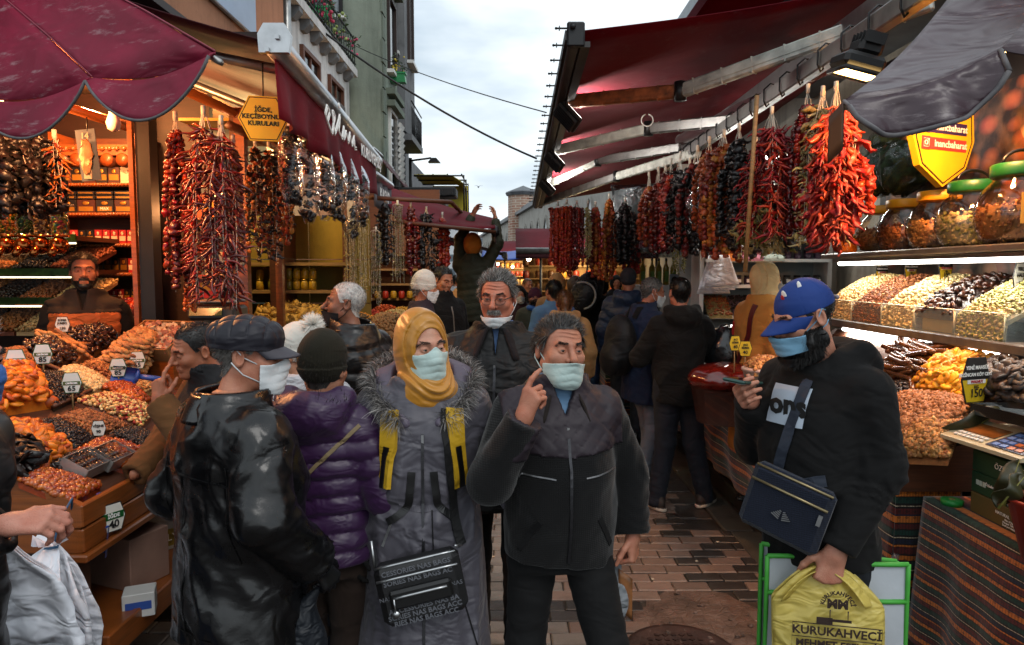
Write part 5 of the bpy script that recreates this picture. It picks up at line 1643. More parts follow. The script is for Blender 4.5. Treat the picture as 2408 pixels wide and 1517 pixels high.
def awning_right():
 A0,A1 = np.array([.38,4.3,3.22]),np.array([.38,11.0,2.86])
 a = thing('awning','huge burgundy awning on folding arms over the right hand stalls','awning',(0,0,0))
 def cf(u,v):
  p = A0 * (1 - v) + A1 * v
  return (p[0] + 2.45 * u,p[1],p[2] + .42 * u - .045 * sin(pi * u) * (1 + .5 * sin(v * 11)) + .006 * sin(v * 60) * u)
 thick(cf,22,40,.004).build('canopy',M_awn,a)
 mb = MB(); d = (A1 - A0) / np.linalg.norm(A1 - A0)
 Rr = np.stack([np.array([1.,0,0]),d,np.cross([1.,0,0],d)],1)
 c = (A0 + A1) / 2; L = np.linalg.norm(A1 - A0)
 mb.box(c + np.array([-.0,0,-.03]),(.07,L,.13),Rr,0,.012); mb.box(c + np.array([.07,0,-.075]),(.06,L,.035),Rr)
 mb.box(c + np.array([-.045,0,-.02]),(.02,L,.06),Rr)
 mb.build('front_rail',mat('weathered dark rail','#3a3736',.45,.3,9,.6),a)
 mb = MB(); mb.box(A0 + np.array([.01,-.01,-.02]),(.11,.03,.15),None,0,.01); mb.lathe([(.018,-.02),(.018,.02)],10,A0 + np.array([-.01,-.03,.02]),0,rotm(pi / 2,0,0)); mb.build('end_cap',M_dkmetal,a)
 mb = MB()
 for k in range(26):
  p = A0 * (1 - k / 25) + A1 * (k / 25) + np.array([-.07,0,.02])
  mb.tube([p + np.array([.03,0,0]),p + np.array([-.035,0,.0])],.006,5); mb.ball(p + np.array([-.04,0,0]),.009,6,4); mb.box(p + np.array([-.02,0,0]),(.006,.024,.024))
 mb.build('rope_hook',M_dkmetal,a)['kind'] = 'stuff'
 rust = mat('rusty painted arm','#8a4e2a',.6,.5,14,.2,.2,60); pale = mat('pale ribbed arm','#a9aaa2',.5,.3,10,.3,.1,60)
 arms = [((.42,5.45,3.08),P(1600,215,4.9),P(2195,2,3.7),rust,pale),((.42,7.1,2.99),P(1525,303,6.5),P(1725,283,5.9),pale,M_metal),
   ((.42,9.3,2.90),P(1405,378,8.2),P(1600,347,7.4),pale,M_metal),((.42,10.8,2.82),P(1450,415,8.6),P(1645,357,6.8),M_metal,pale)]
 for i,(p,q,r,m1,m2) in enumerate(arms):
  for (x,y,m) in ((p,q,m1),(q,r,m2)):
   x,y = np.array(tuple(x)),np.array(tuple(y)); dd = (y - x); l = np.linalg.norm(dd); dd /= l
   up = np.array([0,0,1.0]); sd = np.cross(dd,up); sd /= np.linalg.norm(sd); up = np.cross(sd,dd)
   R = np.stack([sd,dd,up],1)
   mb = MB(); mb.box((x + y) / 2,(.05,l,.10),R,0,.012); mb.box((x + y) / 2 + up * .0,(.058,l * .99,.03),R)
   for k in range(int(l / .22)):
    mb.box(x + dd * (.12 + k * .22),(.056,.008,.106),R)
   mb.build('folding_arm',m,a)
  mb = MB(); mb.lathe([(.045,-.065),(.045,.065)],12,tuple(q)); mb.build('elbow',M_dkmetal,a)
 mb = MB(); mb.tube([P(1990,130,4.2),P(1600,330,7.6)],.06,10); mb.build('roller',M_awnd,a)
 mb = MB(); mb.tube([np.array(P(1522,283,6.45)) + np.array([.055 * sin(t),0,.055 * cos(t)]) for t in np.linspace(.2,6.0,18)],.006,6); mb.build('cable_loop',M_whitepl,a)
 text('TEKNİK İŞ',.045,tuple(P(2100,10,3.86) + Vector((0,-.03,0))),a,M_red,frame_R((1,-.35,.12),(0,0,1)))
 # floodlights clamped to the rail
 for k,(yy,lab) in enumerate(((5.55,'nearest white lit floodlight under the right awning rail'),(7.2,'middle floodlight seen edge on under the rail'),(8.7,'far dark floodlight under the right awning rail'))):
  p = A0 * (1 - (yy - 4.3) / 6.7) + A1 * ((yy - 4.3) / 6.7)
  f = thing('floodlight',lab,'floodlight',tuple(p + np.array([.06,-.02,-.16])),0,None)
  R = rotm(0,-.75,0) @ rotm(0,0,.15)
  mb = MB(); mb.box((0,0,0),(.03,.30,.24),R,0,.008)
  for q in range(7): mb.box(R @ np.array([-.025,-.12 + q * .04,0]),(.03,.006,.2),R)
  mb.build('housing',M_dkmetal,f)
  mb = MB(); mb.box(R @ np.array([.017,0,0]),(.004,.27,.21),R); mb.build('lit_panel',lamp_mat('floodlight panel',(1,.96,.9),5.0 if k == 0 else 3.0),f)
  mb = MB(); mb.tube([(0,-.16,0),(-.04,-.16,.14),(-.04,.16,.14),(0,.16,0)],.01,6); mb.build('bracket',M_dkmetal,f)
  ld = bpy.data.lights.new('floodlight','AREA'); ld.energy = 14; ld.size = .2; ld.color = (1,.95,.88)
  lo = bpy.data.objects.new('floodlight_beam',ld); link(lo,f); lo.location = R @ np.array([.04,0,0]); lo.rotation_euler = Matrix(R.tolist()).to_euler(); lo.rotation_euler = (Matrix(R.tolist()) @ Euler((0,-pi / 2,0)).to_matrix()).to_euler()
 # second awning edge farther, at upper right corner above
 b = thing('awning','sliver of another burgundy awning above the upper right rail','awning',tuple(P(1665,-5,4.6)))
 thick(lambda u,v: (u * 1.6,.8 * v,.10 + .14 * u),4,4,.005).build('canopy',M_awn,b)
 mb = MB(); mb.box((0,.4,.08),(.06,.9,.09)); mb.build('front_rail',M_alu,b)
awning_right()
def parasols():
 b = thing('parasol','big worn burgundy parasol with scalloped valance at upper left','parasol',(-1.04,2.46,0))
 cor = [np.array(q) for q in ((-1.1,1.9,3.05),(0,0,2.52),(-.58,.24,2.50),(-1.24,.52,2.49),(-1.95,.82,2.49))]
 ap = np.array([-3.1,1.84,4.4])
 for k in range(4):
  A,Bc = cor[k],cor[k + 1]
  def pf(u,v,A=A,Bc=Bc):
   e = A * (1 - u) + Bc * u
   return ap * (1 - v) + e * v + np.array([0,0,-.045 * sin(pi * u) * v * v - .02 * sin(pi * v) * (.3 + sin(pi * u)) + .006 * sin(v * 17 + u * 5)])
  thick(pf,10,16,.004).build('panel',M_brolly,b)
  if k:
   def vf(u,v,A=A,Bc=Bc):
    e = A * (1 - u) + Bc * u
    drop = .02 + .15 * min(1,3.6 * u * (1 - u)) ** .8
    return e + np.array([0,0,-.045 * sin(pi * u) - v * drop]) + np.array([-.2,-.5,0]) * (.06 * v + .05 * sin(u * 9 + k) * v * (1 - v))
   thick(vf,22,6,.004).build('valance',M_brolly,b)
   m2 = MB(); m2.tube([np.array(vf(u,1.0)) for u in np.linspace(0,1,23)],.006,6); m2.build('piping',M_pipe,b)
  m2 = MB(); m2.tube([np.array(pf(1,v)) + np.array([0,-.004,.004]) for v in np.linspace(0,1,10)],.003,5); m2.build('seam',mat('pale seam tape','#8a3a4a',.7,.2),b)
  m2 = MB(); m2.tube([np.array(pf(1,v)) + np.array([.01,.02,-.03]) for v in (0,1)],.012,5); m2.build('rib',M_metal,b)
 m2 = MB(); m2.tube([(-3.1,1.84,.1),(-3.1,1.84,4.4)],.03,8); m2.build('pole',M_metal,b)
 # right hand brown purple canopy
 b = thing('parasol','shiny brown purple coated canopy with grey piped edge at upper right','parasol',(0,0,0))
 c0,c1 = np.array(P(1985,238,2.05)),np.array(P(2352,118,2.02)); t0,t1 = np.array(P(2235,-10,2.5)),np.array(P(2560,-120,2.5)); c2 = np.array(P(2800,60,1.8))
 def tf(u,v):
  e = c0 * (1 - u) + c1 * u; t = t0 * (1 - u) + t1 * u
  return t * (1 - v) + e * v + np.array([0,0,-.03 * sin(pi * u) * v - .03 * sin(pi * v)])
 thick(tf,16,12,.004).build('panel',M_pvc,b)
 def vf(u,v):
  e = c0 * (1 - u) + c1 * u
  dr = .02 + .085 * min(1,6 * u * (1 - u)) ** .6 + .05 * u
  return e + np.array([-.0,-.03 * v - .025 * sin(u * 13) * v,-.03 * sin(pi * u) - v * dr])
 thick(vf,26,6,.004).build('valance',M_pvc,b)
 m2 = MB(); m2.tube([np.array(vf(u,1.0)) for u in np.linspace(0,1,27)],.008,6); m2.tube([np.array(vf(1,v)) for v in (0,.5,1)],.008,6); m2.tube([np.array(vf(0,v)) for v in (0,.5,1)],.006,6); m2.build('piping',M_pipe,b)
 def sf(u,v):
  e = c0 + np.array([-.01,.07,-.01]) * u; return e + np.array([0,0,-v * .14 - .02 * u])
 thick(sf,8,4,.004).build('side_valance',mat('brown coated canvas','#4a3220',.5,.15),b)
 def bf(u,v): 
  e = c1 * (1 - u) + c2 * u; t = t1
  return t * (1 - v) + e * v + np.array([0,0,-.05 * sin(pi * u) * v])
 thick(bf,10,10,.004).build('panel',M_pvc,b)
 m2 = MB(); m2.tube([(2.6,2.2,.1),(2.6,2.2,2.9)],.03,8); m2.build('pole',M_metal,b)
parasols()
# ------------------------------------------------------------------ left stalls
ORD = 'first second third fourth fifth sixth seventh eighth ninth tenth eleventh twelfth'.split()
def hit(px,py,z0,k,x0):
 """where the view ray meets the sloping display z = z0 + k * (x - x0)"""
 p = P(px,py,1.0); u,w = p.x,p.z - CAM_H
 d = (z0 - CAM_H - k * x0) / (w - k * u)
 return Vector((u * d,d,CAM_H + w * d))
SL = lambda px,py: hit(px,py,.87,-.55,-1.62)
SR = lambda px,py: hit(px,py,.90,.75,1.75)
def pack(label,p,sz,m,lm=None,txt=None,tmat=None,name='packet',cat='packet',group=None,rz=0,th=None,lz=0.0,mark=None):
 b = thing(name,label,cat,p,rz,group)
 mb = MB(); mb.box((0,0,sz[2] / 2),sz,None,0,.003); mb.build('carton',m,b)
 if lm:
  mb = MB(); mb.box((0,-sz[1] / 2 - .001,sz[2] * (.5 + lz)),(sz[0] * .8,.002,sz[2] * .34))
  if mark: mb.ball((0,-sz[1] / 2 - .002,sz[2] * .74),(sz[0] * .2,.002,sz[2] * .14),8,6)
  mb.build('printed_label',lm,b)
 if txt: text(txt,th or sz[0] * .26,(0,-sz[1] / 2 - .0035,sz[2] * (.5 + lz)),b,tmat or M_white,frame_R((1,0,0),(0,0,1)))
 return b
def price_sign(label,p,w,lines,bg,fg,rz=0,stick=.12,tilt=0,band=None):
 """six sided price card on a stick"""
 b = thing('price_sign',label,'price sign',tuple(p),rz)
 h = w * 1.15; pl = [(-w * .32,-h / 2),(w * .32,-h / 2),(w / 2,0),(w * .32,h / 2),(-w * .32,h / 2),(-w / 2,0)]
 mb = MB(); mb.prism(pl,.004,(0,0,h / 2)); c = mb.build('card',fg,b)
 mb = MB(); mb.prism([(x * .93,z * .93) for x,z in pl],.0055,(0,0,h / 2)); mb.build('face',bg,b)
 if band:
  zb,hb,bm = band; mb = MB(); mb.box((0,-.0035,h * zb),(w * .82,.002,h * hb)); mb.build('band',bm,b)
 for (t,s,z,m) in lines: text(t,w * s,(0,-.0062,h * z),b,m,frame_R((1,0,0),(0,0,1)),bold=.0006)
 if stick: mb = MB(); mb.tube([(0,.004,h * .2),(0,.004,-stick)],.004,6); mb.build('stick',M_woodlt,b)
 return b
M_warm = lamp_mat('warm bulb glow',(1,.42,.14),9)
def bulb(label,p,e,col=(1,.42,.15),lit=True,r=.035):
 b = thing('light_bulb',label,'light bulb',tuple(p))
 mb = MB(); mb.lathe([(.018,.10),(.020,.055),(.018,.05)],12); mb.build('socket',M_whitepl,b)
 mb = MB(); mb.lathe([(.016,.055),(.022,.03),(r,-.01),(r * .8,-.045),(.004,-.06)],14); mb.build('globe',M_warm if lit else mat('frosted glass','#d9cdb8',.3,.05),b)
 mb = MB(); mb.tube([(0,0,.1),(.02,0,.5)],.004,5); mb.build('flex',M_blackpl,b)
 if lit:
  l = bpy.data.lights.new('bulb','POINT'); l.energy = e; l.color = col; l.shadow_soft_size = .05
  lo = bpy.data.objects.new('bulb_light',l); link(lo,b); lo.location = (0,0,-.13)
def left_stall():
 b = thing('market_stall','warmly lit dried fruit stall with dark timber walls at far left','market stall',(0,0,0))
 mb = MB(); mb.box((-3.3,5.32,1.6),(2.0,.06,3.0)); mb.build('back_wall',M_wooddk,b)
 mb = MB(); mb.box((-4.2,3.8,1.6),(.06,3.0,3.0)); mb.build('side_wall',M_wooddk,b)
 mb = MB(); mb.box((-3.2,4.2,3.4),(2.1,2.4,.05)); mb.build('ceiling',M_wooddk,b)
 for k in range(5):
  mb = MB(); mb.box((-2.5 - k * .38,4.2,3.33),(.06,2.3,.08)); mb.build('rafter',M_woodo,b)
 mb = MB(); mb.box((-2.33,4.42,1.5),(.09,.10,3.0)); mb.build('post',M_dkmetal,b)
 mb = MB(); mb.box((-2.40,4.37,1.5),(.03,.03,2.9)); mb.build('post',M_woodo,b)
 mb = MB(); mb.tube([P(120,240,4.0),P(335,310,4.6)],.03,6); mb.tube([P(200,262,4.4),P(345,305,4.9)],.02,6); mb.build('beam',M_woodo,b)
 # tall shelf unit on the back wall
 u = thing('shelf_unit','carved wooden shelf unit stacked with red and black packets','shelf unit',(0,0,0))
 zs = [2.63,2.375,2.165,1.945,1.735,1.52]
 mb = MB(); mb.box((-3.0,5.22,1.6),(.62,.03,2.3)); mb.build('backboard',M_woodb,u)
 for x in (-3.30,-2.70): mb = MB(); mb.box((x,5.1,1.6),(.03,.28,2.3)); mb.build('upright',M_woodo,u)
 for i,z in enumerate(zs):
  mb = MB(); mb.box((-3.0,5.09,z),(.57,.27,.022)); mb.tube([(-3.29,4.95,z),(-2.71,4.95,z)],.014,8)
  for k in range(26 if i else 12): mb.ball((-3.28 + k * (.57 / 25 if i else .57 / 11),4.938,z),.011 if i else .02,6,4)
  if i == 0: mb.box((-3.0,4.955,z - .01),(.6,.03,.075))
  s = mb.build('shelf',M_woodo,u)
 Rr = mat('red tea packet','#8e1a1c',.4,.1); Kk = mat('black coffee packet','#120f0e',.4,.1); Br = mat('brown coffee packet','#3c1c10',.4,.1); Au = mat('gold print','#a97a2c',.35,.1,9,.6); Pk = mat('pink red packet','#a33034',.45,.1); Wh = mat('cream packet','#b9a993',.5,.08)
 rows = [(1,.10,.12,6,[Br,Kk,Br,Kk,Br,Wh],'jar-like canister',''),(3,.062,.10,9,[Pk,Pk,Kk,Kk,Rr,Rr,Rr,Rr,Rr],'packet','MAX'),(4,.062,.105,9,[Pk,Pk,Pk,Pk,Kk,Br,Kk,Br,Rr],'packet',''),(5,.052,.095,11,[Rr,Kk,Kk,Kk,Kk,Rr,Pk,Pk,Rr,Kk,Kk],'packet','')]
 cn = {Rr.name: 'red',Kk.name: 'black',Br.name: 'brown',Pk.name: 'pink red',Wh.name: 'cream'}
 for (si,w,h,n,ms,nm,tx) in rows:
  for k in range(n):
   x = -3.265 + (k + .5) * .53 / n
   m = ms[k % len(ms)]
   pack(f'{cn[m.name]} packet, {ORD[k]} from left on the {ORD[si]} carved shelf',(x,5.02,zs[si] + .012),(w * .86,.08,h),m,Au if m in (Kk,Br) else Wh,tx if m is Kk and tx else None,M_white,th=.02,lz=-.12,mark=True,group='packets on the carved shelf')
 for k in range(4):
  for r_ in range(2):
   pack(f'flat black gift box, {ORD[k]} from left in the {["lower","upper"][r_]} layer of the third shelf',(-3.21 + k * .135,5.02,zs[2] + .11 + r_ * .032),(.13,.09,.030),Kk,Au,None,th=.02,group='flat black gift boxes',name='gift_box',cat='gift box')
  pack(f'{["black","dark bronze","black crested","brown"][k]} gift box, {ORD[k]} from left under the flat boxes',(-3.21 + k * .135,5.02,zs[2] + .012),(.13,.09,.095),[Kk,Br,Kk,Br][k],Au,'MAX' if k == 2 else None,M_white,th=.03,lz=-.18,mark=True,name='gift_box',cat='gift box',group='gift boxes on the third shelf')
 for k in range(5):
  c = thing('canister',f'round brown canister lying {ORD[k]} from left above the jars','canister',(-3.22 + k * .11,5.0,zs[1] + .175)); mb = MB(); mb.lathe([(.046,-.06),(.048,-.05),(.048,.06)],16,(0,0,0),0,rotm(pi / 2,0,0)); mb.build('tin',Br,c); mb = MB(); mb.lathe([(.044,.06),(.044,.064)],16,(0,0,0),0,rotm(pi / 2,0,0)); mb.build('lid',mat('orange brown lid','#7d3d1a',.4,.1),c)
 # cartons with the galloping horse, beside the unit
 for i,(px,py) in enumerate(((353,622),(353,682))):
  p = P(px,py + 27,4.75)
  c = pack(f'{["upper","lower"][i]} black Q7 carton with an orange galloping horse',tuple(p),(.115,.09,.165),Kk,None,'Q7',M_white,'carton','carton','black cartons with orange horse',0,.05,.27)
  mb = MB(); z0 = .075
  mb.ball((0,-.047,z0),(.030,.002,.012),10,6); mb.ball((.034,-.047,z0 + .016),(.012,.002,.007),8,5); mb.tube([(.022,-.047,z0 + .004),(.034,-.047,z0 + .016)],.006,5)
  for x,dx in ((-.026,-.02),(-.018,.008),(.014,-.008),(.022,.022)): mb.tube([(x,-.047,z0 - .005),(x + dx,-.047,z0 - .018),(x + dx * 1.6,-.047,z0 - .028)],.003,5)
  mb.tube([(-.028,-.047,z0 + .004),(-.045,-.047,z0 - .008)],.004,5)
  mb.build('horse_print',mat('orange print','#b8502a',.5,.1),c)
 for i,(px,py,h,m,lab) in enumerate(((345,556,.09,Wh,'pale tea box with a red picture beside the shelf unit'),(350,590,.08,Wh,'pale box printed with a jar, above the horse cartons'))):
  pack(lab,tuple(P(px,py,4.72)),(.09,.06,h),m,Rr,name='box',cat='box')
 s2 = thing('shelf_unit','narrow blue grey shelf of cartons right of the dark post','shelf unit',(0,0,0))
 mb = MB(); mb.box((-2.17,5.2,1.9),(.36,.03,1.9)); mb.build('backboard',mat('blue grey panel','#4a5a62',.5,.1),s2)
 for k,py in enumerate((288,410,516,652,705)):
  z = P(400,py,5.0).z; mb = MB(); mb.box((-2.17,5.05,z),(.36,.3,.02)); mb.build('shelf',[mat('yellow shelf edge','#a88a2a',.5),M_woodo][k > 0],s2)
  if k: pack(f'{["brown printed","orange pictured","white and red tin shaped","red and orange"][k-1]} carton on the narrow shelf right of the dark post',(-2.2 + .05 * (k % 2),5.0,z + .012),(.14,.1,.17),[Br,mat('orange carton','#a34a22',.5,.15),Wh,Rr][k - 1],Au,name='carton',cat='carton')
 # sweet dispensers and nut cabinet at far left
 cab = thing('display_cabinet','glass fronted cabinet of nuts with green lit shelf edges at left','display cabinet',(0,0,0))
 for k,py in enumerate((560,640,708)):
  z = P(80,py,4.5).z
  mb = MB(); mb.box((-3.35,4.75,z),(1.0,.5,.03)); mb.build('shelf',M_woodb,cab)
  mb = MB(); mb.box((-3.35,4.49,z + .002),(1.0,.012,.045)); mb.build('edge_strip',mat('green gilt strip','#2c4a1e',.3,.4,40,.5),cab)
  mb = MB(); mb.box((-3.35,4.485,z - .034),(1.0,.012,.01)); mb.build('led_strip',lamp_mat('led strip',(1,.85,.5),2.5),cab)
  for j in range(4):
   x0 = -3.75 + j * .235; zz = z - .20
   heap('nut_tray',f'{["pale nut","cream kernel","dark seed","reddish nut"][(j + k) % 4]} tray {ORD[j]} from left on the {["top","middle","bottom"][k]} cabinet shelf','nut tray',[(x0,4.5,zz),(x0 + .22,4.5,zz),(x0 + .22,4.9,zz + .14),(x0,4.9,zz + .14)],[t_ball(.014,5,4,.002)],[C_hzl[0],C_alm[1],C_rais[0],C_alm[0]][(j + k) % 4],230,.03,0,'nut','trays in the glass cabinet',j + k)
   mb = MB(); mb.grid(lambda a,c: (x0 + .22 * a,4.46 - .02 * sin(c * pi),zz + .01 + .15 * c),1,6); mb.build('glass_front',M_glass,cab)
 cc = [['#b0641e','#3a6a1e','#b99a2a'],['#1f4a1a','#2c5c22','#254a1c'],['#c9b48a','#5a2c16','#b88a3c'],['#b93a4a','#4aa0a0','#c9b34a','#a9c04a']]
 for k in range(4):
  p = P(18 + k * 41,520,4.2)
  d = thing('sweet_dispenser',f'clear cylinder of {["orange","dark green","speckled cream","many coloured"][k]} sweets above a gilt globe','sweet dispenser',tuple(p),0,'sweet dispensers')
  mb = MB(); mb.lathe([(.048,-.08),(.048,.14)],16); mb.build('cylinder',M_glass,d)
  rg = np.random.RandomState(k); t = t_ball(.009,5,4)
  ins = [(rg.randint(len(cc[k])),T4((.037 * sqrt_ * cos(a),.037 * sqrt_ * sin(a),rg.uniform(-.07,.12)))) for a,sqrt_ in zip(rg.uniform(0,6.28,220),np.sqrt(rg.uniform(.5,1,220)))]
  pieces('sweet',[t] * len(cc[k]),[mat('sweet ' + c,c,.3,.1) for c in cc[k]],ins,d,0,'sweets')
  mb = MB(); mb.ball((0,-.02,-.15),.055,14,10); mb.tube([(0,-.05,-.16),(.0,-.10,-.21)],[.03,.02],8); mb.lathe([(.05,-.1),(.05,-.085)],14); mb.build('globe',mat('copper chrome','#9a5a2c',.12,.1,5,.95),d)
 for k in range(3):
  t = thing('wrapped_sweets',f'{["leftmost","middle","right hand"][k]} bag of crinkled copper wrapped sweets over the dispensers','bag of sweets',tuple(P(15 + k * 45,470,4.0)))
  V,F = t_ball((.10,.07,.075),14,9); obj_np('wrapper',jit(V,.011,k),F,mat('crinkled copper film','#a3401f',.15,.3,25,.35,.6,30),t,False)
 bulb('bare unlit white bulb hanging under the parasol scallop',P(267,283,3.55),0,lit=False)
 bulb('lit bulb hidden high under the burgundy parasol',(-2.2,3.25,2.72),55); bulb('lit bulb over the back of the left counter',(-2.95,4.0,2.72),55,(1,.40,.13)); bulb('lit bulb near the carved shelves',(-2.75,4.55,3.02),60,(1,.40,.13))
 bd = thing('hanging_card','slate coloured hanging card with a pack of dried figs tied on','hanging card',tuple(P(208,365,4.1)),.0)
 mb = MB(); mb.box((0,0,0),(.115,.006,.30),rotm(0,-.1,0)); mb.build('card',mat('slate card','#4a5560',.6,.1),bd)
 V,F = t_ball((.035,.02,.10),12,8); obj_np('fig_pack',jit(V,.005,2) + [0,-.02,-.01],F,C_fig[0],bd); mb = MB(); mb.box((.0,-.01,-.11),(.045,.006,.06)); mb.build('tag',Wh,bd); text('14',.05,(-.015,-.006,.11),bd,Wh); mb = MB(); mb.tube([(0,0,.14),(.0,0,.22)],.004,5); mb.build('hook',M_dkmetal,bd)
 # the sloping counter
 c = thing('display_counter','varnished orange wood counter with sloping trays of dried fruit','display counter',(0,0,0))
 mb = MB(); mb.prism([(-1.62,.86),(-1.62,.70),(-2.55,.70),(-2.55,1.37)],2.2,(0,3.6,0),(1,0,0),(0,0,1)); mb.build('bed',M_woodb,c)
 for z,h in ((.845,.085),(.752,.09)): mb = MB(); mb.box((-1.605,3.6,z),(.028,2.26,h),None,0,.005); mb.build('plank',M_woodo,c)
 for z,h in ((.845,.085),(.752,.09)):
  mb = MB(); mb.prism([(-1.60,z - h / 2),(-1.60,z + h / 2),(-2.56,z + h / 2 + (.53 if z > .8 else 0)),(-2.56,z - h / 2)],.028,(0,2.485,0),(1,0,0),(0,0,1)); mb.build('plank',M_woodo,c)
 mb = MB(); mb.box((-1.64,3.6,.69),(.14,2.3,.03),None,0,.006); mb.build('ledge',M_woodo,c)
 for y in (2.55,4.6): mb = MB(); mb.box((-1.68,y,.36),(.07,.07,.64)); mb.build('leg',M_woodb,c)
 mb = MB(); mb.box((-2.1,3.6,.40),(.04,2.1,.58)); mb.box((-2.1,2.56,.40),(.8,.03,.58)); mb.build('back_panel',M_wooddk,c)
 mb = MB(); mb.box((-1.82,3.6,.36),(.55,2.2,.03)); mb.build('lower_shelf',M_woodo,c); mb = MB(); mb.box((-1.535,3.6,.325),(.03,2.24,.11),None,0,.006); mb.build('plank',M_woodo,c)
 for q in ((.0,.32),(.0,.62)):
  pass
 H = lambda nm,lab,q,t,m,n,mo=.03,keep=60,pc='nut',tilt=.6,rows=None,sh=.0,flat=False: heap(nm,lab,'heap',[SL(*p) + Vector((0,0,.014)) for p in q],t,m,n,mo,keep,pc,None,len(lab),tilt,None,sh,flat,None,rows)
 H('jujube_tray','front corner tray of shiny red brown jujubes',[(44,1138),(102,1115),(237,1149),(169,1191)],[t_ball((.016,.012,.011),7,5)],C_juj,420,.02,220,'jujube')
 H('apricot_heap','heap of torn bright orange apricots at left edge',[(-20,1100),(5,1012),(60,1016),(160,1070),(95,1108)][1:5],[t_apricot(.032)],C_apr,130,.05,130,'apricot',.7)
 H('apricot_heap','mound of whole orange apricots piled high at far left',[(-60,985),(-5,878),(50,884),(122,956)],[t_apricot(.030)],C_apr,150,.09,150,'apricot',.45)
 H('carob_heap','bundle of dark curved carob pods at left edge',[(-30,1120),(0,1070),(52,1066),(98,1112)],[t_flake(.16,2),t_flake(.14,5)],C_rais,70,.02,70,'carob',.3)
 H('raisin_heap','black raisins behind the orange apricots',[(66,888),(136,886),(202,929),(126,964)],[t_ball((.012,.009,.007),6,4,.001)],C_rais,620,.04,60,'raisin')
 H('hazelnut_heap','pale strip of peeled hazelnuts',[(136,878),(177,869),(259,910),(221,929)],[t_ball(.011,6,4)],C_hzl,420,.03,160,'hazelnut')
 H('almond_heap','brown almonds next to the hazelnut strip',[(190,865),(221,853),(304,900),(263,910)],[t_almond(.027)],C_alm,300,.03,80,'almond')
 H('fig_heap','steep pinkish pile of layered dried figs',[(225,868),(290,815),(372,838),(330,892)],[t_apricot(.029)],C_fig,190,.17,190,'fig',.25,(12,16))
 H('date_heap','brown split dates in a row behind the almonds',[(47,826),(105,802),(180,852),(123,868)],[t_date(.055)],C_date,150,.06,150,'date',.5)
 H('date_heap','darkest dates heaped before the vendor',[(130,800),(221,782),(284,805),(212,842)],[t_date(.05)],C_date[::-1],190,.08,190,'date',.5)
 H('nut_heap','small roasted nuts at far left behind the apricots',[(0,836),(50,826),(86,868),(10,880)],[t_ball(.010,6,4)],C_alm,380,.03,40,'nut')
 H('sucuk_pile','row of knobbly walnut sucuk sticks on the left counter',[(100,805),(128,793),(205,842),(176,856)],[t_log(.16,.013)],[C_wal[0]],16,.04,16,'sucuk_stick',.15)
 H('candied_heap','glossy orange candied fruit by the blue scoop',[(237,918),(285,908),(352,950),(318,962)],[t_ball(.014,7,5)],[C_juj[1],C_apr[1]],240,.04,40,'candied_fruit')
 H('mixed_nut_heap','colourful mixed nuts and dried berries',[(177,950),(250,934),(366,972),(330,1012)],[t_ball((.013,.009,.008),6,4),t_almond(.024)],C_mix,640,.04,120,'nut')
 H('almond_heap','broad heap of almonds below the raisins',[(118,996),(196,972),(300,1008),(215,1036)],[t_almond(.026)],C_alm,520,.03,90,'almond')
 H('raisin_heap','large black raisin heap beside the torn apricots',[(58,1010),(122,1000),(223,1044),(170,1070)],[t_ball((.012,.009,.007),6,4,.001)],C_rais,640,.04,60,'raisin')
 H('raisin_heap','small black currants at the counter edge near the leather coat',[(254,1030),(305,1013),(372,1040),(345,1069)],[t_ball((.010,.008,.007),6,4,.001)],C_rais,520,.03,30,'currant')
 H('jujube_tray','large oval jujubes behind the wrapped date boxes',[(176,1073),(244,1042),(350,1076),(298,1112)],[t_ball((.021,.014,.013),7,5)],C_juj,300,.03,150,'jujube')
 H('date_heap','glossy black dates behind the front jujube tray',[(112,1108),(180,1076),(224,1090),(172,1124)],[t_date(.045)],C_rais,110,.03,110,'date')
 H('seed_heap','pale sliced seeds near the fig pile',[(285,902),(345,893),(362,925),(305,935)],[t_ball((.012,.008,.005),6,4)],[C_wal[0],C_hzl[0]],300,.02,30,'seed')
 # dividers of the trays
 mb = MB()
 for a,d in (((52,878),(330,1000)),((60,1005),(350,1090)),((20,830),(360,968)),((122,958),(176,940)),((95,1110),(300,1020)),((126,966),(262,905))):
  A,D = SL(*a),SL(*d); mb.tube([A + Vector((0,0,.02)),D + Vector((0,0,.02))],.012,4)
 o = mb.build('divider',M_woodb,c); o['kind'] = 'stuff'
 for k,(a,lab) in enumerate((((205,1118),'nearer cellophane box of packed dates on the left counter'),((262,1098),'farther cellophane box of packed dates on the left counter'))):
  p = SL(*a); Rp = frame_R((0,1,.0),(-1,0,.55))
  b = thing('date_box',lab,'box',tuple(p + Vector((0,0,.05))))
  mb = MB()
  for (cx,cy,sx,sy) in ((0,.055,.17,.004),(0,-.055,.17,.004),(.085,0,.004,.11),(-.085,0,.004,.11)): mb.box(Rp @ np.array([cx,cy,0]),(sx,sy,.05),Rp)
  mb.box(Rp @ np.array([0,0,-.02]),(.17,.11,.004),Rp); mb.build('tray',mat('silver card','#a8a6a2',.25,.1,9,.5),b)
  ins = [(0,T4(Rp @ np.array([-.064 + i * .021,-.036 + j * .036,.008]),Rp @ rotm(0,0,pi / 2))) for i in range(7) for j in range(3)]
  pieces('date',[t_date(.04)],C_date[:1],ins,b,21); mb = MB(); mb.grid(lambda u,v: Rp @ np.array([-.088 + .176 * u,-.058 + .116 * v,.030 + .004 * sin(u * 20) * sin(v * 14)]),10,8); mb.build('film',M_film,b)
 Mgp = mat('olive band print','#4d5a2a',.5)
 WT = mat('white price card','#d9d6cc',.5,.03); ps = lambda lab,px,py,w,lines,band=None,z=.07,st=.1: price_sign(lab,SL(px,py) + Vector((.0,-.02,z)),w,lines,WT,M_green if band else M_black,.35,st,0,band)
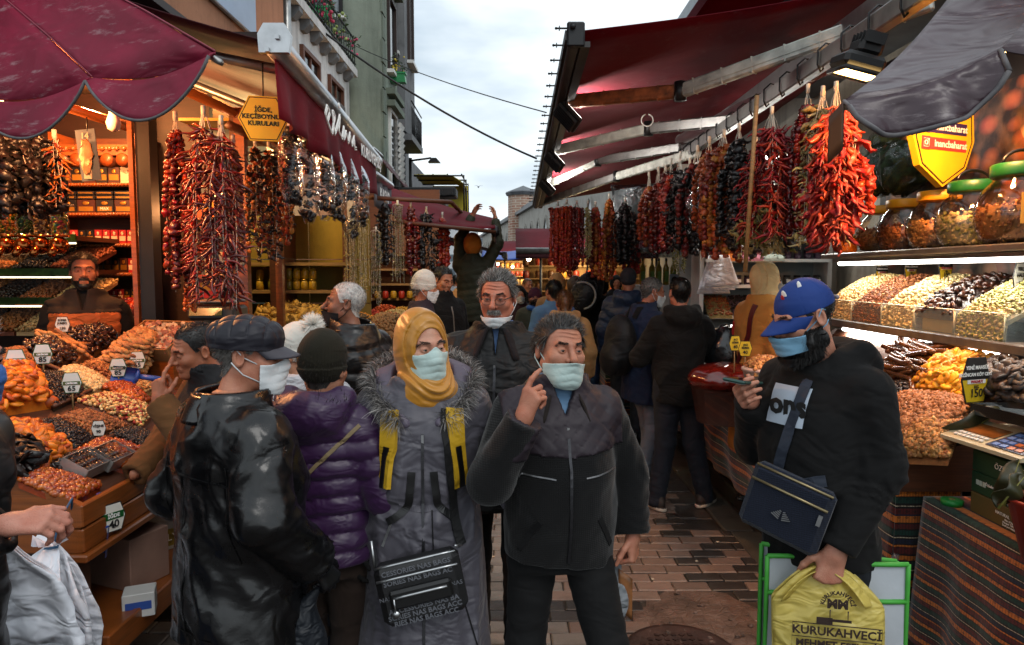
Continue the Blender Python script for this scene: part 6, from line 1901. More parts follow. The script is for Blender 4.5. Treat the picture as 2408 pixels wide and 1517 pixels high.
 ps('white card reading SÜPER JUMBO before the vendor',155,810,.075,[('SÜPER',.2,.78,M_black),('JUMBO',.2,.58,M_black),('130',.26,.26,M_black)])
 for lab,px,py,pr in (('green banded card by the far left apricots',48,905,'85'),('green banded card behind the black raisins',110,888,'85'),('green banded 65 card on the black raisins',178,957,'65'),('green banded card by the candied fruit',285,915,'85'),('green banded 65 card on the fig pile',330,895,'65')):
  ps(lab,px,py,.085,[('ÇEKİRDEK',.12,.48,M_white),(pr,.40,.22,M_black)],(.48,.18,Mgp))
 ps('small white VİŞNE card between almonds and raisins',240,1038,.06,[('VİŞNE',.24,.66,M_black),('90',.3,.3,M_black)],None,.03,.04)
 b = price_sign('white and green İĞDE 40 price card on the counter corner',(-1.58,2.64,.725),.10,[('İĞDE',.2,.56,M_white),('40',.42,.27,M_black),('₺',.2,.2,M_black)],WT,M_black,radians(62),0,0,(.56,.24,M_green))
 # blue scoops, boxes and bags round the counter
 def scoop(label,p,R):
  b = thing('scoop',label,'scoop',tuple(p)); mb = MB()
  mb.tube([R @ np.array(q) for q in ((0,0,.05),(0,0,.18))],[.014,.017],8)
  mb.grid(lambda u,v: R @ np.array([.045 * (1 - .1 * v) * cos(pi * u),.045 * sin(pi * u) - .02,.05 - .12 * v]),10,5); mb.ball(R @ np.array([0,0,.05]),(.04,.03,.012),10,6,0,R); mb.build('body',M_blue,b)
 scoop('blue plastic scoop standing under the counter ledge',P(232,1265,2.62),rotm(0,.1,0)); scoop('blue plastic scoop lying among the candied fruit',SL(300,925) + Vector((0,0,.1)),rotm(0,1.8,.5) )
 pack('faded pink carton under the counter',(-1.72,2.98,.376),(.20,.26,.23),mat('faded pink carton','#8a6a5c',.8,.15),None,None,name='carton',cat='carton',rz=1.2)
 pack('white and yellow carton printed with nuts under the counter',(-1.78,3.36,.376),(.22,.2,.25),mat('white carton','#a8a59c',.8,.1),mat('yellow nut print','#8a7220',.6,.5,40),'ALY',M_white,'carton','carton',None,.9,.05,-.25)
 M_bag = cloth('white carrier bag film','#d8dbe3',.35,0,.5,9,0,.06,.4); M_bag2 = M_bag
 b = thing('carrier_bag_bundle','bundle of new white carrier bags hanging from the counter corner','carrier bags',(-1.64,2.38,.80))
 rg = random.Random(2)
 for k in range(6):
  ox,oy,an,w,L = (-.06,.05,-.02,.07,-.07,.03)[k],-.030 * k,(.1,-.2,.25,.05,-.15,.2)[k],(.16,.15,.14,.10,.11,.075)[k],(.62,.60,.56,.50,.44,.34)[k]
  def bf(u,v,ox=ox,oy=oy,an=an,w=w,L=L,k=k):
   s = .02 + (w - .02) * min(1,v * 2.6) ** .7
   return ((u - .5) * 2 * s + ox * min(1,v * 2) + an * .3 * v,oy * min(1,v * 3) + .022 * abs(sin(u * 7 + k)) * min(1,v * 3) - .012 * abs(sin(v * 9 + k * 2 + u * 3)),-.02 - v * L)
  thick(bf,14,16,.002).build('carrier_bag',M_bag,b)
 mb = MB()
 for k in range(14):
  a = rg.uniform(0,6.28); mb.add(np.array([(0,0,-.03),(.05 * cos(a),.05 * sin(a) - .02,.03),(.06 * cos(a + .5),.06 * sin(a + .5) - .02,.0)]),[(0,1,2)])
 mb.build('torn_top',M_bag,b); mb = MB(); mb.tube([(0,.0,-.02),(.01,.02,.06),(.02,.08,.12),(0,.1,.05)],.004,5); mb.tube([(-.02,-.02,-.03),(.03,-.03,-.02),(.0,.03,-.03)],.005,5); mb.build('twine',mat('blue twine','#27557a',.6),b)
 b = thing('carrier_bag','grey white printed carrier bag hanging at lower left edge','carrier bag',tuple(P(45,1235,2.0)))
 for k in range(3): thick(lambda u,v: ((u - .5) * (.12 + .2 * min(1,v * 3)) - .07 + .03 * k + .08 * v,-.035 * k + .024 * abs(sin(u * 8 + k)) * min(1,v * 3) - .014 * abs(sin(v * 10 + u * 4)),-.40 * v * (1 - .12 * k) - .05 * u),16,14,.002).build('side',M_bag,b)
 for i,t in enumerate(('KURU','VE & Ş','KURUY')): text(t,.022,(-.12,-.12,-.20 - .03 * i),b,M_black)
 pack('small open white carton on the ground by the leather coat',tuple(P(330,1440,2.75)),(.12,.1,.10),M_whitepaint,M_blue,name='carton',cat='carton',rz=.4)
 # open carton of Turkish delight and the scale
 b = thing('sweets_carton','open brown carton of pale Turkish delight behind the figs','carton',tuple(P(372,800,4.15)),-.35)
 Rp = rotm(.55,0,0)
 mb = MB()
 for (cx,cy,sx,sy,sz) in ((0,-.14,.42,.008,.09),(0,.14,.42,.008,.09),(.21,0,.008,.28,.09),(-.21,0,.008,.28,.09),(0,0,.008,.28,.07)): mb.box(Rp @ np.array([cx,cy,0]),(sx,sy,sz),Rp)
 mb.box(Rp @ np.array([0,0,-.04]),(.42,.28,.008),Rp); mb.build('carton',M_card,b)
 mb = MB(); mb.prism([(-.03,0),(.03,0),(.03,.03),(-.03,.03)],.003,Rp @ np.array([.05,-.146,-.02]),(1,0,0),Rp @ np.array([0,0,1])); mb.build('black_print',M_black,b)
 text('Turkish Delight',.03,Rp @ np.array([-.10,-.147,-.005]),b,M_black,Rp @ np.array(Euler((pi / 2,0,0)).to_matrix()))
 rg2 = np.random.RandomState(3); ins = [(rg2.randint(2),T4(Rp @ np.array([rg2.uniform(-.2,.2),rg2.uniform(-.13,.13),rg2.uniform(.0,.04)]),rand_R(random.Random(k)))) for k in range(260)]
 bx = tm(lambda m: m.box((0,0,0),(.028,.022,.02))); pieces('delight',[bx,bx],[mat('sugared delight','#b7a58c',.8,.1),mat('rosy delight','#a5705a',.7,.1)],ins,b,120,smooth=False)
 mb = MB(); mb.box((0,.05,-.22),(.44,.3,.28)); mb.build('stand',M_woodo,b)
 heap('tomato_tray','tray of red dried tomatoes behind the vendor','tray',[P(272,745,4.6),P(320,742,4.6),P(350,722,4.9),P(272,722,4.9)],[t_apricot(.03)],C_chi,60,.06,30,'dried_tomato')
 pack('tall wooden box covered in kilim cloth right of the vendor',tuple(P(308,850,4.55)),(.22,.1,.30),M_kilim,name='covered_box',cat='box')
 def lscale():
  b = thing('weighing_scale','grey shop scale with a pole display under the chili bunches','scale',tuple(P(515,752,4.5)),.1)
  mb = MB(); mb.box((0,0,.05),(.30,.3,.09),None,0,.02); mb.build('body',mat('dark grey plastic','#2e3233',.4,.1),b)
  mb = MB(); mb.box((0,0,.125),(.30,.28,.02),None,0,.008); mb.build('pan',M_metal,b)
  mb = MB(); mb.box((.05,.1,.26),(.035,.03,.26)); mb.build('pole',M_dkmetal,b); mb = MB(); mb.box((.05,.09,.39),(.2,.05,.07),None,0,.01); mb.build('display',mat('pale grey plastic','#8b8f8a',.4,.1),b)
  mb = MB(); mb.box((-.03,-.155,.06),(.2,.01,.05),rotm(-.4,0,0)); mb.build('screen',mat('green lcd','#5c6a44',.2,.1),b)
 lscale()
 # stall two: timber posts, olive wall with jars
 s = thing('market_stall','olive yellow walled stall with half empty shelves of jars','market stall',(0,0,0))
 Mo = plaster('olive yellow panel','#7d6a30','#3a2f14',.25,.3)
 for j in range(2):
  for k in range(3): mb = MB(); mb.box((-2.35 + j * .62,6.9,1.22 + k * .44),(.61,.03,.43)); mb.build('panel',Mo,s)
 mb = MB(); mb.box((-2.05,6.86,.75),(1.2,.05,.5)); mb.build('lower_panel',mat('dark green panel','#1c2e22',.6,.2),s)
 for z in (1.83,1.565): mb = MB(); mb.box((-2.1,6.7,z),(1.15,.32,.03)); mb.build('shelf',M_woodlt,s)
 mb = MB(); mb.box((-1.60,6.75,1.6),(.05,.3,2.0)); mb.build('side_board',M_woodlt,s)
 for (px,d,w,m) in ((577,4.9,.07,M_woodo),(562,4.9,.05,M_woodb),(660,5.6,.055,M_woodo),(815,6.6,.05,M_woodb)):
  x = (px - 1204) / 1605 * d; mb = MB(); mb.box((x,d,1.45 if px != 660 else 1.05),(w,w,2.9 if px != 660 else 1.95)); mb.build('post',m,s)
 mb = MB(); mb.tube([P(640,330,5.0),P(790,430,6.2)],.03,4); mb.tube([P(540,295,4.6),P(660,350,5.6)],.035,4); mb.build('beam',M_woodb,s)
 mb = MB(); mb.tube([(-2.0,4.2,2.86),(-1.75,7.2,2.86)],.035,4); mb.build('rail',M_woodo,s)
 mb = MB(); mb.box((-2.9,6.0,3.4),(2.4,2.2,.05)); mb.build('ceiling',M_wooddk,s); mb = MB(); mb.box((-2.75,6.0,1.5),(.05,2.0,3.0)); mb.build('side_wall',M_wooddk,s)
 Mj = [mat('golden preserve','#a5821e',.4,.35,60),mat('olive preserve','#5f5a1c',.4,.35,60)]
 for r_ in range(2):
  for k in range(6):
   px = (622,655,695,712,730,744)[k] - (4 if r_ else 0); p = P((612,640,680,698,717,736)[k],684 if r_ else 659,6.62)
   j = thing('preserve_jar',f'small yellow jar, {ORD[k]} from left in the {["upper","lower"][r_]} row on the olive stall shelf','jar',(p.x,6.62,1.582 + (0 if r_ else .105)),0,'jars on the olive stall shelf')
   mb = MB(); mb.lathe([(.028,0),(.036,.008),(.036,.075),(.028,.085)],12); mb.build('glass_body',Mj[k in (1,2)],j); mb = MB(); mb.lathe([(.032,.085),(.032,.103),(.001,.104)],12); mb.build('lid',mat('brass lid','#8a701e',.35,.1,9,.5),j)
 heap('ginger_heap','knobbly yellow roots on the olive stall counter','heap',[P(600,760,6.0),P(775,760,6.0),P(740,725,6.6),P(612,725,6.6)],[t_flake(.12,3),t_ball((.05,.03,.03),7,5,.008)],[mat('ginger root','#a07c34',.7,.2,20)],90,.06,40,'root')
 bulb('lit bulb inside the olive walled stall',(-2.25,6.1,3.0),60,(1,.70,.28)); bulb('lit bulb over the hanging chili bunches',(-2.1,4.95,2.3),9)
 # stall three: spices under the reaching awning
 s = thing('market_stall','spice stall with stone fronted counter under the far left awning','market stall',(0,0,0))
 mb = MB(); mb.box((-1.5,8.0,.55),(.75,3.4,1.1)); mb.build('counter',plaster('worn white counter','#9a958a','#2c2824',.4,.5),s); mb = MB(); mb.box((-2.2,8.6,1.5),(.06,4.6,3.0)); mb.box((-1.7,10.5,1.5),(1.2,.06,3.0)); mb.build('back_wall',M_woodb,s)
 mb = MB(); mb.tube([(-1.55,7.1,2.52),(-.65,7.4,2.50)],.025,5); mb.tube([(-.65,7.4,2.5),(-.62,10.5,2.5)],.025,5); mb.build('rail',M_woodb,s)
 for k in range(4):
  mb = MB(); mb.box((-1.75,10.3,1.35 + k * .22),(.9,.25,.03)); mb.build('shelf',M_woodlt,s)
 sp = [('red pepper flake','#9a1f10'),('orange turmeric','#c07a18'),('pale chickpea','#b89a5c'),('red tea','#a8321c'),('golden flower','#b98a2a'),('brown walnut','#7a5a34'),('dark seed','#4a3a22'),('rust paprika','#a8481a')]
 for k,(n_,c_) in enumerate(sp):
  x,y = -1.2 - .3 * (k % 2),6.5 + (k // 2) * .5
  if k in (5,6): x,y = -1.2 - .3 * (k - 5),6.42; 
  heap('spice_heap',f'{n_} heap on the far left spice counter','heap',[(x - .15,y - .2,1.12),(x + .15,y - .2,1.12),(x + .15,y + .2,1.3),(x - .15,y + .2,1.3)],[t_ball(.014,5,4,.003)] if k != 5 else [t_walnut(.02)],mat('spice ' + n_,c_,.75,.25,60),260,.12,0,'grain',None,k)
 for k in range(6): 
  mb = MB(); mb.lathe([(.04,0),(.045,.01),(.045,.09),(.03,.11)],10); j = mb.build('spice_jar',[Mj[0],mat('red jar','#9a2a1a',.4)][k % 2],None,(-2.0 + k * .12,10.15,1.365)); tag(j,f'{["golden","red"][k % 2]} jar {ORD[k]} from left on the spice stall back shelf','jar','jars on the spice stall shelf')
 bulb('lit bulb over the far left spice counter',(-1.45,7.9,2.62),24,(1,.62,.28)); bulb('lit bulb deeper in the spice stall',(-1.55,9.4,2.55),16,(1,.62,.28))
 # six sided yellow board
 b = thing('shop_sign','yellow six sided sign with black rim reading İĞDE KEÇİBOYNUZ KURULARI','sign',tuple(P(620,280,3.75)),.22)
 pl = [(.115,-.115),(.23,0),(.115,.115),(-.115,.115),(-.23,0),(-.115,-.115)]; pl = [(x * .53 * 1.0,z * 1.0) for x,z in ((.115,-.118),(.225,0),(.115,.118),(-.115,.118),(-.225,0),(-.115,-.118))]; 
 pl = [(x * 1.0,z) for x,z in ((.072,-.118),(.130,0),(.072,.118),(-.072,.118),(-.130,0),(-.072,-.118))]
 for nm,kx,th,m in (('board',1.0,.02,M_yellow),('rim',.95,.0215,M_black),('face',.91,.023,M_yellow)): mb = MB(); mb.prism([(x * kx,z * kx) for x,z in pl],th); mb.build(nm,m,b)
 for i,t in enumerate(('İĞDE,','KEÇİBOYNUZ','KURULARI')): text(t,.034,(0,-.0125,.045 - .036 * i),b,M_black,bold=.001)
 mb = MB(); mb.tube([(0,0,.118),(0,.02,.3)],.004,5); mb.build('hanger',M_dkmetal,b)
left_stall()
def left_garlands():
 ch = [t_chili(.085,1),t_chili(.075,2,.6),t_chili(.09,3,-.4)]; cp = [t_cup(.028,1),t_cup(.024,2)]; ab = [t_cup(.030,3),t_flake(.07,4)]
 G = garland
 G('left bunch of lumpy dark red dried peppers beside the dark post',P(412,275,3.9),1.0,.17,cp,C_chi,8,26,60,'pepper',seed=1,stem=.08,ps=.8)
 G('thick glossy bunch of crimson chilies in the middle of the left cluster',P(478,262,3.8),1.06,.26,ch,C_chi,13,34,260,'chili',seed=2,stem=.08,spread=.75)
 G('lower bunch of shiny red chilies hanging longest on the left',P(520,285,3.72),.98,.22,ch,C_chi,11,32,220,'chili',seed=3,stem=.08,spread=.75)
 G('rust brown pepper bunch at right of the chili cluster',P(548,330,4.0),.72,.16,cp,C_opep,8,24,60,'pepper',seed=4,stem=.06,ps=.75)
 for k,(px,py,d,L) in enumerate(((600,330,4.5,.75),(632,338,4.6,.80),(664,350,4.8,.68))): G(f'{["left","middle","right"][k]} string curtain of brown dried okra slices behind the yellow sign',P(px,py,d),L,.15,[t_apricot(.017),t_flake(.06,2)],[C_opep[0],C_aub[1],C_opep[2]],9,26,60,'slice','vegetable_garland',seed=10 + k,stem=.05,spread=.2)
 G('short string of small orange haws below the chilies',P(448,640,4.1),.24,.10,[t_ball(.012,6,4)],[C_juj[1]],7,18,40,'haw','haw_garland',seed=20,stem=.02)
 for k,(px,py,d) in enumerate(((40,315,3.7),(88,318,3.8),(-10,312,3.6))): G(f'{["second","third","first"][k]} black aubergine skin bunch under the burgundy parasol',P(px,py,d),.42,.22,ab,C_aub,11,15,40,'aubergine_skin','aubergine_garland',seed=25 + k,stem=.03,ps=1.1)
 G('thin string of red brown peppers under the parasol scallop',P(128,318,3.8),.40,.07,ch,C_opep,4,16,40,'pepper',seed=29,stem=.03,ps=.7)
 for k,(d,L) in enumerate(((4.06,.52),(4.42,.60),(4.8,.55),(5.15,.53),(5.55,.66),(5.95,.52))):
  p = Vector((-1.30,d,2.66)); r = thing('wrapped_garland',f'clear plastic sleeve of dark dried aubergines, {ORD[k]} along the lettered valance','garland',tuple(p),0,'plastic wrapped garlands under the valance')
  rg = np.random.RandomState(k); ins = [(rg.randint(2),T4((rg.normal() * .022,rg.normal() * .022,-.06 - L * .86 * rg.uniform(.05,1)),rand_R(random.Random(k * 99 + i)),rg.uniform(.7,1))) for i in range(46)]
  pieces('aubergine_skin',ab,C_aub + [C_opep[0]],ins,r,30)
  def sf(u,v,L=L,k=k):
   a = 2 * pi * u; rad = (.012 + .055 * min(1,v * 4) ** .7 * (1 - max(0,v - .82) * 4.2)) * (1 + .12 * sin(a * 3 + v * 9 + k))
   return (rad * cos(a),rad * sin(a) * .8,-L * v)
  mb = MB(); mb.grid(sf,18,16); mb.build('plastic_sleeve',M_film,r)
 for k,(px,py,d,bot) in enumerate(((822,520,6.2,690),(852,522,6.3,700),(884,540,6.9,720),(935,478,7.2,668))):
  L = (bot - py) / 1605 * d; G(f'{["first","second","third","last"][k]} curtain of threaded {"golden" if k < 2 else "green"} okra beside the olive stall',P(px,py,d),L,.13,[t_okra(.02)],[C_okra[0] if k < 2 else C_okra[1],C_cour[0]],12,34,0,'okra','okra_garland',seed=40 + k,stem=.02,spread=.4,hang=True)
 for k,(px,py,bot,d,m,w,lab) in enumerate(((905,470,628,7.2,C_aub,.22,'black aubergine bunch nearest on the spice stall rail'),(966,480,648,7.3,C_chi,.20,'red pepper bunch between black bunches at the spice stall'),(1003,492,645,7.4,C_aub,.24,'wide black aubergine bunch in the middle of the spice stall rail'),(1040,505,640,7.6,C_bchi,.18,'orange red pepper bunch at far end of the spice stall rail'))):
  G(lab,P(px,py,d),(bot - py) / 1605 * d,w,cp if m is not C_aub else ab,m,9,17,40,'pepper','pepper_garland' if m is not C_aub else 'aubergine_garland',seed=50 + k,stem=.05)
left_garlands()
# ------------------------------------------------------------------ right stalls
def nut_poster(name):
 t = NT(name)
 v = t.mapped((1,6.5,9.5),rot=(.5,0,0)); vo = t.n('ShaderNodeTexVoronoi'); vo.inputs['Scale'].default_value = 1.0; t.l(v,vo.inputs['Vector'])
 sp = t.n('ShaderNodeSeparateColor'); t.l(vo.outputs['Color'],sp.inputs[0])
 c = t.ramp(sp.outputs[0],[(0,hexc('#5a2a18')),(.25,hexc('#9a5a34')),(.5,hexc('#7a3420')),(.75,hexc('#b98a5c')),(1,hexc('#8a2f2a'))])
 c = t.mix(t.ramp(vo.outputs['Distance'],[(.25,(0,0,0)),(.62,(1,1,1))]),c,hexc('#120a08'))
 t.col(t.mix(t.ramp(t.noise(9,3),[(.4,(0,0,0)),(.8,(.2,.2,.2))]),c,hexc('#caa37c'))); t.set(Roughness=.35)
 return t.mat
def right_stall():
 b = thing('market_stall','bright nut stall with steel shelves and printed back wall on the right','market stall',(0,0,0))
 mb = MB(); mb.box((2.80,3.4,1.7),(.05,3.6,3.2)); mb.build('side_wall',M_dkmetal,b)
 mb = MB(); mb.box((2.768,3.5,2.32),(.008,3.2,1.0)); mb.build('nut_poster',nut_poster('printed nuts'),b)
 mb = MB(); mb.box((2.764,3.5,1.65),(.008,3.2,.34)); mb.build('nut_poster',nut_poster('printed nuts'),b)
 mb = MB(); mb.box((2.7,5.9,3.62),(1.6,3.0,.05)); mb.build('ceiling',mat('grey ceiling sheet','#4b5054',.6,.2),b)
 mb = MB(); mb.box((1.80,5.2,2.97),(.07,5.6,.10),None,0,.008); mb.build('hook_rail',M_metal,b)
 mb = MB(); mb.box((1.92,5.2,3.12),(.05,5.6,.16)); mb.build('hook_rail',M_alu,b)
 for k in range(18):
  y = 2.9 + k * .28; mb = MB(); mb.tube([(1.84,y,3.05),(1.80,y,3.06),(1.755,y,3.02),(1.755,y,2.94),(1.775,y,2.90),(1.79,y,2.92)],.006,5); mb.build('hook',M_dkmetal,b)
 # upper steel shelf with lit tube
 mb = MB(); mb.box((2.52,3.75,1.865),(.54,2.5,.035),None,0,.006); mb.build('shelf',M_metal,b)
 mb = MB(); mb.box((2.34,3.8,1.832),(.10,2.2,.02)); mb.box((2.36,2.72,1.83),(.13,.03,.03)); mb.build('tube_housing',M_metal,b)
 mb = MB(); mb.tube([(2.32,2.75,1.812),(2.32,4.85,1.812)],.014,8); mb.build('lit_tube',lamp_mat('white tube',(1,.95,.86),8),b)
 mb = MB(); mb.box((2.50,3.75,1.405),(.54,2.45,.05),None,0,.006); mb.build('shelf',M_metal,b)
 mb = MB(); mb.tube([(2.34,2.8,1.352),(2.34,4.8,1.352)],.013,8); mb.build('lit_tube',lamp_mat('white tube',(1,.95,.86),8),b)
 for z in (1.80,1.34):
  l = bpy.data.lights.new('tube_light','AREA'); l.shape = 'RECTANGLE'; l.size = .04; l.size_y = 2.0; l.energy = 11; l.color = (1,.93,.82)
  lo = bpy.data.objects.new('tube_light',l); link(lo,b); lo.location = (2.33,3.75,z)
 # bins
 gl = mat('clear acrylic','#b9c4c0',.1,0,alpha=.16,spec=.9)
 ys = [4.90,4.54,4.17,3.83,3.48,3.12]
 goods = [('peeled hazelnuts',[t_ball(.0095,6,4)],C_hzl,520),('whole almonds',[t_almond(.023)],C_alm,520),('mixed pale nuts',[t_ball(.010,6,4),t_almond(.02)],[C_hzl[1],C_hzl[0],C_pis[0]],520),('large black dates',[t_date(.048)],C_date[::-1],150),('small green pistachios',[t_ball((.010,.007,.007),6,4)],C_pis,700)]
 for k in range(5):
  y1,y0 = ys[k],ys[k + 1]; nm,t,m,n = goods[k]
  bn = thing('acrylic_bin',f'clear acrylic bin holding {nm} on the steel shelf','bin',(0,0,0))
  for (cx,cy,sx,sy) in ((2.262,(y0 + y1) / 2,.006,y1 - y0 - .006),(2.42,y0 + .004,.31,.005),(2.42,y1 - .004,.31,.005)): mb = MB(); mb.box((cx,cy,1.495),(sx,sy,.13)); mb.build('acrylic_panel',gl,bn)
  mb = MB()
  for yy in (y0 + .004,y1 - .004): mb.tube([(2.26,yy,1.43),(2.26,yy,1.56)],.003,4)
  mb.tube([(2.26,y0,1.56),(2.26,y1,1.56)],.003,4); mb.build('acrylic_edge',mat('acrylic edge','#c9c6a8',.3,0),bn)
  if k != 3: heap('nut_heap',f'{nm} seen through the lower front of their bin','heap',[(2.268,y1 - .01,1.43),(2.268,y0 + .01,1.43),(2.275,y0 + .01,1.54),(2.275,y1 - .01,1.54)],t,m,200,0,30,'nut',None,k,.6)
  else: pack('pale blank carton standing inside the date bin',(2.33,(y0 + y1) / 2,1.432),(.1,.26,.07),mat('buff card','#a3894a',.8),name='carton',cat='carton')
  heap('nut_heap' if k != 3 else 'date_heap',f'sloping heap of {nm} rising out of its bin','heap',[(2.27,y1 - .01,1.53),(2.27,y0 + .01,1.53),(2.62,y0 + .01,1.72),(2.62,y1 - .01,1.72)],t,m,n,.06,150,'nut' if k != 3 else 'date',None,20 + k)
 Kp = M_black
 def ysign(lab,p,w,rz,l1,l2,eng,pr):
  sg = price_sign(lab,p,w,[(l1,.125 if len(l1) < 12 else .10,.78,M_white),(l2,.15 if len(l2) < 9 else .115,.63,M_white),(eng,.10,.475,M_red),('KG.',.11,.36,M_black),(pr,.30,.22,M_black)],M_yellow,M_black,rz,.1)
  h = w * 1.15; mb = MB(); mb.prism([(-w * .30,h * .985 - h / 2),(-w * .49,.02 * h),(w * .49,.02 * h),(w * .30,h * .985 - h / 2)],.0085,(0,0,h / 2)); mb.build('black_top',M_black,sg)
  mb = MB(); mb.box((0,-.0045,h * .475),(w * .62,.0035,h * .085)); mb.build('white_band',M_white,sg)
  for o in sg.children:
   if o.name.startswith('lettering'): o.location.y = -.0075
 ysign('yellow and black YENİ MAHSÜL ERZİNCAN KÖY CEVİZİ walnut card at 150',P(2291,948,2.95),.175,.35,'YENİ MAHSÜL','ERZİNCAN KÖY CEVİZİ','WALNUT','150')
 ysign('small yellow black GİRESUN FINDIK card on the hazelnuts',P(2072,665,4.7),.13,.5,'YENİ MAHSÜL','GİRESUN FINDIK','HAZELNUT','140')
 ysign('small yellow black DUBLE ÇİĞ BADEM card on the almonds',P(2140,662,4.35),.13,.5,'YENİ MAHSÜL','DUBLE ÇİĞ BADEM','ALMOND','160')
 ysign('small yellow black LÜKS KARIŞIK ÇEREZ card on the mixed nuts',P(2222,662,3.95),.14,.5,'LÜKS KARIŞIK','ÇEREZ','MIXED COOKIES','100')
 price_sign('white YERLİ price card at the right edge above the pistachios',P(2396,690,3.3),.13,[('YERLİ',.2,.78,M_black),('HALEP',.2,.58,M_black),('90',.35,.28,M_black)],mat('white price card','#d9d6cc'),M_black,.5,.1)
 # jars on the upper shelf
 lidy,lidg = mat('yellow lid','#d09a1c',.4,.08),M_green
 jl = ['pale roast chickpeas','dark roast nuts','small brown nuts','salted pistachios','big brown almonds']
 for k,(px,d,r) in enumerate(((2066,4.75,.16),(2120,4.42,.165),(2198,4.05,.17),(2276,3.68,.175),(2388,3.28,.19))):
  x = (px - 1204) / 1605 * d; j = thing('glass_jar',f'round jar of {jl[k]} with {"yellow" if k < 3 else "green"} lid on the upper steel shelf','jar',(x,d,1.884),0,'big round jars on the upper shelf')
  h = r * 1.85
  pr = [(r * .62,0),(r * .86,h * .08),(r,h * .32),(r * .98,h * .52),(r * .82,h * .74),(r * .62,h * .86),(r * .60,h * .92)]
  mb = MB(); mb.lathe(pr,28,caps=False)
  for z in (.42,.5,.58): mb.lathe([(r * 1.0,h * z - .003),(r * 1.015,h * z),(r * 1.0,h * z + .003)],28,caps=False)
  mb.build('glass_body',M_glass,j)
  mb = MB(); mb.lathe([(r * .66,h * .90),(r * .68,h * .92),(r * .68,h * 1.06),(r * .64,h * 1.08),(.001,h * 1.08)],24); mb.build('lid',lidy if k < 3 else lidg,j)
  if k >= 3: mb = MB(); mb.tube([(r * .5 * cos(a),0,h * 1.08 + r * .34 * sin(a)) for a in np.linspace(0,pi,10)],.008,6); mb.build('handle',M_blackpl,j)
  if k == 4: mb = MB(); mb.grid(lambda u,v: ((r + .003) * cos(-2.2 + u * .8),(r + .003) * sin(-2.2 + u * .8),h * (.25 + .4 * v)),8,2); mb.build('paper_label',mat('gold label','#b58a2c',.5,.1),j)
  rg = np.random.RandomState(k); ins = []
  t = [t_ball(.011,6,4),t_ball(.011,6,4),t_ball(.0095,6,4),t_ball((.014,.009,.009),6,4),t_almond(.028)][k]
  for _ in range(520):
   a,z = rg.uniform(0,6.28),rg.uniform(.02,.56) * h; rr = np.interp(z,[q[1] for q in pr],[q[0] for q in pr]) - .014
   top = z > .5 * h; q = rr * (math.sqrt(rg.uniform(0,1)) if top else rg.uniform(.93,1.0))
   ins.append((rg.randint(2),T4((q * cos(a),q * sin(a),z if not top else .53 * h + rg.uniform(-.01,.012)),rand_R(random.Random(_)))))
  mm = [C_fig,[C_alm[1],C_alm[0]],C_wal,C_pis,[C_alm[1],C_wal[0]]][k]
  mb = MB(); mb.lathe([(r * .5,.01),(r * .8,h * .08),(r * .90,h * .32),(r * .88,h * .5),(.01,h * .52)],16); mb.build('fill',mm[0],j)
  pieces('nut',[t,t],mm,ins,j,60)
 for k,(px,py) in enumerate(((1985,560),(2000,570),(1988,525))):
  d = 4.75; x = (px - 1204) / 1605 * d; j = thing('small_jar',f'{["left lower","right lower","upper"][k]} little jar of orange dried fruit left of the big jars','jar',(x,d + .05 * k,1.884 + (.125 if k == 2 else 0))); mb = MB(); mb.lathe([(.04,0),(.052,.012),(.052,.09),(.04,.105)],14); mb.build('body',mat('orange fruit in glass','#a85a18',.2,.5,40),j); mb = MB(); mb.lathe([(.043,.105),(.043,.122),(.001,.122)],14); mb.build('lid',mat('brass lid','#8a701e'),j)
 # hexagon shop board with social handles
 s = thing('shop_sign','yellow shield shaped shop sign with black inner line and two handles','sign',tuple(P(2212,350,3.9)),.42); s.scale = (1.3,1.3,1.3)
 pl = [(-.185,.16),(-.20,.02),(-.15,-.10),(0,-.185),(.15,-.10),(.20,.02),(.185,.16)]; pl = [(x,z + .02) for x,z in pl]
 for nm,kx,th,m in (('board',1.0,.03,M_yellow),('rim',.93,.032,M_black),('face',.885,.034,M_yellow)): mb = MB(); mb.prism([(x * kx,z * kx) for x,z in pl],th); mb.build(nm,m,s)
 Mv = mat('violet print','#2c1f52',.5,0); Mrd = mat('coral print','#b83a3a',.5,0)
 for z,m,g in ((.085,Mv,'f'),(.015,Mrd,'')):
  mb = MB(); mb.box((.02,-.018,z),(.24,.003,.05)); mb.build('handle_band',m,s); text('inancbaharat',.042,(.035,-.021,z),s,M_white,bold=.0007)
  mb = MB(); mb.box((-.125,-.0185,z),(.05,.004,.055),None,0); mb.build('emblem',m,s)
  if g: text('f',.06,(-.122,-.022,z),s,M_white,bold=.002)
  else:
   mb = MB(); mb.tube([(-.125 + a,-.022,z + c) for a,c in ((-.017,-.017),(.017,-.017),(.017,.017),(-.017,.017))],.0022,5,closed=True); mb.tube([(-.125 + .009 * cos(a),-.022,z + .009 * sin(a)) for a in np.linspace(0,6.28,13)[:-1]],.002,5,closed=True); mb.ball((-.113,-.022,z + .012),.0025,6,4); mb.build('emblem_lines',M_white,s)
 # sloping tiers below
 mb = MB(); mb.prism([(1.76,.86),(1.76,.76),(2.75,.76),(2.75,1.34),(2.36,1.34)],1.95,(0,4.0,0),(1,0,0),(0,0,1)); mb.build('bed',M_woodb,b)
 H = lambda nm,lab,q,t,m,n,mo=.03,keep=60,pc='nut',tilt=.6,rows=None,flat=False: heap(nm,lab,'heap',[SR(*p) + Vector((-.01,0,.02)) for p in q],t,m,n,mo,keep,pc,None,len(lab),tilt,None,0,flat,None,rows)
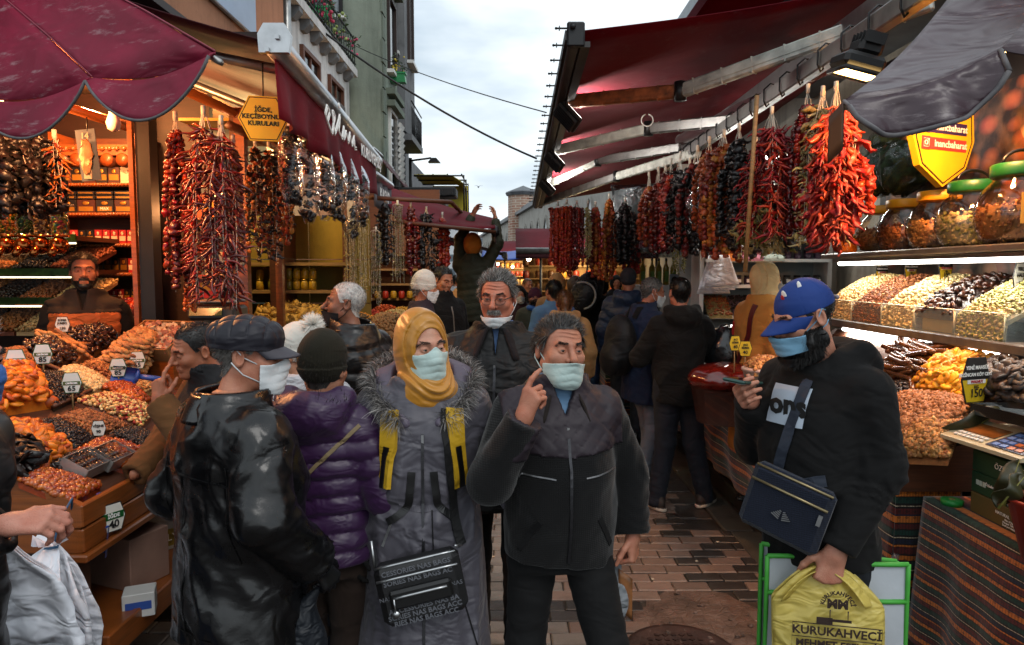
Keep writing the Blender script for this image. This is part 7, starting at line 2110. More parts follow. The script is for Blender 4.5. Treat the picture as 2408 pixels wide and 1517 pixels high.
 H('walnut_heap','big heap of walnut halves in the wooden tray at right',[(2112,1085),(2235,1090),(2290,950),(2110,935)],[t_walnut(.020,1),t_walnut(.018,2)],C_wal,900,.08,240,'walnut')
 H('apricot_heap','pile of plump yellow dried apricots under the lower tube',[(2145,920),(2268,948),(2350,855),(2245,838)],[t_apricot(.027)],C_yapr,170,.07,170,'apricot',.4)
 H('fig_heap','pile of flat black dried figs at the right edge',[(2275,945),(2440,960),(2460,872),(2345,862)],[t_apricot(.033)],C_dfig,130,.07,130,'fig',.35)
 H('sucuk_pile','stack of glossy knobbly walnut sucuk sticks behind the walnuts',[(2095,905),(2165,918),(2262,838),(2120,822)],[t_log(.26,.016)],[mat('glossy sucuk','#5a3414',.25,.35,30,0,.3,60,coat=.4),mat('dark glossy sucuk','#3f2410',.25,.35,30,coat=.4)],46,.08,46,'sucuk_stick',.08,(4,10),True)
 H('prune_heap','small black prunes between sucuk sticks and walnuts',[(2100,950),(2150,950),(2168,918),(2105,905)],[t_ball((.013,.010,.009),6,4,.001)],C_rais,130,.03,60,'prune')
 tr = thing('wooden_tray','orange wooden tray with raised corner holding the walnuts','tray',(0,0,0))
 c0 = np.array([1.745,3.05,.80])
 for (c,sz,R) in ((c0 + [.0,.62,.05],(.02,1.24,.11),None),(c0 + [.24,0,.115],(.52,.02,.11),rotm(0,-.30,0)),(c0 + [0,0,.05],(.03,.03,.13),None)): mb = MB(); mb.box(c,sz,R,0,.004); mb.build('plank',M_woodo,tr)
 def leaf(lab,p,L,R,w=.26):
  b_ = thing('big_leaf',lab,'leaf',tuple(p))
  mb = thick(lambda u,v: R @ np.array([(u - .5) * L * w * 2 * (sin(pi * min(1,v * 1.05)) ** .7 + .03),.05 * L * (2 * abs(u - .5)) ** 2 + .02 * sin(v * 9),L * v]),8,12,.002); mb.build('blade',mat('dull green leaf','#2c2c10',.45,.4,9,0,.3,14),b_)
  m2 = MB(); m2.tube([R @ np.array([0,-.003,L * q]) for q in (0,.5,1)],[.004,.003,.001],5); m2.build('midrib',mat('pale leaf vein','#6b6a2c',.6),b_)
 leaf('large dull green leaf leaning on the walnut tray by the scale',P(2205,1060,2.9),.30,rotm(.5,.75,.4)); leaf('big dark leaf standing beside the chestnut tub',P(2360,1190,2.3),.17,rotm(-.1,.25,-.4)); leaf('second leaf under the chestnuts at the tub rim',P(2345,1195,2.2),.14,rotm(.2,.55,.2))
 leaf('large leaf under the almonds behind the phone',P(1780,960,3.9),.34,rotm(.9,.5,.5))
 # near table with scale, boxes and tub
 t2 = thing('stall_table','near table draped in striped kilim cloth at lower right','table',(0,0,0))
 mb = MB(); mb.box((2.5,2.2,.735),(1.3,1.5,.03)); mb.build('table_top',M_woodb,t2)
 for (x,y) in ((1.95,1.5),(1.95,2.9),(3.0,1.5),(3.0,2.9)): mb = MB(); mb.box((x,y,.36),(.06,.06,.72)); mb.build('leg',M_woodb,t2)
 ck = thing('kilim_cloth','striped woven cloth over the near right table','tablecloth',(0,0,0))
 def kf(u,v):
  if v < .25: return (2.6 - .77 * v / .25,1.4 + 1.57 * u,.756)
  w = (v - .25) / .75
  return (1.83 - .05 * w - .022 * sin(u * 17 + 2) * w - .012 * sin(u * 41) * w,1.4 + 1.57 * u,.756 - .70 * w)
 thick(kf,60,24,.004,1.57,1.5).build('cloth',M_kilim,ck)
 def ke(u,v): return (1.83 + .8 * u,2.972 + .014 * sin(u * 22) * v,.75 - .7 * v)
 thick(ke,20,8,.004,.8,.7).build('cloth_end',M_kilim,ck)
 k2 = thing('kilim_cloth','striped woven cloth hanging below the walnut tray','tablecloth',(0,0,0))
 thick(lambda u,v: (1.755 - .015 * sin(u * 30) * v - .02 * v,3.05 + 1.15 * u,.79 - .70 * v),40,14,.004,1.15,.7).build('cloth',M_kilim,k2)
 thick(lambda u,v: (1.75 + .3 * u,3.045 + .01 * sin(u * 18) * v,.79 - .70 * v),14,8,.004,.3,.7).build('cloth_end',M_kilim,k2)
 G1,G2 = mat('dark green carton','#0f3a22',.6,.12),mat('olive carton','#5a4a22',.7,.12)
 for k,(m,tx) in enumerate(((G2,'NATURAL'),(G1,'Özkale İç ve Dış Tic. Ltd. Şti.'),(G1,'ÖZKALE'))):
  p = P(2300,1222,2.78); bx = pack(f'{["bottom olive","middle green","top green"][k]} carton of the stack under the scale',(p.x + .07,2.62,.758 + k * .088),(.20,.34,.085),m,None,None,name='carton',cat='carton',group='cartons under the scale')
  R = frame_R((0,-1,0),(0,0,1)); text(tx,.030 if k == 2 else .017,(-.103,-.02,.05),bx,M_white,R)
  for q in range(3): text(['Net 10 kg e','Menşei: Türkiye','İmal yeri Ankara'][q],.011,(-.103,-.06,.034 - q * .011),bx,M_white,R)
  mb = MB()
  if k == 1:
   for q in range(3): mb.box((-.1015,.13 - .02 * q,.045),(.002,.016,.02))
  else: mb.box((-.1015,-.12,.03),(.002,.07,.045))
  mb.build('printed_label',M_white if k != 1 else mat('pale print','#b9c4b8',.6),bx)
 sc_ = thing('weighing_scale','cream shop scale with steel tray and blue keypad on green cartons','scale',(2.07,2.70,1.028),-pi / 2 + .12)
 mb = MB(); mb.prism([(-.20,.0),(.20,0),(.20,.07),(-.20,.07)],.28,(0,.05,.0)); mb.prism([(-.10,.02),(-.10,.035),(.10,.09),(.10,.02)],.40,(0,-.12,0),(0,1,0),(0,0,1)); mb.build('body',mat('cream plastic','#b3a888',.45,.08),sc_)
 Rk = frame_R((1,0,0),(0,.2,.055)); up = Rk[:,2]
 f_ = lambda x,y: np.array([x,-.12 + y * .96,.0625 + y * .27]) + up * .003
 mb = MB(); mb.box(f_(-.085,.02),(.16,.085,.004),Rk); mb.build('screen',mat('amber lcd','#7a4a22',.15,.3,12),sc_)
 mb = MB(); mb.box(f_(.10,.0),(.17,.16,.003),Rk); mb.build('keypad',mat('navy membrane','#1f2c48',.4),sc_)
 for i in range(4):
  for j in range(4): mb = MB(); mb.box(f_(.045 + i * .036,-.06 + j * .036) + up * .003,(.026,.022,.004),Rk); mb.build('button',[mat('blue key','#5a78b0',.4),mat('orange key','#a8582a',.4)][i > 1 and j < 2],sc_)
 for i in range(7):
  for j in range(2): mb = MB(); mb.box(f_(-.15 + i * .022,-.045 - j * .024) + up * .003,(.015,.014,.004),Rk); mb.build('button',M_whitepl,sc_)
 mb = MB(); mb.lathe([(.04,.07),(.04,.12)],10,(0,.06,0)); mb.build('column',M_dkmetal,sc_)
 mb = MB(); mb.box((0,.06,.125),(.38,.30,.006),None,0,.002)
 for (cx,cy,sx,sy) in ((0,-.09,.38,.006),(0,.21,.38,.006),(.19,.06,.006,.3),(-.19,.06,.006,.3)): mb.box((cx,cy,.145),(sx,sy,.045))
 mb.build('steel_tray',mat('polished steel','#a9a9a8',.16,.1,9,1.0),sc_)
 g = thing('jar_lid','green round jar lid full of seeds on the kilim cloth','lid',tuple(P(2246,1222,2.78))); g.location = (1.885,2.86,.758)
 mb = MB(); mb.lathe([(.042,0),(.044,.022),(.036,.024)],20); mb.build('rim',mat('bright green lid','#1c8a3a',.4,.05),g); mb = MB(); mb.lathe([(.036,.02),(.001,.026)],16); mb.build('seeds',mat('seed fill','#a8905a',.7,.5,120),g)
 tub = thing('plastic_tub','red plastic tub heaped with leaves and chestnuts at right edge','tub',(1.86,2.28,.758)); mb = MB(); mb.lathe([(.09,0),(.14,.20),(.165,.215),(.16,.225),(.135,.20),(.13,.16),(.001,.16)],28); mb.build('bowl',mat('red plastic','#9a2a1c',.35,.1),tub)
 heap('chestnut_heap','heap of shiny chestnuts in the red tub','heap',[(1.74,2.16,.97),(1.98,2.16,.97),(1.98,2.40,.97),(1.74,2.40,.97)],[t_ball((.019,.017,.013),9,6)],C_chest,90,.09,90,'chestnut',tilt=.5)
 pb = thing('plastic_bag','small clear knotted bag hanging at the cloth in the lower right gap','plastic bag',(1.74,3.02,.33)); V,F = t_ball((.06,.05,.08),14,10); obj_np('bag',jit(V,.006,4),F,M_film,pb); V,F = t_ball((.04,.03,.05),10,7); obj_np('content',V - [0,0,.02],F,mat('pink paper','#b08a8a',.6,.3,20),pb); mb = MB(); mb.tube([(0,0,.07),(.005,0,.14)],[.012,.02],6); mb.build('knot',M_film,pb)
 box_ = thing('clear_tub','translucent white plastic container at the right edge by the pistachios','container',(2.33,3.0,1.562)); mb = MB(); mb.box((.03,0,0),(.12,.12,.26),None,0,.02); mb.build('container',mat('milky plastic','#aeb4ba',.3,.05,alpha=.75),box_)
 # glowing heat lamp under the awning
 hl = thing('flood_lamp','glowing orange halogen lamp under the right rail','lamp',tuple(P(2015,175,3.35)))
 R = rotm(0,.25,0) @ rotm(.15,0,0)
 mb = MB(); mb.box((0,0,.05),(.20,.20,.07),R,0,.02); mb.box((.04,0,.12),(.12,.14,.08),R,0,.02)
 for k in range(5): mb.box(R @ np.array([.0,-.07 + k * .035,.16]),(.10,.006,.05),R)
 mb.build('housing',M_dkmetal,hl)
 mb = MB(); mb.box(R @ np.array([0,0,.004]),(.18,.18,.006),R); mb.build('glowing_glass',lamp_mat('halogen glow',(1,.62,.22),9),hl)
 mb = MB(); mb.tube([R @ np.array(q) for q in ((-.1,-.1,0),(.1,-.1,0),(.1,.1,0),(-.1,.1,0))],.012,5,closed=True); mb.build('frame',M_dkmetal,hl)
 l = bpy.data.lights.new('halogen','AREA'); l.energy = 6; l.size = .16; l.color = (1,.45,.16); lo = bpy.data.objects.new('halogen_light',l); link(lo,hl); lo.location = (0,0,-.02); lo.rotation_euler = (.1,.35,0)
 hb = thing('flood_lamp','second orange lamp tucked under the purple canopy above the jars','lamp',(2.1,3.15,2.72)); mb = MB(); mb.box((0,0,.04),(.2,.2,.06),None,0,.02); mb.build('housing',M_dkmetal,hb); mb = MB(); mb.box((0,0,.004),(.17,.17,.006)); mb.build('glowing_glass',lamp_mat('halogen glow',(1,.62,.22),9),hb)
 l = bpy.data.lights.new('halogen','AREA'); l.energy = 45; l.size = .16; l.color = (1,.42,.14); lo = bpy.data.objects.new('halogen_light',l); link(lo,hb); lo.location = (0,0,-.02); lo.rotation_euler = Vector((.35,.85,-.72)).to_track_quat('-Z','Y').to_euler()
 # counter running on along the street
 c = thing('stall_counter','long counter along the kerb behind the man in the cap','counter',(0,0,0))
 mb = MB(); mb.box((2.0,5.8,.80),(.72,3.2,.04)); mb.build('counter_top',M_woodb,c)
 for y in (4.4,7.2): mb = MB(); mb.box((1.8,y,.42),(.08,.08,.72)); mb.build('leg',M_woodb,c)
 kc = thing('kilim_cloth','striped woven cloth bulging along the middle right counter','tablecloth',(0,0,0))
 thick(lambda u,v: (1.64 - .05 * sin(pi * v) - .02 * sin(u * 40) * v,4.2 + 3.2 * u,.82 - .64 * v),60,12,.004,3.2,.66).build('cloth',M_kilim,kc)
 thick(lambda u,v: (1.62 + .7 * u,4.19 - .04 * sin(pi * v),.82 - .64 * v),14,8,.004,.7,.66).build('cloth_end',M_kilim,kc)
 kd = thing('kilim_cloth','striped woven cloth on the far corner counter by the backpack','tablecloth',(0,0,0))
 thick(lambda u,v: (1.05 + .4 * u - .02 * sin(v * 5),7.5 - .05 * sin(pi * v),.84 - .72 * v),14,8,.004,.4,.7).build('cloth',M_kilim,kd); thick(lambda u,v: (1.04,7.5 + 1.2 * u,.84 - .72 * v),14,8,.004,1.2,.7).build('cloth_end',M_kilim,kd)
 mb = MB(); mb.box((1.5,8.2,.8),(.9,1.4,.05)); o = mb.build('corner_counter',M_woodb); tag(o,'far corner counter top behind the man with the backpack','counter')
 rgw = random.Random(6)
 for k in range(22): pass
 V,F = t_ball((.18,.16,.16),16,10); o = obj_np('foil_parcels',jit(V,.014,5) + np.array([1.2,7.7,.96]),F,mat('crumpled silver film','#a8a49c',.22,.4,25,.6,.8,30),None,False); tag(o,'crumpled silver wrapped parcels on the far corner counter','parcels')
 Mp = mat('deep red paste','#5a120a',.12,.3,8,0,.3,18,coat=.8); Mq = mat('brown red paste','#6e2410',.12,.3,8,0,.3,18,coat=.8)
 for k,(px,py,d,r,m,lab) in enumerate(((1705,880,4.55,.20,Mp,'large glossy heap of red pepper paste in film at the counter front'),(1715,800,5.3,.17,Mq,'farther glossy heap of brown red paste in film'),(1760,790,5.2,.15,Mp,'dark red paste heap under the yellow cards'))):
  p = P(px,py,d); V,F = t_ball((r * 1.25,r,r * .55),20,12); o = obj_np('paste_heap',jit(V,r * .02,k),F,m); o.location = p - Vector((0,0,.03)); tag(o,lab,'paste')
  mb = MB(); mb.lathe([(r * .9,-.26),(r * 1.12,-.02),(r * 1.16,-.02)],20,tuple(p - Vector((0,0,.06)))); o = mb.build('paste_basin',M_film if k else mat('clear plastic basin','#6a4a44',.2,.2,alpha=.6)); tag(o,f'plastic basin under the {["large front","farther brown","dark"][k]} paste heap','basin')
 for k,(px,py,d,lab) in enumerate(((1728,825,4.4,'yellow card on a stick in the front paste heap'),(1762,770,5.0,'yellow card standing highest among the pastes'),(1752,838,4.3,'lower yellow card beside the nut sack'),(1816,790,4.9,'yellow card half hidden by the blue cap'))): price_sign(lab,P(px,py,d),.085,[('ACI',.2,.75,M_black),('BİBER',.2,.55,M_black),('40',.36,.26,M_black)],M_yellow,M_black,.2 - k * .2,.22)
 sk = thing('sack','clear plastic tub of shelled nuts with rolled white rim','tub',tuple(P(1800,868,4.1))); mb = MB(); mb.lathe([(.09,-.2),(.13,-.02),(.135,0),(.125,.01)],24); mb.build('tub_side',mat('cloudy plastic','#8a8078',.3,.3,14),sk); mb = MB(); mb.tube([(.13 * cos(a),.13 * sin(a),.0) for a in np.linspace(0,6.28,25)[:-1]],.012,6,closed=True); mb.build('rim',mat('pink white rim','#c0a8a0',.5),sk)
 c_ = P(1800,868,4.1); heap('nut_heap','roasted nuts heaped in the clear tub behind the phone','heap',[c_ + Vector(q) for q in ((-.1,-.1,0),(.1,-.1,0),(.1,.1,0),(-.1,.1,0))],[t_ball(.012,6,4)],C_wal[::-1],260,.07,120,'nut')
 heap('almond_heap','pale almonds in shell spilling on a leaf behind the phone','heap',[P(1800,940,3.7),P(1880,940,3.7),P(1880,880,3.95),P(1815,880,3.95)],[t_almond(.045)],C_fig,60,.06,60,'almond')
 heap('spice_heap','heap of dark red ground spice beside the beard','heap',[P(1850,870,4.6),P(1935,870,4.6),P(1930,810,4.9),P(1860,810,4.9)],[t_ball(.012,5,4,.003)],mat('ground chili','#5a140c',.8,.3,60),400,.1,0,'grain')
 rd = thing('bagged_goods','dark cellophane bags of goods behind the black hoodie arm','bags',tuple(P(1715,830,5.0))); V,F = t_ball((.16,.12,.22),16,10); obj_np('bag',jit(V,.012,8),F,mat('dark shiny film','#191a1c',.12,.4,14,.0,.8,25,coat=.6),rd); mb = MB(); mb.box((.02,-.1,.19),(.07,.01,.11),rotm(.2,0,0),0,.004); mb.build('tag',M_red,rd)
 # white shelving facing us, farther back
 w = thing('shelf_unit','white shelf unit of spice jars and trays behind the woman in beige','shelf unit',(0,0,0))
 mb = MB(); mb.box((2.35,6.75,1.5),(1.4,.04,2.6)); mb.build('backboard',mat('grey white panel','#8d9494',.6,.1),w)
 for x in (1.78,2.42,2.98): mb = MB(); mb.box((x,6.58,1.5),(.04,.32,2.6)); mb.build('upright',M_whitepaint,w)
 zz = [2.26,2.06,1.86,1.62,1.33]
 for z in zz: mb = MB(); mb.box((2.38,6.55,z),(1.16,.36,.03)); mb.build('shelf',M_whitepaint,w)
 for r_,z in enumerate(zz[:4]):
  if r_ == 1: continue
  for k in range(12):
   j = thing('spice_jar',f'{["small","","dark","black lidded"][r_]} spice jar {ORD[k]} from left on the {ORD[r_]} white shelf','jar',(1.85 + k * .093,6.45,z + .016),0,'spice jars on the white shelves')
   mb = MB(); mb.lathe([(.034,0),(.036,.06),(.03,.07)],10); mb.build('jar_body',[mat('violet spice','#3a2438',.35,.3),mat('grey spice','#4d4d4a',.35,.3),mat('crimson spice','#5a1420',.35,.3)][(k // 6 + r_) % 3],j); mb = MB(); mb.lathe([(.033,.07),(.033,.088),(.001,.088)],10); mb.build('lid',M_blackpl,j)
   if r_ == 3: mb = MB(); mb.box((0,-.036,.035),(.04,.004,.03)); mb.build('label',M_white,j)
 for k,c_ in enumerate(('#b8641c','#a56a78','#9aa69c')): heap('spice_tray',f'{["orange","rose pink","pale grey green"][k]} powder tray on the white shelf above the beige scarf','tray',[(1.95 + k * .2,6.36,1.885),(2.13 + k * .2,6.36,1.885),(2.13 + k * .2,6.6,2.03),(1.95 + k * .2,6.6,2.03)],[t_ball(.007,5,4)],mat('powder ' + c_,c_,.9,.15,60),60,.02,0,'grain')
 for k in range(3): heap('spice_tray',f'{["leafy brown","violet petal","mixed tea"][k]} tray on the low white shelf left of the beige scarf','tray',[(1.84 + k * .24,6.36,1.35),(2.06 + k * .24,6.36,1.35),(2.06 + k * .24,6.6,1.52),(1.84 + k * .24,6.6,1.52)],[t_flake(.03,2),t_ball(.012,5,4)],[[C_cour[0],C_opep[2]],[mat('violet petal','#5a4a5a',.8,.4,30),C_rais[0]],[C_okra[0],C_chi[0]]][k],220,.03,0,'leaf')
 mb = MB(); mb.box((2.3,6.42,.95),(1.1,.05,.55)); mb.build('lower_door',M_whitepaint,w)
 l = bpy.data.lights.new('shelf_tube','AREA'); l.shape = 'RECTANGLE'; l.size = 1.1; l.size_y = .05; l.energy = 10; l.color = (1,.97,.9); lo = bpy.data.objects.new('shelf_tube_light',l); link(lo,w); lo.location = (2.35,6.2,2.75); lo.rotation_euler = (-.4,0,0); mb = MB(); mb.box((2.35,6.2,2.78),(1.1,.05,.03)); mb.build('tube',lamp_mat('white tube',(1,.95,.86),8),w)
 # olive oil bottles and picture boxes
 o_ = thing('shelf_unit','white cabinet topped with olive oil bottles at mid right','shelf unit',(0,0,0))
 mb = MB(); mb.box((1.95,8.15,1.30),(1.1,.4,.6),None,0,.01); mb.build('cabinet',M_whitepaint,o_); mb = MB(); mb.box((1.95,8.2,.55),(1.1,.4,.9)); mb.build('lower_cabinet',M_whitepaint,o_)
 for k in range(10):
  px = (1510,1532,1548,1565,1582,1600,1618,1634,1648,1660)[k]; j = thing('oil_bottle',f'tall green gold olive oil bottle, {ORD[k]} from left on the white cabinet','bottle',((px - 1204) / 1605 * 8.1,8.1,1.602),0,'olive oil bottles')
  mb = MB(); mb.lathe([(.034,0),(.036,.01),(.036,.20),(.014,.25),(.013,.29)],10); mb.build('glass_body',mat('olive oil','#7a6a10',.12,.2,6,coat=.5),j); mb = MB(); mb.box((0,-.036,.10),(.045,.006,.12)); mb.build('label',mat('green label','#5a7a2a',.5,.3,40),j); mb = MB(); mb.lathe([(.015,.285),(.015,.315),(.001,.315)],8); mb.build('cap',M_blackpl,j)
 for k in range(6):
  px,py = (1585,1612,1640)[k % 3],(662,700)[k // 3]; p = P(px,py,7.94)
  q = pack(f'hair dye box with a dark haired portrait, {["left","middle","right"][k % 3]} of the {["upper","lower"][k // 3]} row',(p.x,7.925,p.z - .08),(.115,.02,.165),mat('pale blue box','#8a9298',.5,.1),None,None,name='picture_box',cat='box',group='portrait boxes on the cabinet')
  mb = MB(); mb.ball((0,-.011,.09),(.038,.002,.05),10,8); mb.build('hair_print',M_black,q); mb = MB(); mb.ball((.0,-.0125,.085),(.020,.002,.027),10,8); mb.build('face_print',mat('skin print','#a8806a',.6),q)
 for k,(px,c_) in enumerate(((1508,'#8a1c3a'),(1525,'#a8921c'))): pack(f'{["crimson","yellow"][k]} packet in front of the oil bottles',(P(px,700,7.6).x,7.6,1.33),(.09,.06,.17),mat('packet ' + c_,c_,.5),M_green if k else None,name='packet',cat='packet')
 # bagged herbs behind the chilies
 for k,(px,py,d,r) in enumerate(((2070,400,4.9,.17),(2122,395,4.6,.17),(2090,350,5.0,.15))):
  t = thing('herb_bag',f'{["left","right","upper"][k]} clear bag of green herbs behind the chili bunches','bag',tuple(P(px,py,d))); V,F = t_ball((r,r * .6,r * 1.1),14,10); obj_np('herbs',jit(V * .92,.014,k),F,mat('dried green herb','#22381c',.8,.5,30),t); obj_np('film',jit(V,.008,k + 9),F,M_film,t,False)
 # timber pole with hook, hanging white bags
 mb = MB(); mb.tube([P(1780,225,4.2),P(1752,640,4.2)],.014,8); tag(mb.build('hook_pole',M_woodlt),'long wooden hooking pole hanging among the pepper bunches','pole')
 t = thing('carrier_bag_bundle','white carrier bags hanging by the oil bottles','carrier bags',tuple(P(1680,600,6.4)));
 for k in range(3): thick(lambda u,v: ((u - .5) * (.1 + .22 * v) + .03 * k,-.03 * k + .02 * sin(u * 9 + k),-.36 * v * (1 - .1 * k)),8,8,.003).build('carrier_bag',cloth('white carrier bag film','#b9bcc4'),t)
right_stall()
def right_garlands():
 ch = [t_chili(.085,1),t_chili(.075,2,.6),t_chili(.09,3,-.4)]; cp = [t_cup(.026,1),t_cup(.022,2)]; ab = [t_cup(.030,3),t_flake(.07,4)]
 G = garland; lg = [t_flake(.10,7),t_chili(.10,8,.3)]
 near = [(1966,205,560,3.75,.18,lg,C_bchi,'long scarlet flat pepper bunch nearest the halogen lamp',12,24,240,'pepper'),(1935,215,570,3.95,.20,[t_flake(.07,1),t_chili(.07,2)],C_cour,'straw coloured dried courgette bunch beside the scarlet peppers',9,24,150,'courgette_strip'),(1900,210,545,4.05,.13,cp,C_chi,'narrow dark red pepper bunch behind the courgettes',5,26,60,'pepper'),
   (1815,262,545,4.25,.26,ch,C_bchi,'fat bunch of bright orange red chilies in the middle of the right rail',12,34,260,'chili'),(1800,420,600,4.35,.26,[t_flake(.07,4),t_cup(.03,5)],[C_okra[1],C_aub[0],C_cour[0]],'dark olive leafy bunch under the orange chilies',9,14,90,'dried_leaf'),(2012,330,520,3.85,.13,cp,C_bchi,'short red pepper bunch at the edge of the purple canopy',6,18,60,'pepper'),
   (1738,300,580,4.7,.20,ab,C_aub,'blue black aubergine bunch left of the orange chilies',8,20,120,'aubergine_skin'),(1702,315,600,4.9,.24,cp,C_opep,'rust coloured pepper bunch right of the plastic sheet',9,24,120,'pepper'),(1668,330,565,5.2,.16,cp,C_opep[::-1],'ochre pepper bunch behind the rust coloured one',6,20,60,'pepper')]
 mid = [(1640,350,600,5.7,.26,ab + cp,C_aub + [C_opep[1]],'mixed black and red bunch over the black hoodie',9,20,60),(1600,365,580,6.0,.17,ab,C_aub,'black aubergine bunch over the grey haired man',7,20,40),(1578,380,560,6.2,.14,cp,C_bchi,'orange pepper bunch over the grey haired man',5,20,40),(1548,400,590,6.6,.20,cp,C_chi,'crimson pepper bunch above the oil bottles',7,18,40),(1526,410,575,6.9,.18,cp,C_opep,'rusty pepper bunch at far end of the right rail',7,18,40)]
 cs = [t_cup(.02,7),t_cup(.018,8)]
 far = [(1312,480,640,7.4,.14,cs,C_bchi,'leftmost scarlet pepper curtain over the tan hood',8,24,40),(1333,476,645,7.4,.14,cs,C_bchi,'second scarlet pepper curtain over the tan hood',8,24,40),(1356,478,640,7.4,.13,cs,C_chi,'dark red pepper curtain right of the scarlet ones',7,24,30),(1382,478,610,7.4,.10,[t_okra(.03)],C_cour,'straw okra curtain among the red peppers',7,24,0),(1400,480,650,7.5,.14,cp,C_opep,'brown red bunch beside the straw okra curtain',7,20,30),(1432,462,660,7.4,.18,cp,C_opep[::-1],'orange brown bunch left of the black aubergines',8,20,40),(1470,470,615,7.2,.22,ab,C_aub,'black aubergine bunch with pale rims over the duffle bag',10,18,60),(1490,560,645,7.5,.2,cp,C_bchi,'short red bunch below the black aubergines',7,10,30)]
 for i,(px,py,bot,d,w,t,m,lab,ns,per,keep,pc) in enumerate(near): G(lab,P(px,py,d),(bot - py) / 1605 * d,w * 1.35,t,m,int(ns * 1.45),int(per * 1.15),keep,pc,'pepper_garland',seed=60 + i,spread=.7 if t is ch else 1.2 if t is lg else .5,stem=.10)
 for i,(px,d) in enumerate(((1965,4.15),(1868,4.5),(1778,4.8),(1720,5.2),(1690,5.5),(1622,6.1),(1565,6.6))): G(f'{ORD[i]} dark bunch from the halogen lamp in the shaded second row of the right rail',P(px,300 + i * 16,d),(560 - 300 - i * 10) / 1605 * d,.22,[cp,ab][i % 2],[C_opep[1:2] + C_chi[:1],C_aub][i % 2],9,18,0,'pepper','pepper_garland',seed=130 + i,stem=.06)
 for i,(px,py,bot,d,w,t,m,lab,ns,per,keep) in enumerate(mid): G(lab,P(px,py,d),(bot - py) / 1605 * d,w * 1.4,t,m,int(ns * 1.6),per,keep,'pepper','pepper_garland',seed=80 + i,stem=.14)
 for i,(px,py,bot,d,w,t,m,lab,ns,per,keep) in enumerate(far): G(lab,P(px,py,d),(bot - py) / 1605 * d,w * 1.15,t,m,int(ns * 1.4),int(per * 1.3),keep,'pepper','pepper_garland',seed=95 + i,stem=.05,hang=t is cs)
 G('olive okra curtain behind the mixed black bunch',P(1597,560,6.4),.33,.16,[t_okra(.024)],C_okra,10,20,0,'okra','okra_garland',seed=120,stem=.02,hang=True)
 for (px,py,d,w,h,lab) in ((1650,480,5.4,.18,.5,'clear plastic sheet hanging between the pepper bunches'),(1530,520,7.6,.9,.8,'large cloudy plastic sheet behind the far pepper bunches')): 
  p = P(px,py,d); o = thick(lambda u,v: (p.x + (u - .5) * w + .03 * sin(v * 9),d + .05 * sin(u * 11 + v * 5),p.z + (.5 - v) * h),16,16,.001).build('plastic_sheet',M_film if d < 6 else glass_film('cloudy wrap',(.6,.62,.64),.25,.6,9,.8)); tag(o,lab,'plastic sheet')
right_garlands()
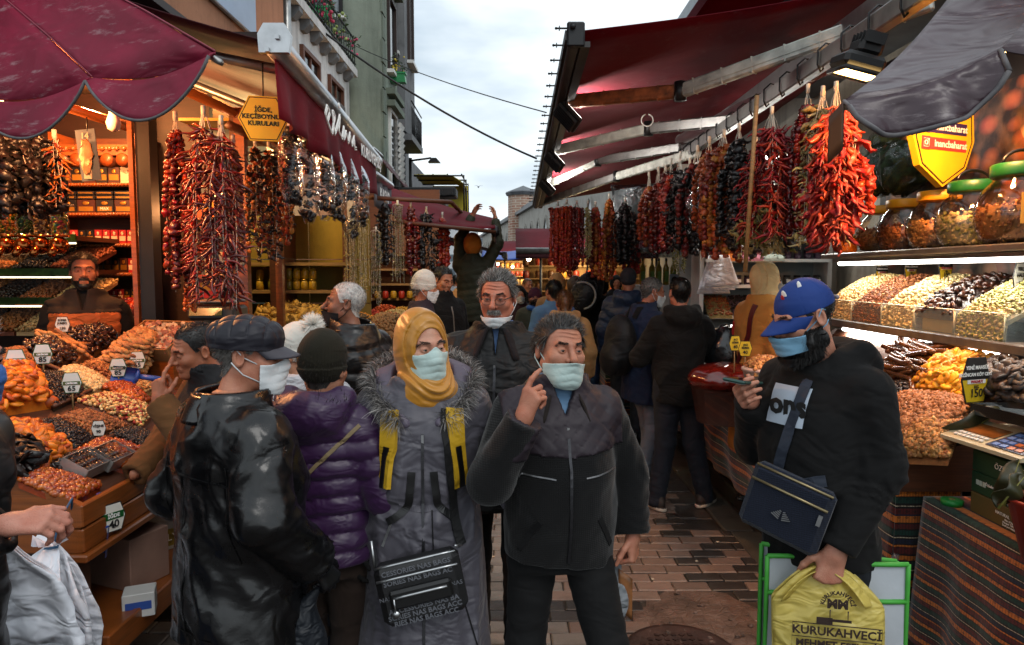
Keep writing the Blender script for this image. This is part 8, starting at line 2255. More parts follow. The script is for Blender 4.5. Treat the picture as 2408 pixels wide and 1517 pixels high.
def far_stalls():
 for k,(px,py,d,w,dep,lab) in enumerate(((1213,590,15.0,3.2,2.2,'big burgundy awning over the lit stall down the street'),(1150,602,24.0,2.2,2.4,'smaller red awning beyond the big far one'))):
  p = P(px,py,d); a = thing('awning',lab,'awning',tuple(p))
  thick(lambda u,v: (w * u,dep * v,.62 * v),6,6,.01).build('canopy',M_awn,a); m2 = MB(); m2.tube([(0,0,0),(w,0,.0)],.07,8); m2.build('front_bar',M_metal,a)
  thick(lambda u,v: (w * u,-.02,-.05 - .12 * v),6,2,.004).build('valance',M_awnd,a)
  s = thing('market_stall',['glowing far stall with goods under the big burgundy awning','small lit stall beyond the glowing one'][k],'market stall',(p.x,d,0))
  mb = MB(); mb.box((w / 2 + .2,1.6,1.3),(w,.1,2.6)); mb.build('back_wall',mat('warm lit wall','#8a6a3c',.7,.3,4),s)
  mb = MB(); mb.box((w / 2 + .1,.55,.5),(w - .3,.6,1.0)); mb.build('counter',mat('cream counter','#a89a78',.6,.2),s); mb = MB(); mb.box((w / 2 + .1,.24,1.15),(w - .3,.03,.35)); mb.build('glass_front',M_glass,s)
  for z in (1.3,1.6,1.9): mb = MB(); mb.box((w / 2 + .2,1.42,z),(w - .2,.25,.03)); mb.build('shelf',M_woodlt,s)
  for x in (.55,w - .1): mb = MB(); mb.tube([(x,.1,0),(x,.1,2.3)],.03,6); mb.build('post',M_dkmetal,s)
  rg = random.Random(k); cs = ['#a83a1c','#b8862c','#7a2a18','#c0a060','#5a3a1c']
  for z in (1.0,1.315,1.615,1.915):
   for j in range(9):
    t = tm(lambda m: m.lathe([(.07,0),(.08,.02),(.08,.15),(.06,.18)],8)); c_ = cs[rg.randrange(5)]; o = obj_np('goods_jar',t[0] + np.array([.25 + j * (w - .5) / 9,1.38 if z > 1.1 else .5,z]),t[1],mat('goods ' + c_,c_,.4,.3,30),s)
  for j in range(4):
   q = (.3 + j * w / 4.2,.6,2.05 - .1 * (j % 2)); m2 = MB(); m2.ball(q,.05,8,6); m2.build('hanging_bulb',lamp_mat('white stall bulb',(1,.8,.5),16),s)
  l = bpy.data.lights.new('stall_bulb','POINT'); l.energy = 70; l.color = (1,.72,.38); l.shadow_soft_size = .3; lo = bpy.data.objects.new('stall_light',l); link(lo,s); lo.location = (w / 2,.7,2.0)
 o = thick(lambda u,v: (-.95 + 1.3 * u,21 + 1.5 * v,2.2 + .3 * v - .08 * sin(pi * u)),8,6,.02).build('blue_tarpaulin',mat('blue tarpaulin','#24489a',.5,.15)); tag(o,'bright blue tarpaulin sheet over a far stall','tarpaulin')
 for k,(x,y,h,lab) in enumerate(((-3.1,20,3.0,'maroon awning of a left stall down the street'),(-2.9,27,3.0,'farthest maroon awning on the left'))):
  a = thing('awning',lab,'awning',(x,y,h)); thick(lambda u,v: (2.0 * u,4 * v,-.5 * u),6,6,.01).build('canopy',M_awn,a); m2 = MB(); m2.box((2.0,2,-.5),(.1,4,.1)); m2.build('front_bar',M_dkmetal,a)
 b = thing('building','row of plain shop fronts on the left down the street','building',(-4.6,26,0)); mb = MB(); mb.box((0,0,2.6),(3,14,5.2)); mb.build('wall',plaster('grey plaster','#77797b'),b)
 b = thing('building','flat roofed shop block behind the right hand stalls','building',(5.2,11,0)); mb = MB(); mb.box((0,0,1.9),(4,15,3.8)); mb.build('wall',plaster('dirty cream plaster','#8a857a','#2c2824',.4,.4),b); mb = MB(); mb.box((0,0,3.86),(4.3,15.3,.12)); mb.build('roof',M_dkmetal,b)
far_stalls()
# ------------------------------------------------------------------ people
def gear(B,name,fn,mt,lo=(-.16,-.22,-.06),hi=(.16,.18,.22),h=None,parent=None):
 V,F = nets(fn,lo,hi,h or [.0042,.006,.01][B.lod]); o = obj_np(name,B.hw(V),F,mt,parent or B.root); o['_v'] = 0; del o['_v']; return o,V,F
def beanie(B,mt,z0=.0,pom=None,fold=True,tall=.0):
 def fn(Q):
  a = np.arctan2(Q[:,0],Q[:,1])
  d = ell(Q,(0,.016,.045),(.090,.110,.104 + tall)) + .0011 * np.sin(a * 58) + .004 * wob(Q,34,5) * (Q[:,2] > .07)
  cut = (z0 + .25 * (-.0 - Q[:,1]) * .35) - Q[:,2]
  if fold: d = np.minimum(d,np.maximum(d - .007,Q[:,2] - (z0 + .055 - .0875 * Q[:,1])))
  return np.maximum(d,cut)
 o,V,F = gear(B,'knit_hat',fn,mt)
 if pom:
  n = 1500 if B.lod < 1 else 700; r = np.random.RandomState(2).normal(size=(n,3)); r /= np.linalg.norm(r,axis=1,keepdims=True)
  strands('pompom',B.hw(np.array(pom) + r * .008),r @ B.M[:3,:3].T,.046,.006,mat('white yarn','#efece4',.9,.05),o,3,None,1,.15)
def quilt_cap(B,mt,mt2):
 def fn(Q):
  d = ell(Q,(0,.010,.062),(.102,.122,.068)) + .004 * (np.abs(np.sin(Q[:,0] * 62)) < .13) + .004 * (np.abs(np.sin(Q[:,1] * 62 + .6)) < .13) - .005 * np.abs(np.sin(Q[:,0] * 62) * np.sin(Q[:,1] * 62 + .6))
  b = np.maximum(np.abs(ell(Q,(0,.010,.05),(.096,.116,.4))) - .004,np.maximum(.022 - Q[:,2],Q[:,2] - .062)) + .001 * np.sin(Q[:,2] * 700)
  return smin(np.maximum(d,.045 - Q[:,2]),b,.012)
 o,V,F = gear(B,'quilted_cap',fn,mt)
 v = lambda u,w: B.hw(((.088 - .012 * w) * sin((u - .5) * 2.5),.01 - .104 * cos((u - .5) * 2.5) - .070 * w * cos((u - .5) * 2.2) ** .5,.036 - .030 * w + .012 * w * abs(u - .5) * -2))
 thick(v,16,8,.006).build('visor',mt2,o)
def ball_cap(B,mt,mb_):
 def fn(Q):
  d = ell(Q,(0,.012,.034),(.083,.104,.100)) + .0014 * (np.abs(np.sin(np.arctan2(Q[:,0],Q[:,1] - .012) * 3)) < .05)
  return np.maximum(np.maximum(d,.022 + .10 * (Q[:,1] * -.0) - Q[:,2]),-(ell(Q,(0,.125,.035),(.032,.05,.030))))
 o,V,F = gear(B,'baseball_cap',fn,mt)
 v = lambda u,w: B.hw(((.083 - .016 * w * w) * sin((u - .5) * 2.7),.012 - .101 * cos((u - .5) * 2.7) - .078 * w * max(0,cos((u - .5) * 2.6)) ** .6,.026 - .038 * w - .05 * (u - .5) ** 2 * 1.2))
 thick(v,18,8,.004).build('visor',mt,o)
 for k,(az,el,m) in enumerate(((1.25,.95,M_white),(.45,.72,M_white),(.40,.62,mat('red print','#a81f22')))):
  n_ = np.array([-sin(az) * cos(el) * -1,-cos(az) * cos(el),sin(el)]); c = np.array([0,.012,.034]) + n_ * np.array([.0845,.1055,.1015])
  R = frame_R(np.cross(n_,(0,0,1)),(0,0,1)); m2 = MB(); m2.ball((0,0,0),(.007 + .003 * (k == 1),.018 - .006 * (k == 2),.0015),10,6); V2 = np.concatenate(m2.v) @ R.T + c; m2.v = [B.hw(V2)]; m2.build('cap_print',m,o)
 m2 = MB(); m2.tube([B.hw((.034 * cos(a),.122 - .004 * abs(cos(a)),.030)) for a in np.linspace(0,pi,8)],.007,6); m2.build('back_strap',mb_,o)
def hijab(B,mt,face=(.056,.082,.074),zc=-.002,drop=.20,full=1.0):
 nk = np.linalg.inv(B.M[:3,:3]) @ (B.nb - B.hc)
 def fn(Q):
  d = ell(Q,(0,.020,.024),(.092 * full,.114 * full,.122))
  d = smin(d,capd(Q,(0,.012,-.04),(nk[0],nk[1] - .03,nk[2] + .01),.088 * full,.112 * full),.05)
  d = smin(d,ell(Q,(0,-.055,-.150),(.085,.070,.050)),.06)
  op = np.sqrt((Q[:,0] / face[0]) ** 2 + ((Q[:,2] - zc) / face[1]) ** 2)
  a = np.arctan2(Q[:,0],Q[:,2] - zc - .02)
  w = wob(Q,16,9)
  d = d + .006 * np.sin(op * 17 + w * 2.2) * np.clip(op - .8,0,1) * np.clip(2.6 - op,0,1) + .004 * np.sin(Q[:,2] * 60 + Q[:,0] * 30 + w * 3) * np.clip((-.06 - Q[:,2]) / .05,0,1)
  cave = np.maximum((op - 1) * .055,Q[:,1] - (-.015))
  return smax(d,-cave,.012)
 o,V,F = gear(B,'headscarf',fn,mt,(-.19,-.2,-.27),(.19,.19,.19))
 return o
def zipper(B,gname,z0,z1,x=0.0,w=.010,m=None,pull=True):
 fn,o = B.g[gname]; mb,Pp,N = strap_over(fn,[(x,-.5,z0),(x,-.5,z1)],w,.003,(0,1,0),0,18); zo = mb.build('zip',m or mat('dark zip metal','#3d3d40',.35,.2,90,.8),o)
 if pull: q = MB(); q.box(Pp[-1] + N[-1] * .006 - np.array([0,0,.018]),(.008,.003,.03)); q.build('zip_pull',M_alu,zo)
def seam(B,gname,pts,w=.006,m=None,toward=(0,1,0),n=18,name='seam'):
 fn,o = B.g[gname]; mb,_,_ = strap_over(fn,pts,w,.002,toward,0,n); mb.build(name,m or M_blackpl,o)
def at_(px,top,d): p = P(px,top,d); return (p.x,p.y),p.z
C_leather = NT('black leather'); C_leather.col(C_leather.ramp(C_leather.noise(5,5),[(.3,hexc('#060607')),(.75,hexc('#0e0e10'))])); C_leather.set(Roughness=C_leather.ramp(C_leather.noise(9,4),[(.3,(.19,) * 3),(.7,(.36,) * 3)]))
C_leather.bump(C_leather.noise(160,3),.12,.003,C_leather.bump(C_leather.noise(7,2,C_leather.mapped((1,1,1.4)),.5,.7),.28,.05)); C_leather = C_leather.mat
K_blk = cloth('black wool cloth','#08080a',.85); K_hood = cloth('black cotton jersey','#060607',.9,500,.35); K_trou = cloth('black trouser cloth','#060607',.85); K_jean = cloth('faded grey jeans','#666d78',.85); K_djean = cloth('dark jeans','#1a1e27',.85); K_bjean = cloth('blue jeans','#27456e',.85)
K_puf = cloth('black puffer nylon','#0a0b0d',.38,0,.2,9,0,.15,.5); K_pur = cloth('purple puffer nylon','#2f1339',.42,0,.2,11,.1,.15,.45); K_npuf = cloth('navy puffer nylon','#1e2e48',.45,0,.2,12)
K_grey = cloth('slate grey parka nylon','#4a4850',.5,300,.4,8,.1,.12,.4); K_brn = cloth('dark brown trousers','#2a1f19',.9); K_tan = cloth('tan coat wool','#b08454',.9); K_wht = cloth('white jacket cloth','#b4b4b8',.7,0,.5,12); K_oli = cloth('olive coat','#474a3c',.85); K_den = cloth('denim cloth','#4f7299',.85)
K_mus = cloth('mustard satin scarf','#a9721c',.36,0,.3,6,.2,.12,.5); K_olv = cloth('olive knit wool','#1d1a10',.95,300); K_whk = cloth('white knit wool','#c4c1b8',.95,300); K_bei = cloth('beige scarf cloth','#a8966e',.8); K_bro = cloth('rust brown quilt','#9a5226',.7,0,.4,12)
K_pd = cloth('plum brown jacket','#2a1f28',.85); K_ny = cloth('navy jacket','#17233c',.75)
S_blk = mat('black shoe leather','#0d0c0c',.3,.2,9); S_wht = mat('white shoe sole','#b5ada0',.6,.1)
def ribbed(name,c1,c2):
 t = NT(name); s = t.n('ShaderNodeSeparateXYZ'); t.l(t.tc(),s.inputs[0]); w = t.math('SINE',t.math('MULTIPLY',t.math('ADD',s.outputs[2],t.math('MULTIPLY',t.noise(5,2),.01)),940)); w2 = t.math('SINE',t.math('MULTIPLY',s.outputs[0],880))
 h = t.math('ADD',w,t.math('MULTIPLY',w2,.6)); t.col(t.mix(t.math('MULTIPLY_ADD',h,.22,.4),hexc(c1),hexc(c2))); t.set(Roughness=.92,Sheen_Weight=.15); t.b.inputs['Specular IOR Level'].default_value = .2; t.bump(h,.25,.002,t.bump(t.noise(8,2),.3,.05)); return t.mat
K_rib = ribbed('charcoal ribbed knit','#060607','#0e0e0f')
def people():
 J = lambda name,m,**k: dict(name=name,mat=m,**k)
 T = lambda m,**k: dict(mat=m,**k)
 SH = dict(mat=S_blk)
 shortk = dict(mat=[H_black],thick=.006,len=.016,stand=.6)
 mk = lambda m,**k: dict(mat=m,**k)
 # --- man touching his ear, front
 (l,h) = at_(1316,746,2.33)
 B = person('older man pulling at his mask, in charcoal ribbed jacket with quilted shoulders',l,h,radians(9),0,'#a8735c',1.03,1.06,.03,hyaw=radians(12),hpitch=radians(-2),hroll=radians(4),seed=3,gaze=.15,
  arms={'R': ((-.30,-.17,1.17),(-.185,-.23,1.395)),'L': ((.30,.03,1.12),(.29,-.05,.90))},
  hands={'R': dict(dir=(.30,-.05,.85),back=(-.75,-.65,.1),curl='point',thumb=((.55,.55,-.55),(.25,.85,-.35),(.1,.95,-.2)),scale=1.05),'L': dict(dir=(0,-.1,-1),back=(.8,-.6,0),curl='grip')},
  legs={'L': ((.15,-.20,.50),(.17,.02,.15),.1),'R': ((-.13,-.02,.49),(-.16,.06,.085),-.1)},
  garments=[J('shirt',cloth('light blue shirt','#5b7c9c',.8),th=.006,hem=.95,arms=False,collar='shirt',ch=.075,cr=.058,fold=.002),J('jacket',K_rib,th=.024,hem=.83,collar='stand',ch=.055,cr=.080,fold=.007,open=.045,cuffw=.95)],
  trousers=T(K_trou,w=1.02),shoes=SH,hair=dict(mat=[H_black,H_salt,H_grey],p=[.55,.36,.09],thick=.010,len=.034,stand=.55,comb=(.45,.8,.25),n=9000,jit=.2),mask=mk(M_mask_g,top=-.040,nosebump=.004,bot=-.138,chin=.2),brows='dark',face=dict(age=1.0,fw=1.04,nose=1.06,jaw=1.05))
 zipper(B,'jacket',.86 * B.s,1.34 * B.s)
 fn,o = B.g['jacket']
 def yoke(Q,fn=fn): return np.maximum(np.maximum(fn(Q) - .005 + .003 * np.maximum(np.abs(np.sin((Q[:,0] + Q[:,2]) * 55)) < .16,np.abs(np.sin((Q[:,0] - Q[:,2]) * 55)) < .16),1.235 * B.s + .10 * np.abs(Q[:,0]) - Q[:,2]),np.abs(Q[:,0]) - .21)
 V,F = nets(yoke,(-.26,-.25,1.1),(.26,.25,1.5),.007); obj_np('quilted_yoke',V,F,cloth('plum quilted nylon','#251d24',.55,0,.2),o)
 for s in (-1,1):
  c = lambda u,v: np.array([s * (.045 + .085 * u + .03 * v),-.085 - .035 * v + .10 * u,1.425 * B.s + .02 - .085 * v - .02 * u]); thick(c,8,6,.008).build('collar_flap',cloth('brown corduroy collar','#1f1815',.9),o)
  seam(B,'jacket',[(s * .05,-.5,1.17 * B.s),(s * .17,-.5,1.185 * B.s)],.005,mat('dull zip','#6a6a6c',.4,.2,90,.7),name='pocket_zip'); seam(B,'jacket',[(s * .10,-.5,1.02 * B.s),(s * .155,-.5,.90 * B.s)],.02,K_blk,name='pocket')
 FM = B
 # --- woman in the mustard scarf
 (l,h) = at_(993,738,2.36)
 B = person('woman in mustard satin headscarf and long slate grey parka',l,h,radians(6),0,'#b98a74',.98,1.05,hyaw=radians(27),hpitch=radians(4),hroll=radians(-3),seed=5,gaze=.4,shw=1.0,
  arms={'R': ((-.275,.02,1.13),(-.285,-.03,.88)),'L': ((.27,.06,1.12),(.36,-.12,1.05))},hands={'R': dict(glove=cloth('black knit glove','#0a0a0a',.9),dir=(.05,-.15,-1),curl='relax',back=(-.9,-.4,0)),'L': None},
  garments=[J('parka',K_grey,th=.030,hem=.13,flare=.05,fold=.013,waist=.014,cuff=.97,collar='stand',ch=.04,cr=.09,armfold=.014)],trousers=None,shoes=SH,hair=None,mask=mk(M_mask_g,top=-.010,bot=-.125,nosebump=.026),face=dict(fem=1,nose=.92,fw=.94),brows='black')
 hijab(B,K_mus)
 zipper(B,'parka',.25,1.30 * B.s,.0); fn,o = B.g['parka']
 seam(B,'parka',[(-.2,-.35,1.045 * B.s),(0,-.5,1.03 * B.s),(.2,-.35,1.045 * B.s)],.022,K_grey,None,24,'waist_channel'); seam(B,'parka',[(-.10,-.5,1.0 * B.s),(-.135,-.5,.90 * B.s)],.008,M_alu,name='pocket_zip')
 seam(B,'parka',[(.03,-.5,1.03 * B.s),(.035,-.5,.80 * B.s)],.004,K_blk,name='drawstring'); seam(B,'parka',[(.10,-.5,.80 * B.s),(.18,-.5,.52 * B.s)],.005,K_blk,name='drawstring')
 hood = lambda Q: np.maximum(smin(ell(Q,(0,.10,1.47 * B.s),(.16,.11,.08)),smin(capd(Q,(-.15,.06,1.47 * B.s),(-.055,-.12,1.335 * B.s),.035,.02),capd(Q,(.15,.06,1.47 * B.s),(.055,-.12,1.335 * B.s),.035,.02),.02),.05) + .006 * wob(Q,40,2),-capd(Q,(0,.0,1.4 * B.s),(0,.0,1.6 * B.s),.10,.12))
 V,F = nets(hood,(-.26,-.2,1.15),(.26,.28,1.6),.008); ho = obj_np('hood',V,F,cloth('lilac hood lining','#57505e',.5,0,.3),B.root)
 arc = np.array([(-.075,-.13,1.345),(-.135,-.08,1.40),(-.175,.0,1.465),(-.175,.10,1.50),(-.1,.19,1.54),(.1,.19,1.54),(.175,.10,1.50),(.175,.0,1.465),(.135,-.08,1.40),(.075,-.13,1.345)]) * np.array([1,1,B.s]); n = 5200; u = np.random.RandomState(1).uniform(0,9,n)
 rt = np.stack([np.interp(u,range(10),arc[:,k]) for k in range(3)],1); r = np.random.RandomState(2).normal(size=(n,3)); dr = (rt - np.array([0,.02,1.40 * B.s])) * 4 + r * .55; dr /= np.linalg.norm(dr,axis=1,keepdims=True)
 strands('fur_trim',rt + r * .008,dr,.046,.0022,[hairm('grey fur','#6f6b68'),hairm('dark fur','#2b2928'),hairm('pale fur','#a09c98')],ho,5,(0,0,-.35),2,.2,np.random.RandomState(3).choice(3,n,p=[.4,.35,.25]))
 W = B
 # --- moustached man behind them
 (l,h) = at_(1170,640,3.05)
 B = person('frowning man with grey moustache and glasses, mask under his chin',l,h,radians(-4),0,'#a96b55',1.12,1.1,.02,hyaw=radians(-6),hpitch=radians(7),seed=7,legs={'R': ((-.1,-.03,.49),(-.1,.02,.085),0),'L': ((.10,-.10,.50),(.10,-.12,.085),0)},
  garments=[J('shirt',cloth('striped blue shirt','#4f6a94',.8),th=.006,hem=.95,arms=False,collar='shirt',ch=.07,cr=.060,fold=.002),J('coat',cloth('black quilted coat','#09090a',.6,0,.35,10),th=.036,hem=.70,quilt=(.10,.005),collar='stand',ch=.06,cr=.090,open=.014)],
  trousers=T(K_trou),shoes=SH,hair=dict(mat=[H_salt,H_grey,H_white],p=[.45,.38,.17],thick=.011,len=.030,stand=.6,comb=(.1,.6,.3),rec=.004,n=8500,jit=.24),mask=mk(M_mask_w,top=-.078,bot=-.134,nosebump=0,chin=.35,pleat=.003,off=.007,back=-.02),glasses=True,brows='dark',face=dict(age=1.0,fw=1.03,nose=1.12,jaw=1.1),
  beard=dict(name='moustache',mat=[H_grey,H_white,H_salt],n=700,len=.017,w=.0016,shell=.003,comb=(0,-.2,-.9),mask=lambda c: (np.abs(c[:,0]) < .030) & (c[:,1] < -.085) & (c[:,2] < -.045) & (c[:,2] > -.0585)))
 zipper(B,'coat',.75,1.33 * B.s,.0,.012)
 for s in (-1,1): thick(lambda u,v: np.array([s * (.035 + .10 * u + .05 * v),-.10 - .05 * v + .13 * u,1.45 * B.s + .03 - .13 * v - .03 * u]),8,6,.012).build('corduroy_collar',cloth('dark corduroy','#171113',.9,300),B.g['coat'][1])
 # --- man in the blue cap
 (l,h) = at_(1945,652,2.22)
 B = person('bearded man in blue baseball cap and black hoodie looking at his phone',l,h,radians(-62),0,'#b07c66',.95,1.0,.02,hyaw=radians(-22),hpitch=radians(20),hoff=(0,-.055,-.012),seed=9,lean=(0,-.03),
  arms={'L': ((.205,.02,1.14),(.17,-.13,.90)),'R': ((-.27,-.02,1.12),(-.15,-.175,1.31))},hands={'L': dict(dir=(-.1,-.25,-1),back=(.75,-.6,0),curl='grip',scale=1.05),'R': dict(dir=(.30,-.85,.25),back=(-.75,-.25,-.55),curl='hold',thumb=((.5,.55,-.6),(.1,.85,-.5),(0,.95,-.3)))},
  garments=[J('hoodie',K_hood,th=.024,hem=.80,collar='hood',fold=.008,armfold=.010,cuffw=.8)],trousers=T(cloth('navy trousers','#0c1018',.85)),shoes=SH,hair=dict(mat=[H_black],thick=.003,len=.006,n=4000,low=-.02),mask=mk(M_mask_lb,top=-.034,bot=-.102,off=.014,nosebump=.012,chin=.1,back=-.055),brows='black',
  beard=dict(mat=[H_black],n=9000,len=.038,shell=.018,w=.0014,push=(0,-.006,-.012),comb=(0,-.5,-.7),mask=lambda c: (c[:,2] < -.030 + .0 * c[:,0]) & (c[:,2] > -.135) & (c[:,1] < .012) & ~((c[:,2] > -.055) & (np.abs(c[:,0]) < .055)) & ~((c[:,2] > -.10) & (c[:,1] < -.05))))
 ball_cap(B,cloth('royal blue cap cloth','#133272',.7,500,.1),cloth('pale printed strap','#8a8288',.8))
 fn,o = B.g['hoodie']
 pr = []
 for a,c in ((-.11,1.375),(.03,1.375),(.03,1.255),(-.11,1.255)): pr.append((a,-.5,c * B.s))
 nu,nv = 14,12; pts = [[project(fn,(pr[0][0] + (pr[1][0] - pr[0][0]) * i / nu + .03,-.5,pr[0][2] + (pr[3][2] - pr[0][2]) * j / nv),(0,1,0)) for i in range(nu + 1)] for j in range(nv + 1)]
 mb = MB(); mb.grid(lambda u,v: pts[round(v * nv)][round(u * nu)][0] + pts[round(v * nv)][round(u * nu)][1] * .004,nu,nv); mb.build('chest_print',mat('pale blue print','#a4b0be',.7,.05),o)
 p,n_ = project(fn,(.0,-.5,1.315 * B.s),(0,1,0)); text('ons',.095,p + n_ * .011,o,M_black,frame_R(np.cross((0,0,1),n_),(0,0,1)),bold=.004); 
 sb,Pp,Nn = strap_over(fn,[(.11,.0,1.62),(.07,-.4,1.30),(-.02,-.5,1.12),(-.10,-.5,1.0)],.035,.004,None,.004,22); sb.build('bag_strap',cloth('slate webbing','#262c38',.6,500),o)
 CM = B
 # --- leather coat man
 (l,h) = at_(575,752,2.02)
 B = person('old man seen from behind in glossy black leather coat and quilted cap',(l[0] - .03,l[1]),h + .005,radians(138),0,'#a8725a',1.06,1.08,.02,hyaw=radians(-38),hpitch=radians(4),hoff=(0,-.03,0),seed=11,
  arms={'R': ((-.265,.05,1.15),(-.25,-.13,.95)),'L': ((.27,.10,1.13),(.22,-.12,1.0))},hands={'R': dict(dir=(-.1,-.5,-.8),back=(-.8,.1,.5),curl='hold',glove=mat('black leather glove','#0d0d0f',.35,.2)),'L': None},
  garments=[J('leather_coat',C_leather,th=.034,hem=.70,flare=.02,fold=.012,armfold=.012,collar='stand',ch=.05,cr=.085,cuffw=1.05)],trousers=T(K_trou),shoes=SH,hair=dict(mat=[H_grey,H_salt],thick=.004,len=.010,n=4500),mask=mk(M_mask_w,top=-.018,back=-.05),brows='grey',face=dict(age=.8))
 quilt_cap(B,cloth('dark quilted nylon','#1d1c24',.5,0,.2,9),mat('grey visor cloth','#3a3840',.6,.15,9))
 seam(B,'leather_coat',[(-.2,.5,1.24 * B.s),(0,.5,1.26 * B.s),(.2,.5,1.24 * B.s)],.006,C_leather,(0,-1,0)); seam(B,'leather_coat',[(0,.5,1.25 * B.s),(.0,.5,.75 * B.s)],.005,C_leather,(0,-1,0)); seam(B,'leather_coat',[(-.3,.5,.73),(0,.5,.72),(.3,.5,.73)],.006,C_leather,(0,-1,0))
 for s in (-1,1): seam(B,'leather_coat',[(s * .17,.5,1.30 * B.s),(s * .165,.5,1.0 * B.s)],.005,C_leather,(0,-1,0))
 thick(lambda u,v: np.array([.10 * sin((u - .5) * 3.4),.035 + .085 * cos((u - .5) * 3.4) + .035 * v,1.475 * B.s + .012 - .075 * v]),18,6,.008).build('collar',C_leather,B.g['leather_coat'][1])
 LM = B
 # --- woman in purple puffer
 (l,h) = at_(757,792,2.36)
 B = person('short person from behind in purple puffer jacket and olive knit hat',l,h,radians(172),0,'#a07058',1.05,1.1,seed=13,hpitch=radians(6),arms={'R': ((-.29,.04,1.12),(-.22,-.2,1.0)),'L': ((.29,.02,1.12),(.25,-.16,.95))},hands={'L': None},
  garments=[J('puffer_jacket',K_pur,th=.034,hem=.85,quilt=(.062,.014),fold=.002,collar='hood',flare=.03)],trousers=T(K_brn,w=1.05),shoes=SH,hair=dict(mat=[H_dark],thick=.004,n=600))
 beanie(B,K_olv,-.045,tall=.008); ff = B.g['puffer_jacket'][0]; sb,_,_ = strap_over(ff,[(-.17,.25,1.40 * B.s),(-.05,.5,1.27 * B.s),(.1,.5,1.1 * B.s),(.25,.2,.95 * B.s)],.014,.004,(0,-1,0)); sb.build('beige_strap',mat('beige cord','#7a684a',.7),B.g['puffer_jacket'][1])
 n = 1600; r = np.random.RandomState(7).normal(size=(n,3)); u = np.random.RandomState(8).uniform(-1.3,1.3,n); strands('fur_trim',np.stack([.12 * np.sin(u),.06 + .09 * np.cos(u),np.full(n,1.47 * B.s)],1) + r * .012,r + np.array([0,.6,.2]),.03,.003,hairm('dark fur','#2b2928'),B.g['puffer_jacket'][1],4,None,1)
 # --- white pompom hat
 (l,h) = at_(700,768,2.85)
 B = person('person in white knit bobble hat and white jacket behind the purple puffer',l,h,radians(-150),1,'#b08468',.98,seed=15,hyaw=radians(40),garments=[J('white_jacket',K_wht,th=.03,hem=.7,collar='stand',quilt=(.2,.008))],trousers=T(K_djean),shoes=SH,hair=dict(mat=[H_dark],n=300)); beanie(B,K_whk,-.03,(.02,.10,.135))
 # --- white haired man looking left
 (l,h) = at_(822,664,3.55)
 B = person('white haired man looking left with black mask under his nose, black puffer',l,h,radians(-118),0,'#7d5440',1.1,1.1,hyaw=radians(38),hpitch=radians(-3),seed=17,hoff=(0,-.02,0),garments=[J('puffer_jacket',K_puf,th=.044,hem=.72,quilt=(.105,.012),collar='stand',ch=.09,cr=.085)],trousers=T(K_trou),shoes=SH,hair=dict(mat=[H_white,H_grey],thick=.004,len=.007,n=4200,stand=.9,rec=.004),mask=mk(M_mask_k,top=-.045,bot=-.135,nosebump=0),brows='grey',face=dict(age=.9,nose=1.1))
 # --- man with hand to his face
 (l,h) = at_(500,748,2.95)
 B = person('dark haired man leaning over the stall with his gloved hand at his nose',l,h,radians(-42),0,'#9a6248',1.05,seed=19,hyaw=radians(-4),hpitch=radians(16),hroll=radians(8),hoff=(-.02,-.06,-.02),arms={'L': ((.26,-.16,1.10),(.03,-.27,1.36)),'R': ((-.25,-.12,1.12),(-.12,-.34,1.0))},hands={'L': dict(dir=(-.10,.05,1),back=(.3,-.9,.1),curl='point'),'R': None},
  garments=[J('sleeve',cloth('brown suede sleeve','#5a3a1c',.9),th=.03,torso=False,fold=.008),J('vest',cloth('black zipped vest','#0f0f12',.7),th=.034,hem=.72,arms=False,collar='stand',ch=.06,cr=.085)],trousers=T(K_trou),shoes=SH,hair=dict(mat=[H_black,H_dark],thick=.005,len=.011,n=4500),brows='black',face=dict(age=.7,nose=1.05))
 # --- vendor
 (l,h) = at_(196,597,4.35)
 B = person('young bearded vendor in rust and black quilted vest behind the counter',l,h - .09,radians(22),0,'#b5785a',1.04,seed=21,hyaw=radians(10),base=.09,hands={'L': None,'R': None},garments=[J('sweater',K_blk,th=.018,hem=.8,collar='stand',ch=.075,cr=.058,h=.012),J('vest',K_bro,th=.034,hem=.78,arms=False,armhole=True,quilt=(.09,.008),collar='stand',ch=.05,cr=.085,open=.03)],trousers=T(K_trou),shoes=SH,hair=dict(mat=[H_black],thick=.010,len=.022,stand=.6,lift=.25),brows='black',
  beard=dict(mat=[H_black,H_dark],n=2200,len=.008,shell=.0025,w=.0018,mask=lambda c: (c[:,2] < -.045) & (c[:,2] > -.125) & (c[:,1] < .0) & ~((c[:,2] > -.082) & (c[:,2] < -.060) & (np.abs(c[:,0]) < .026)) & ~((c[:,2] > -.062) & (np.abs(c[:,0]) > .03) & (c[:,1] < -.05))))
 fv,ov = B.g['vest']; V,F = nets(lambda Q: np.maximum(fv(Q) - .004,1.40 - Q[:,2]),(-.3,-.3,1.1),(.3,.3,1.55),.01); obj_np('black_yoke',V,F,cloth('black vest cloth','#241d19',.8),ov)
 # --- man at left edge
 (l,h) = at_(-240,722,1.6)
 B = person('grey haired man cut off at left edge with a hand over the fruit',l,h,radians(88),0,'#b07a68',1.0,seed=23,lean=(0,-.06),hoff=(0,-.05,0),hpitch=radians(14),arms={'R': ((-.21,-.07,1.10),(-.10,-.315,1.22)),'L': ((.24,.12,1.12),(.22,.10,.88))},hands={'R': dict(dir=(.25,-.85,.05),back=(-.5,-.1,.8),curl='hold',scale=.95),'L': None},garments=[J('jacket',K_puf,th=.03,hem=.72,collar='stand',quilt=(.12,.006))],trousers=T(K_bjean),shoes=SH,hair=dict(mat=[H_grey,H_white],thick=.010,len=.03,stand=.6),mask=mk(M_mask_b))
 # --- right mid ground
 (l,h) = at_(1600,653,5.0)
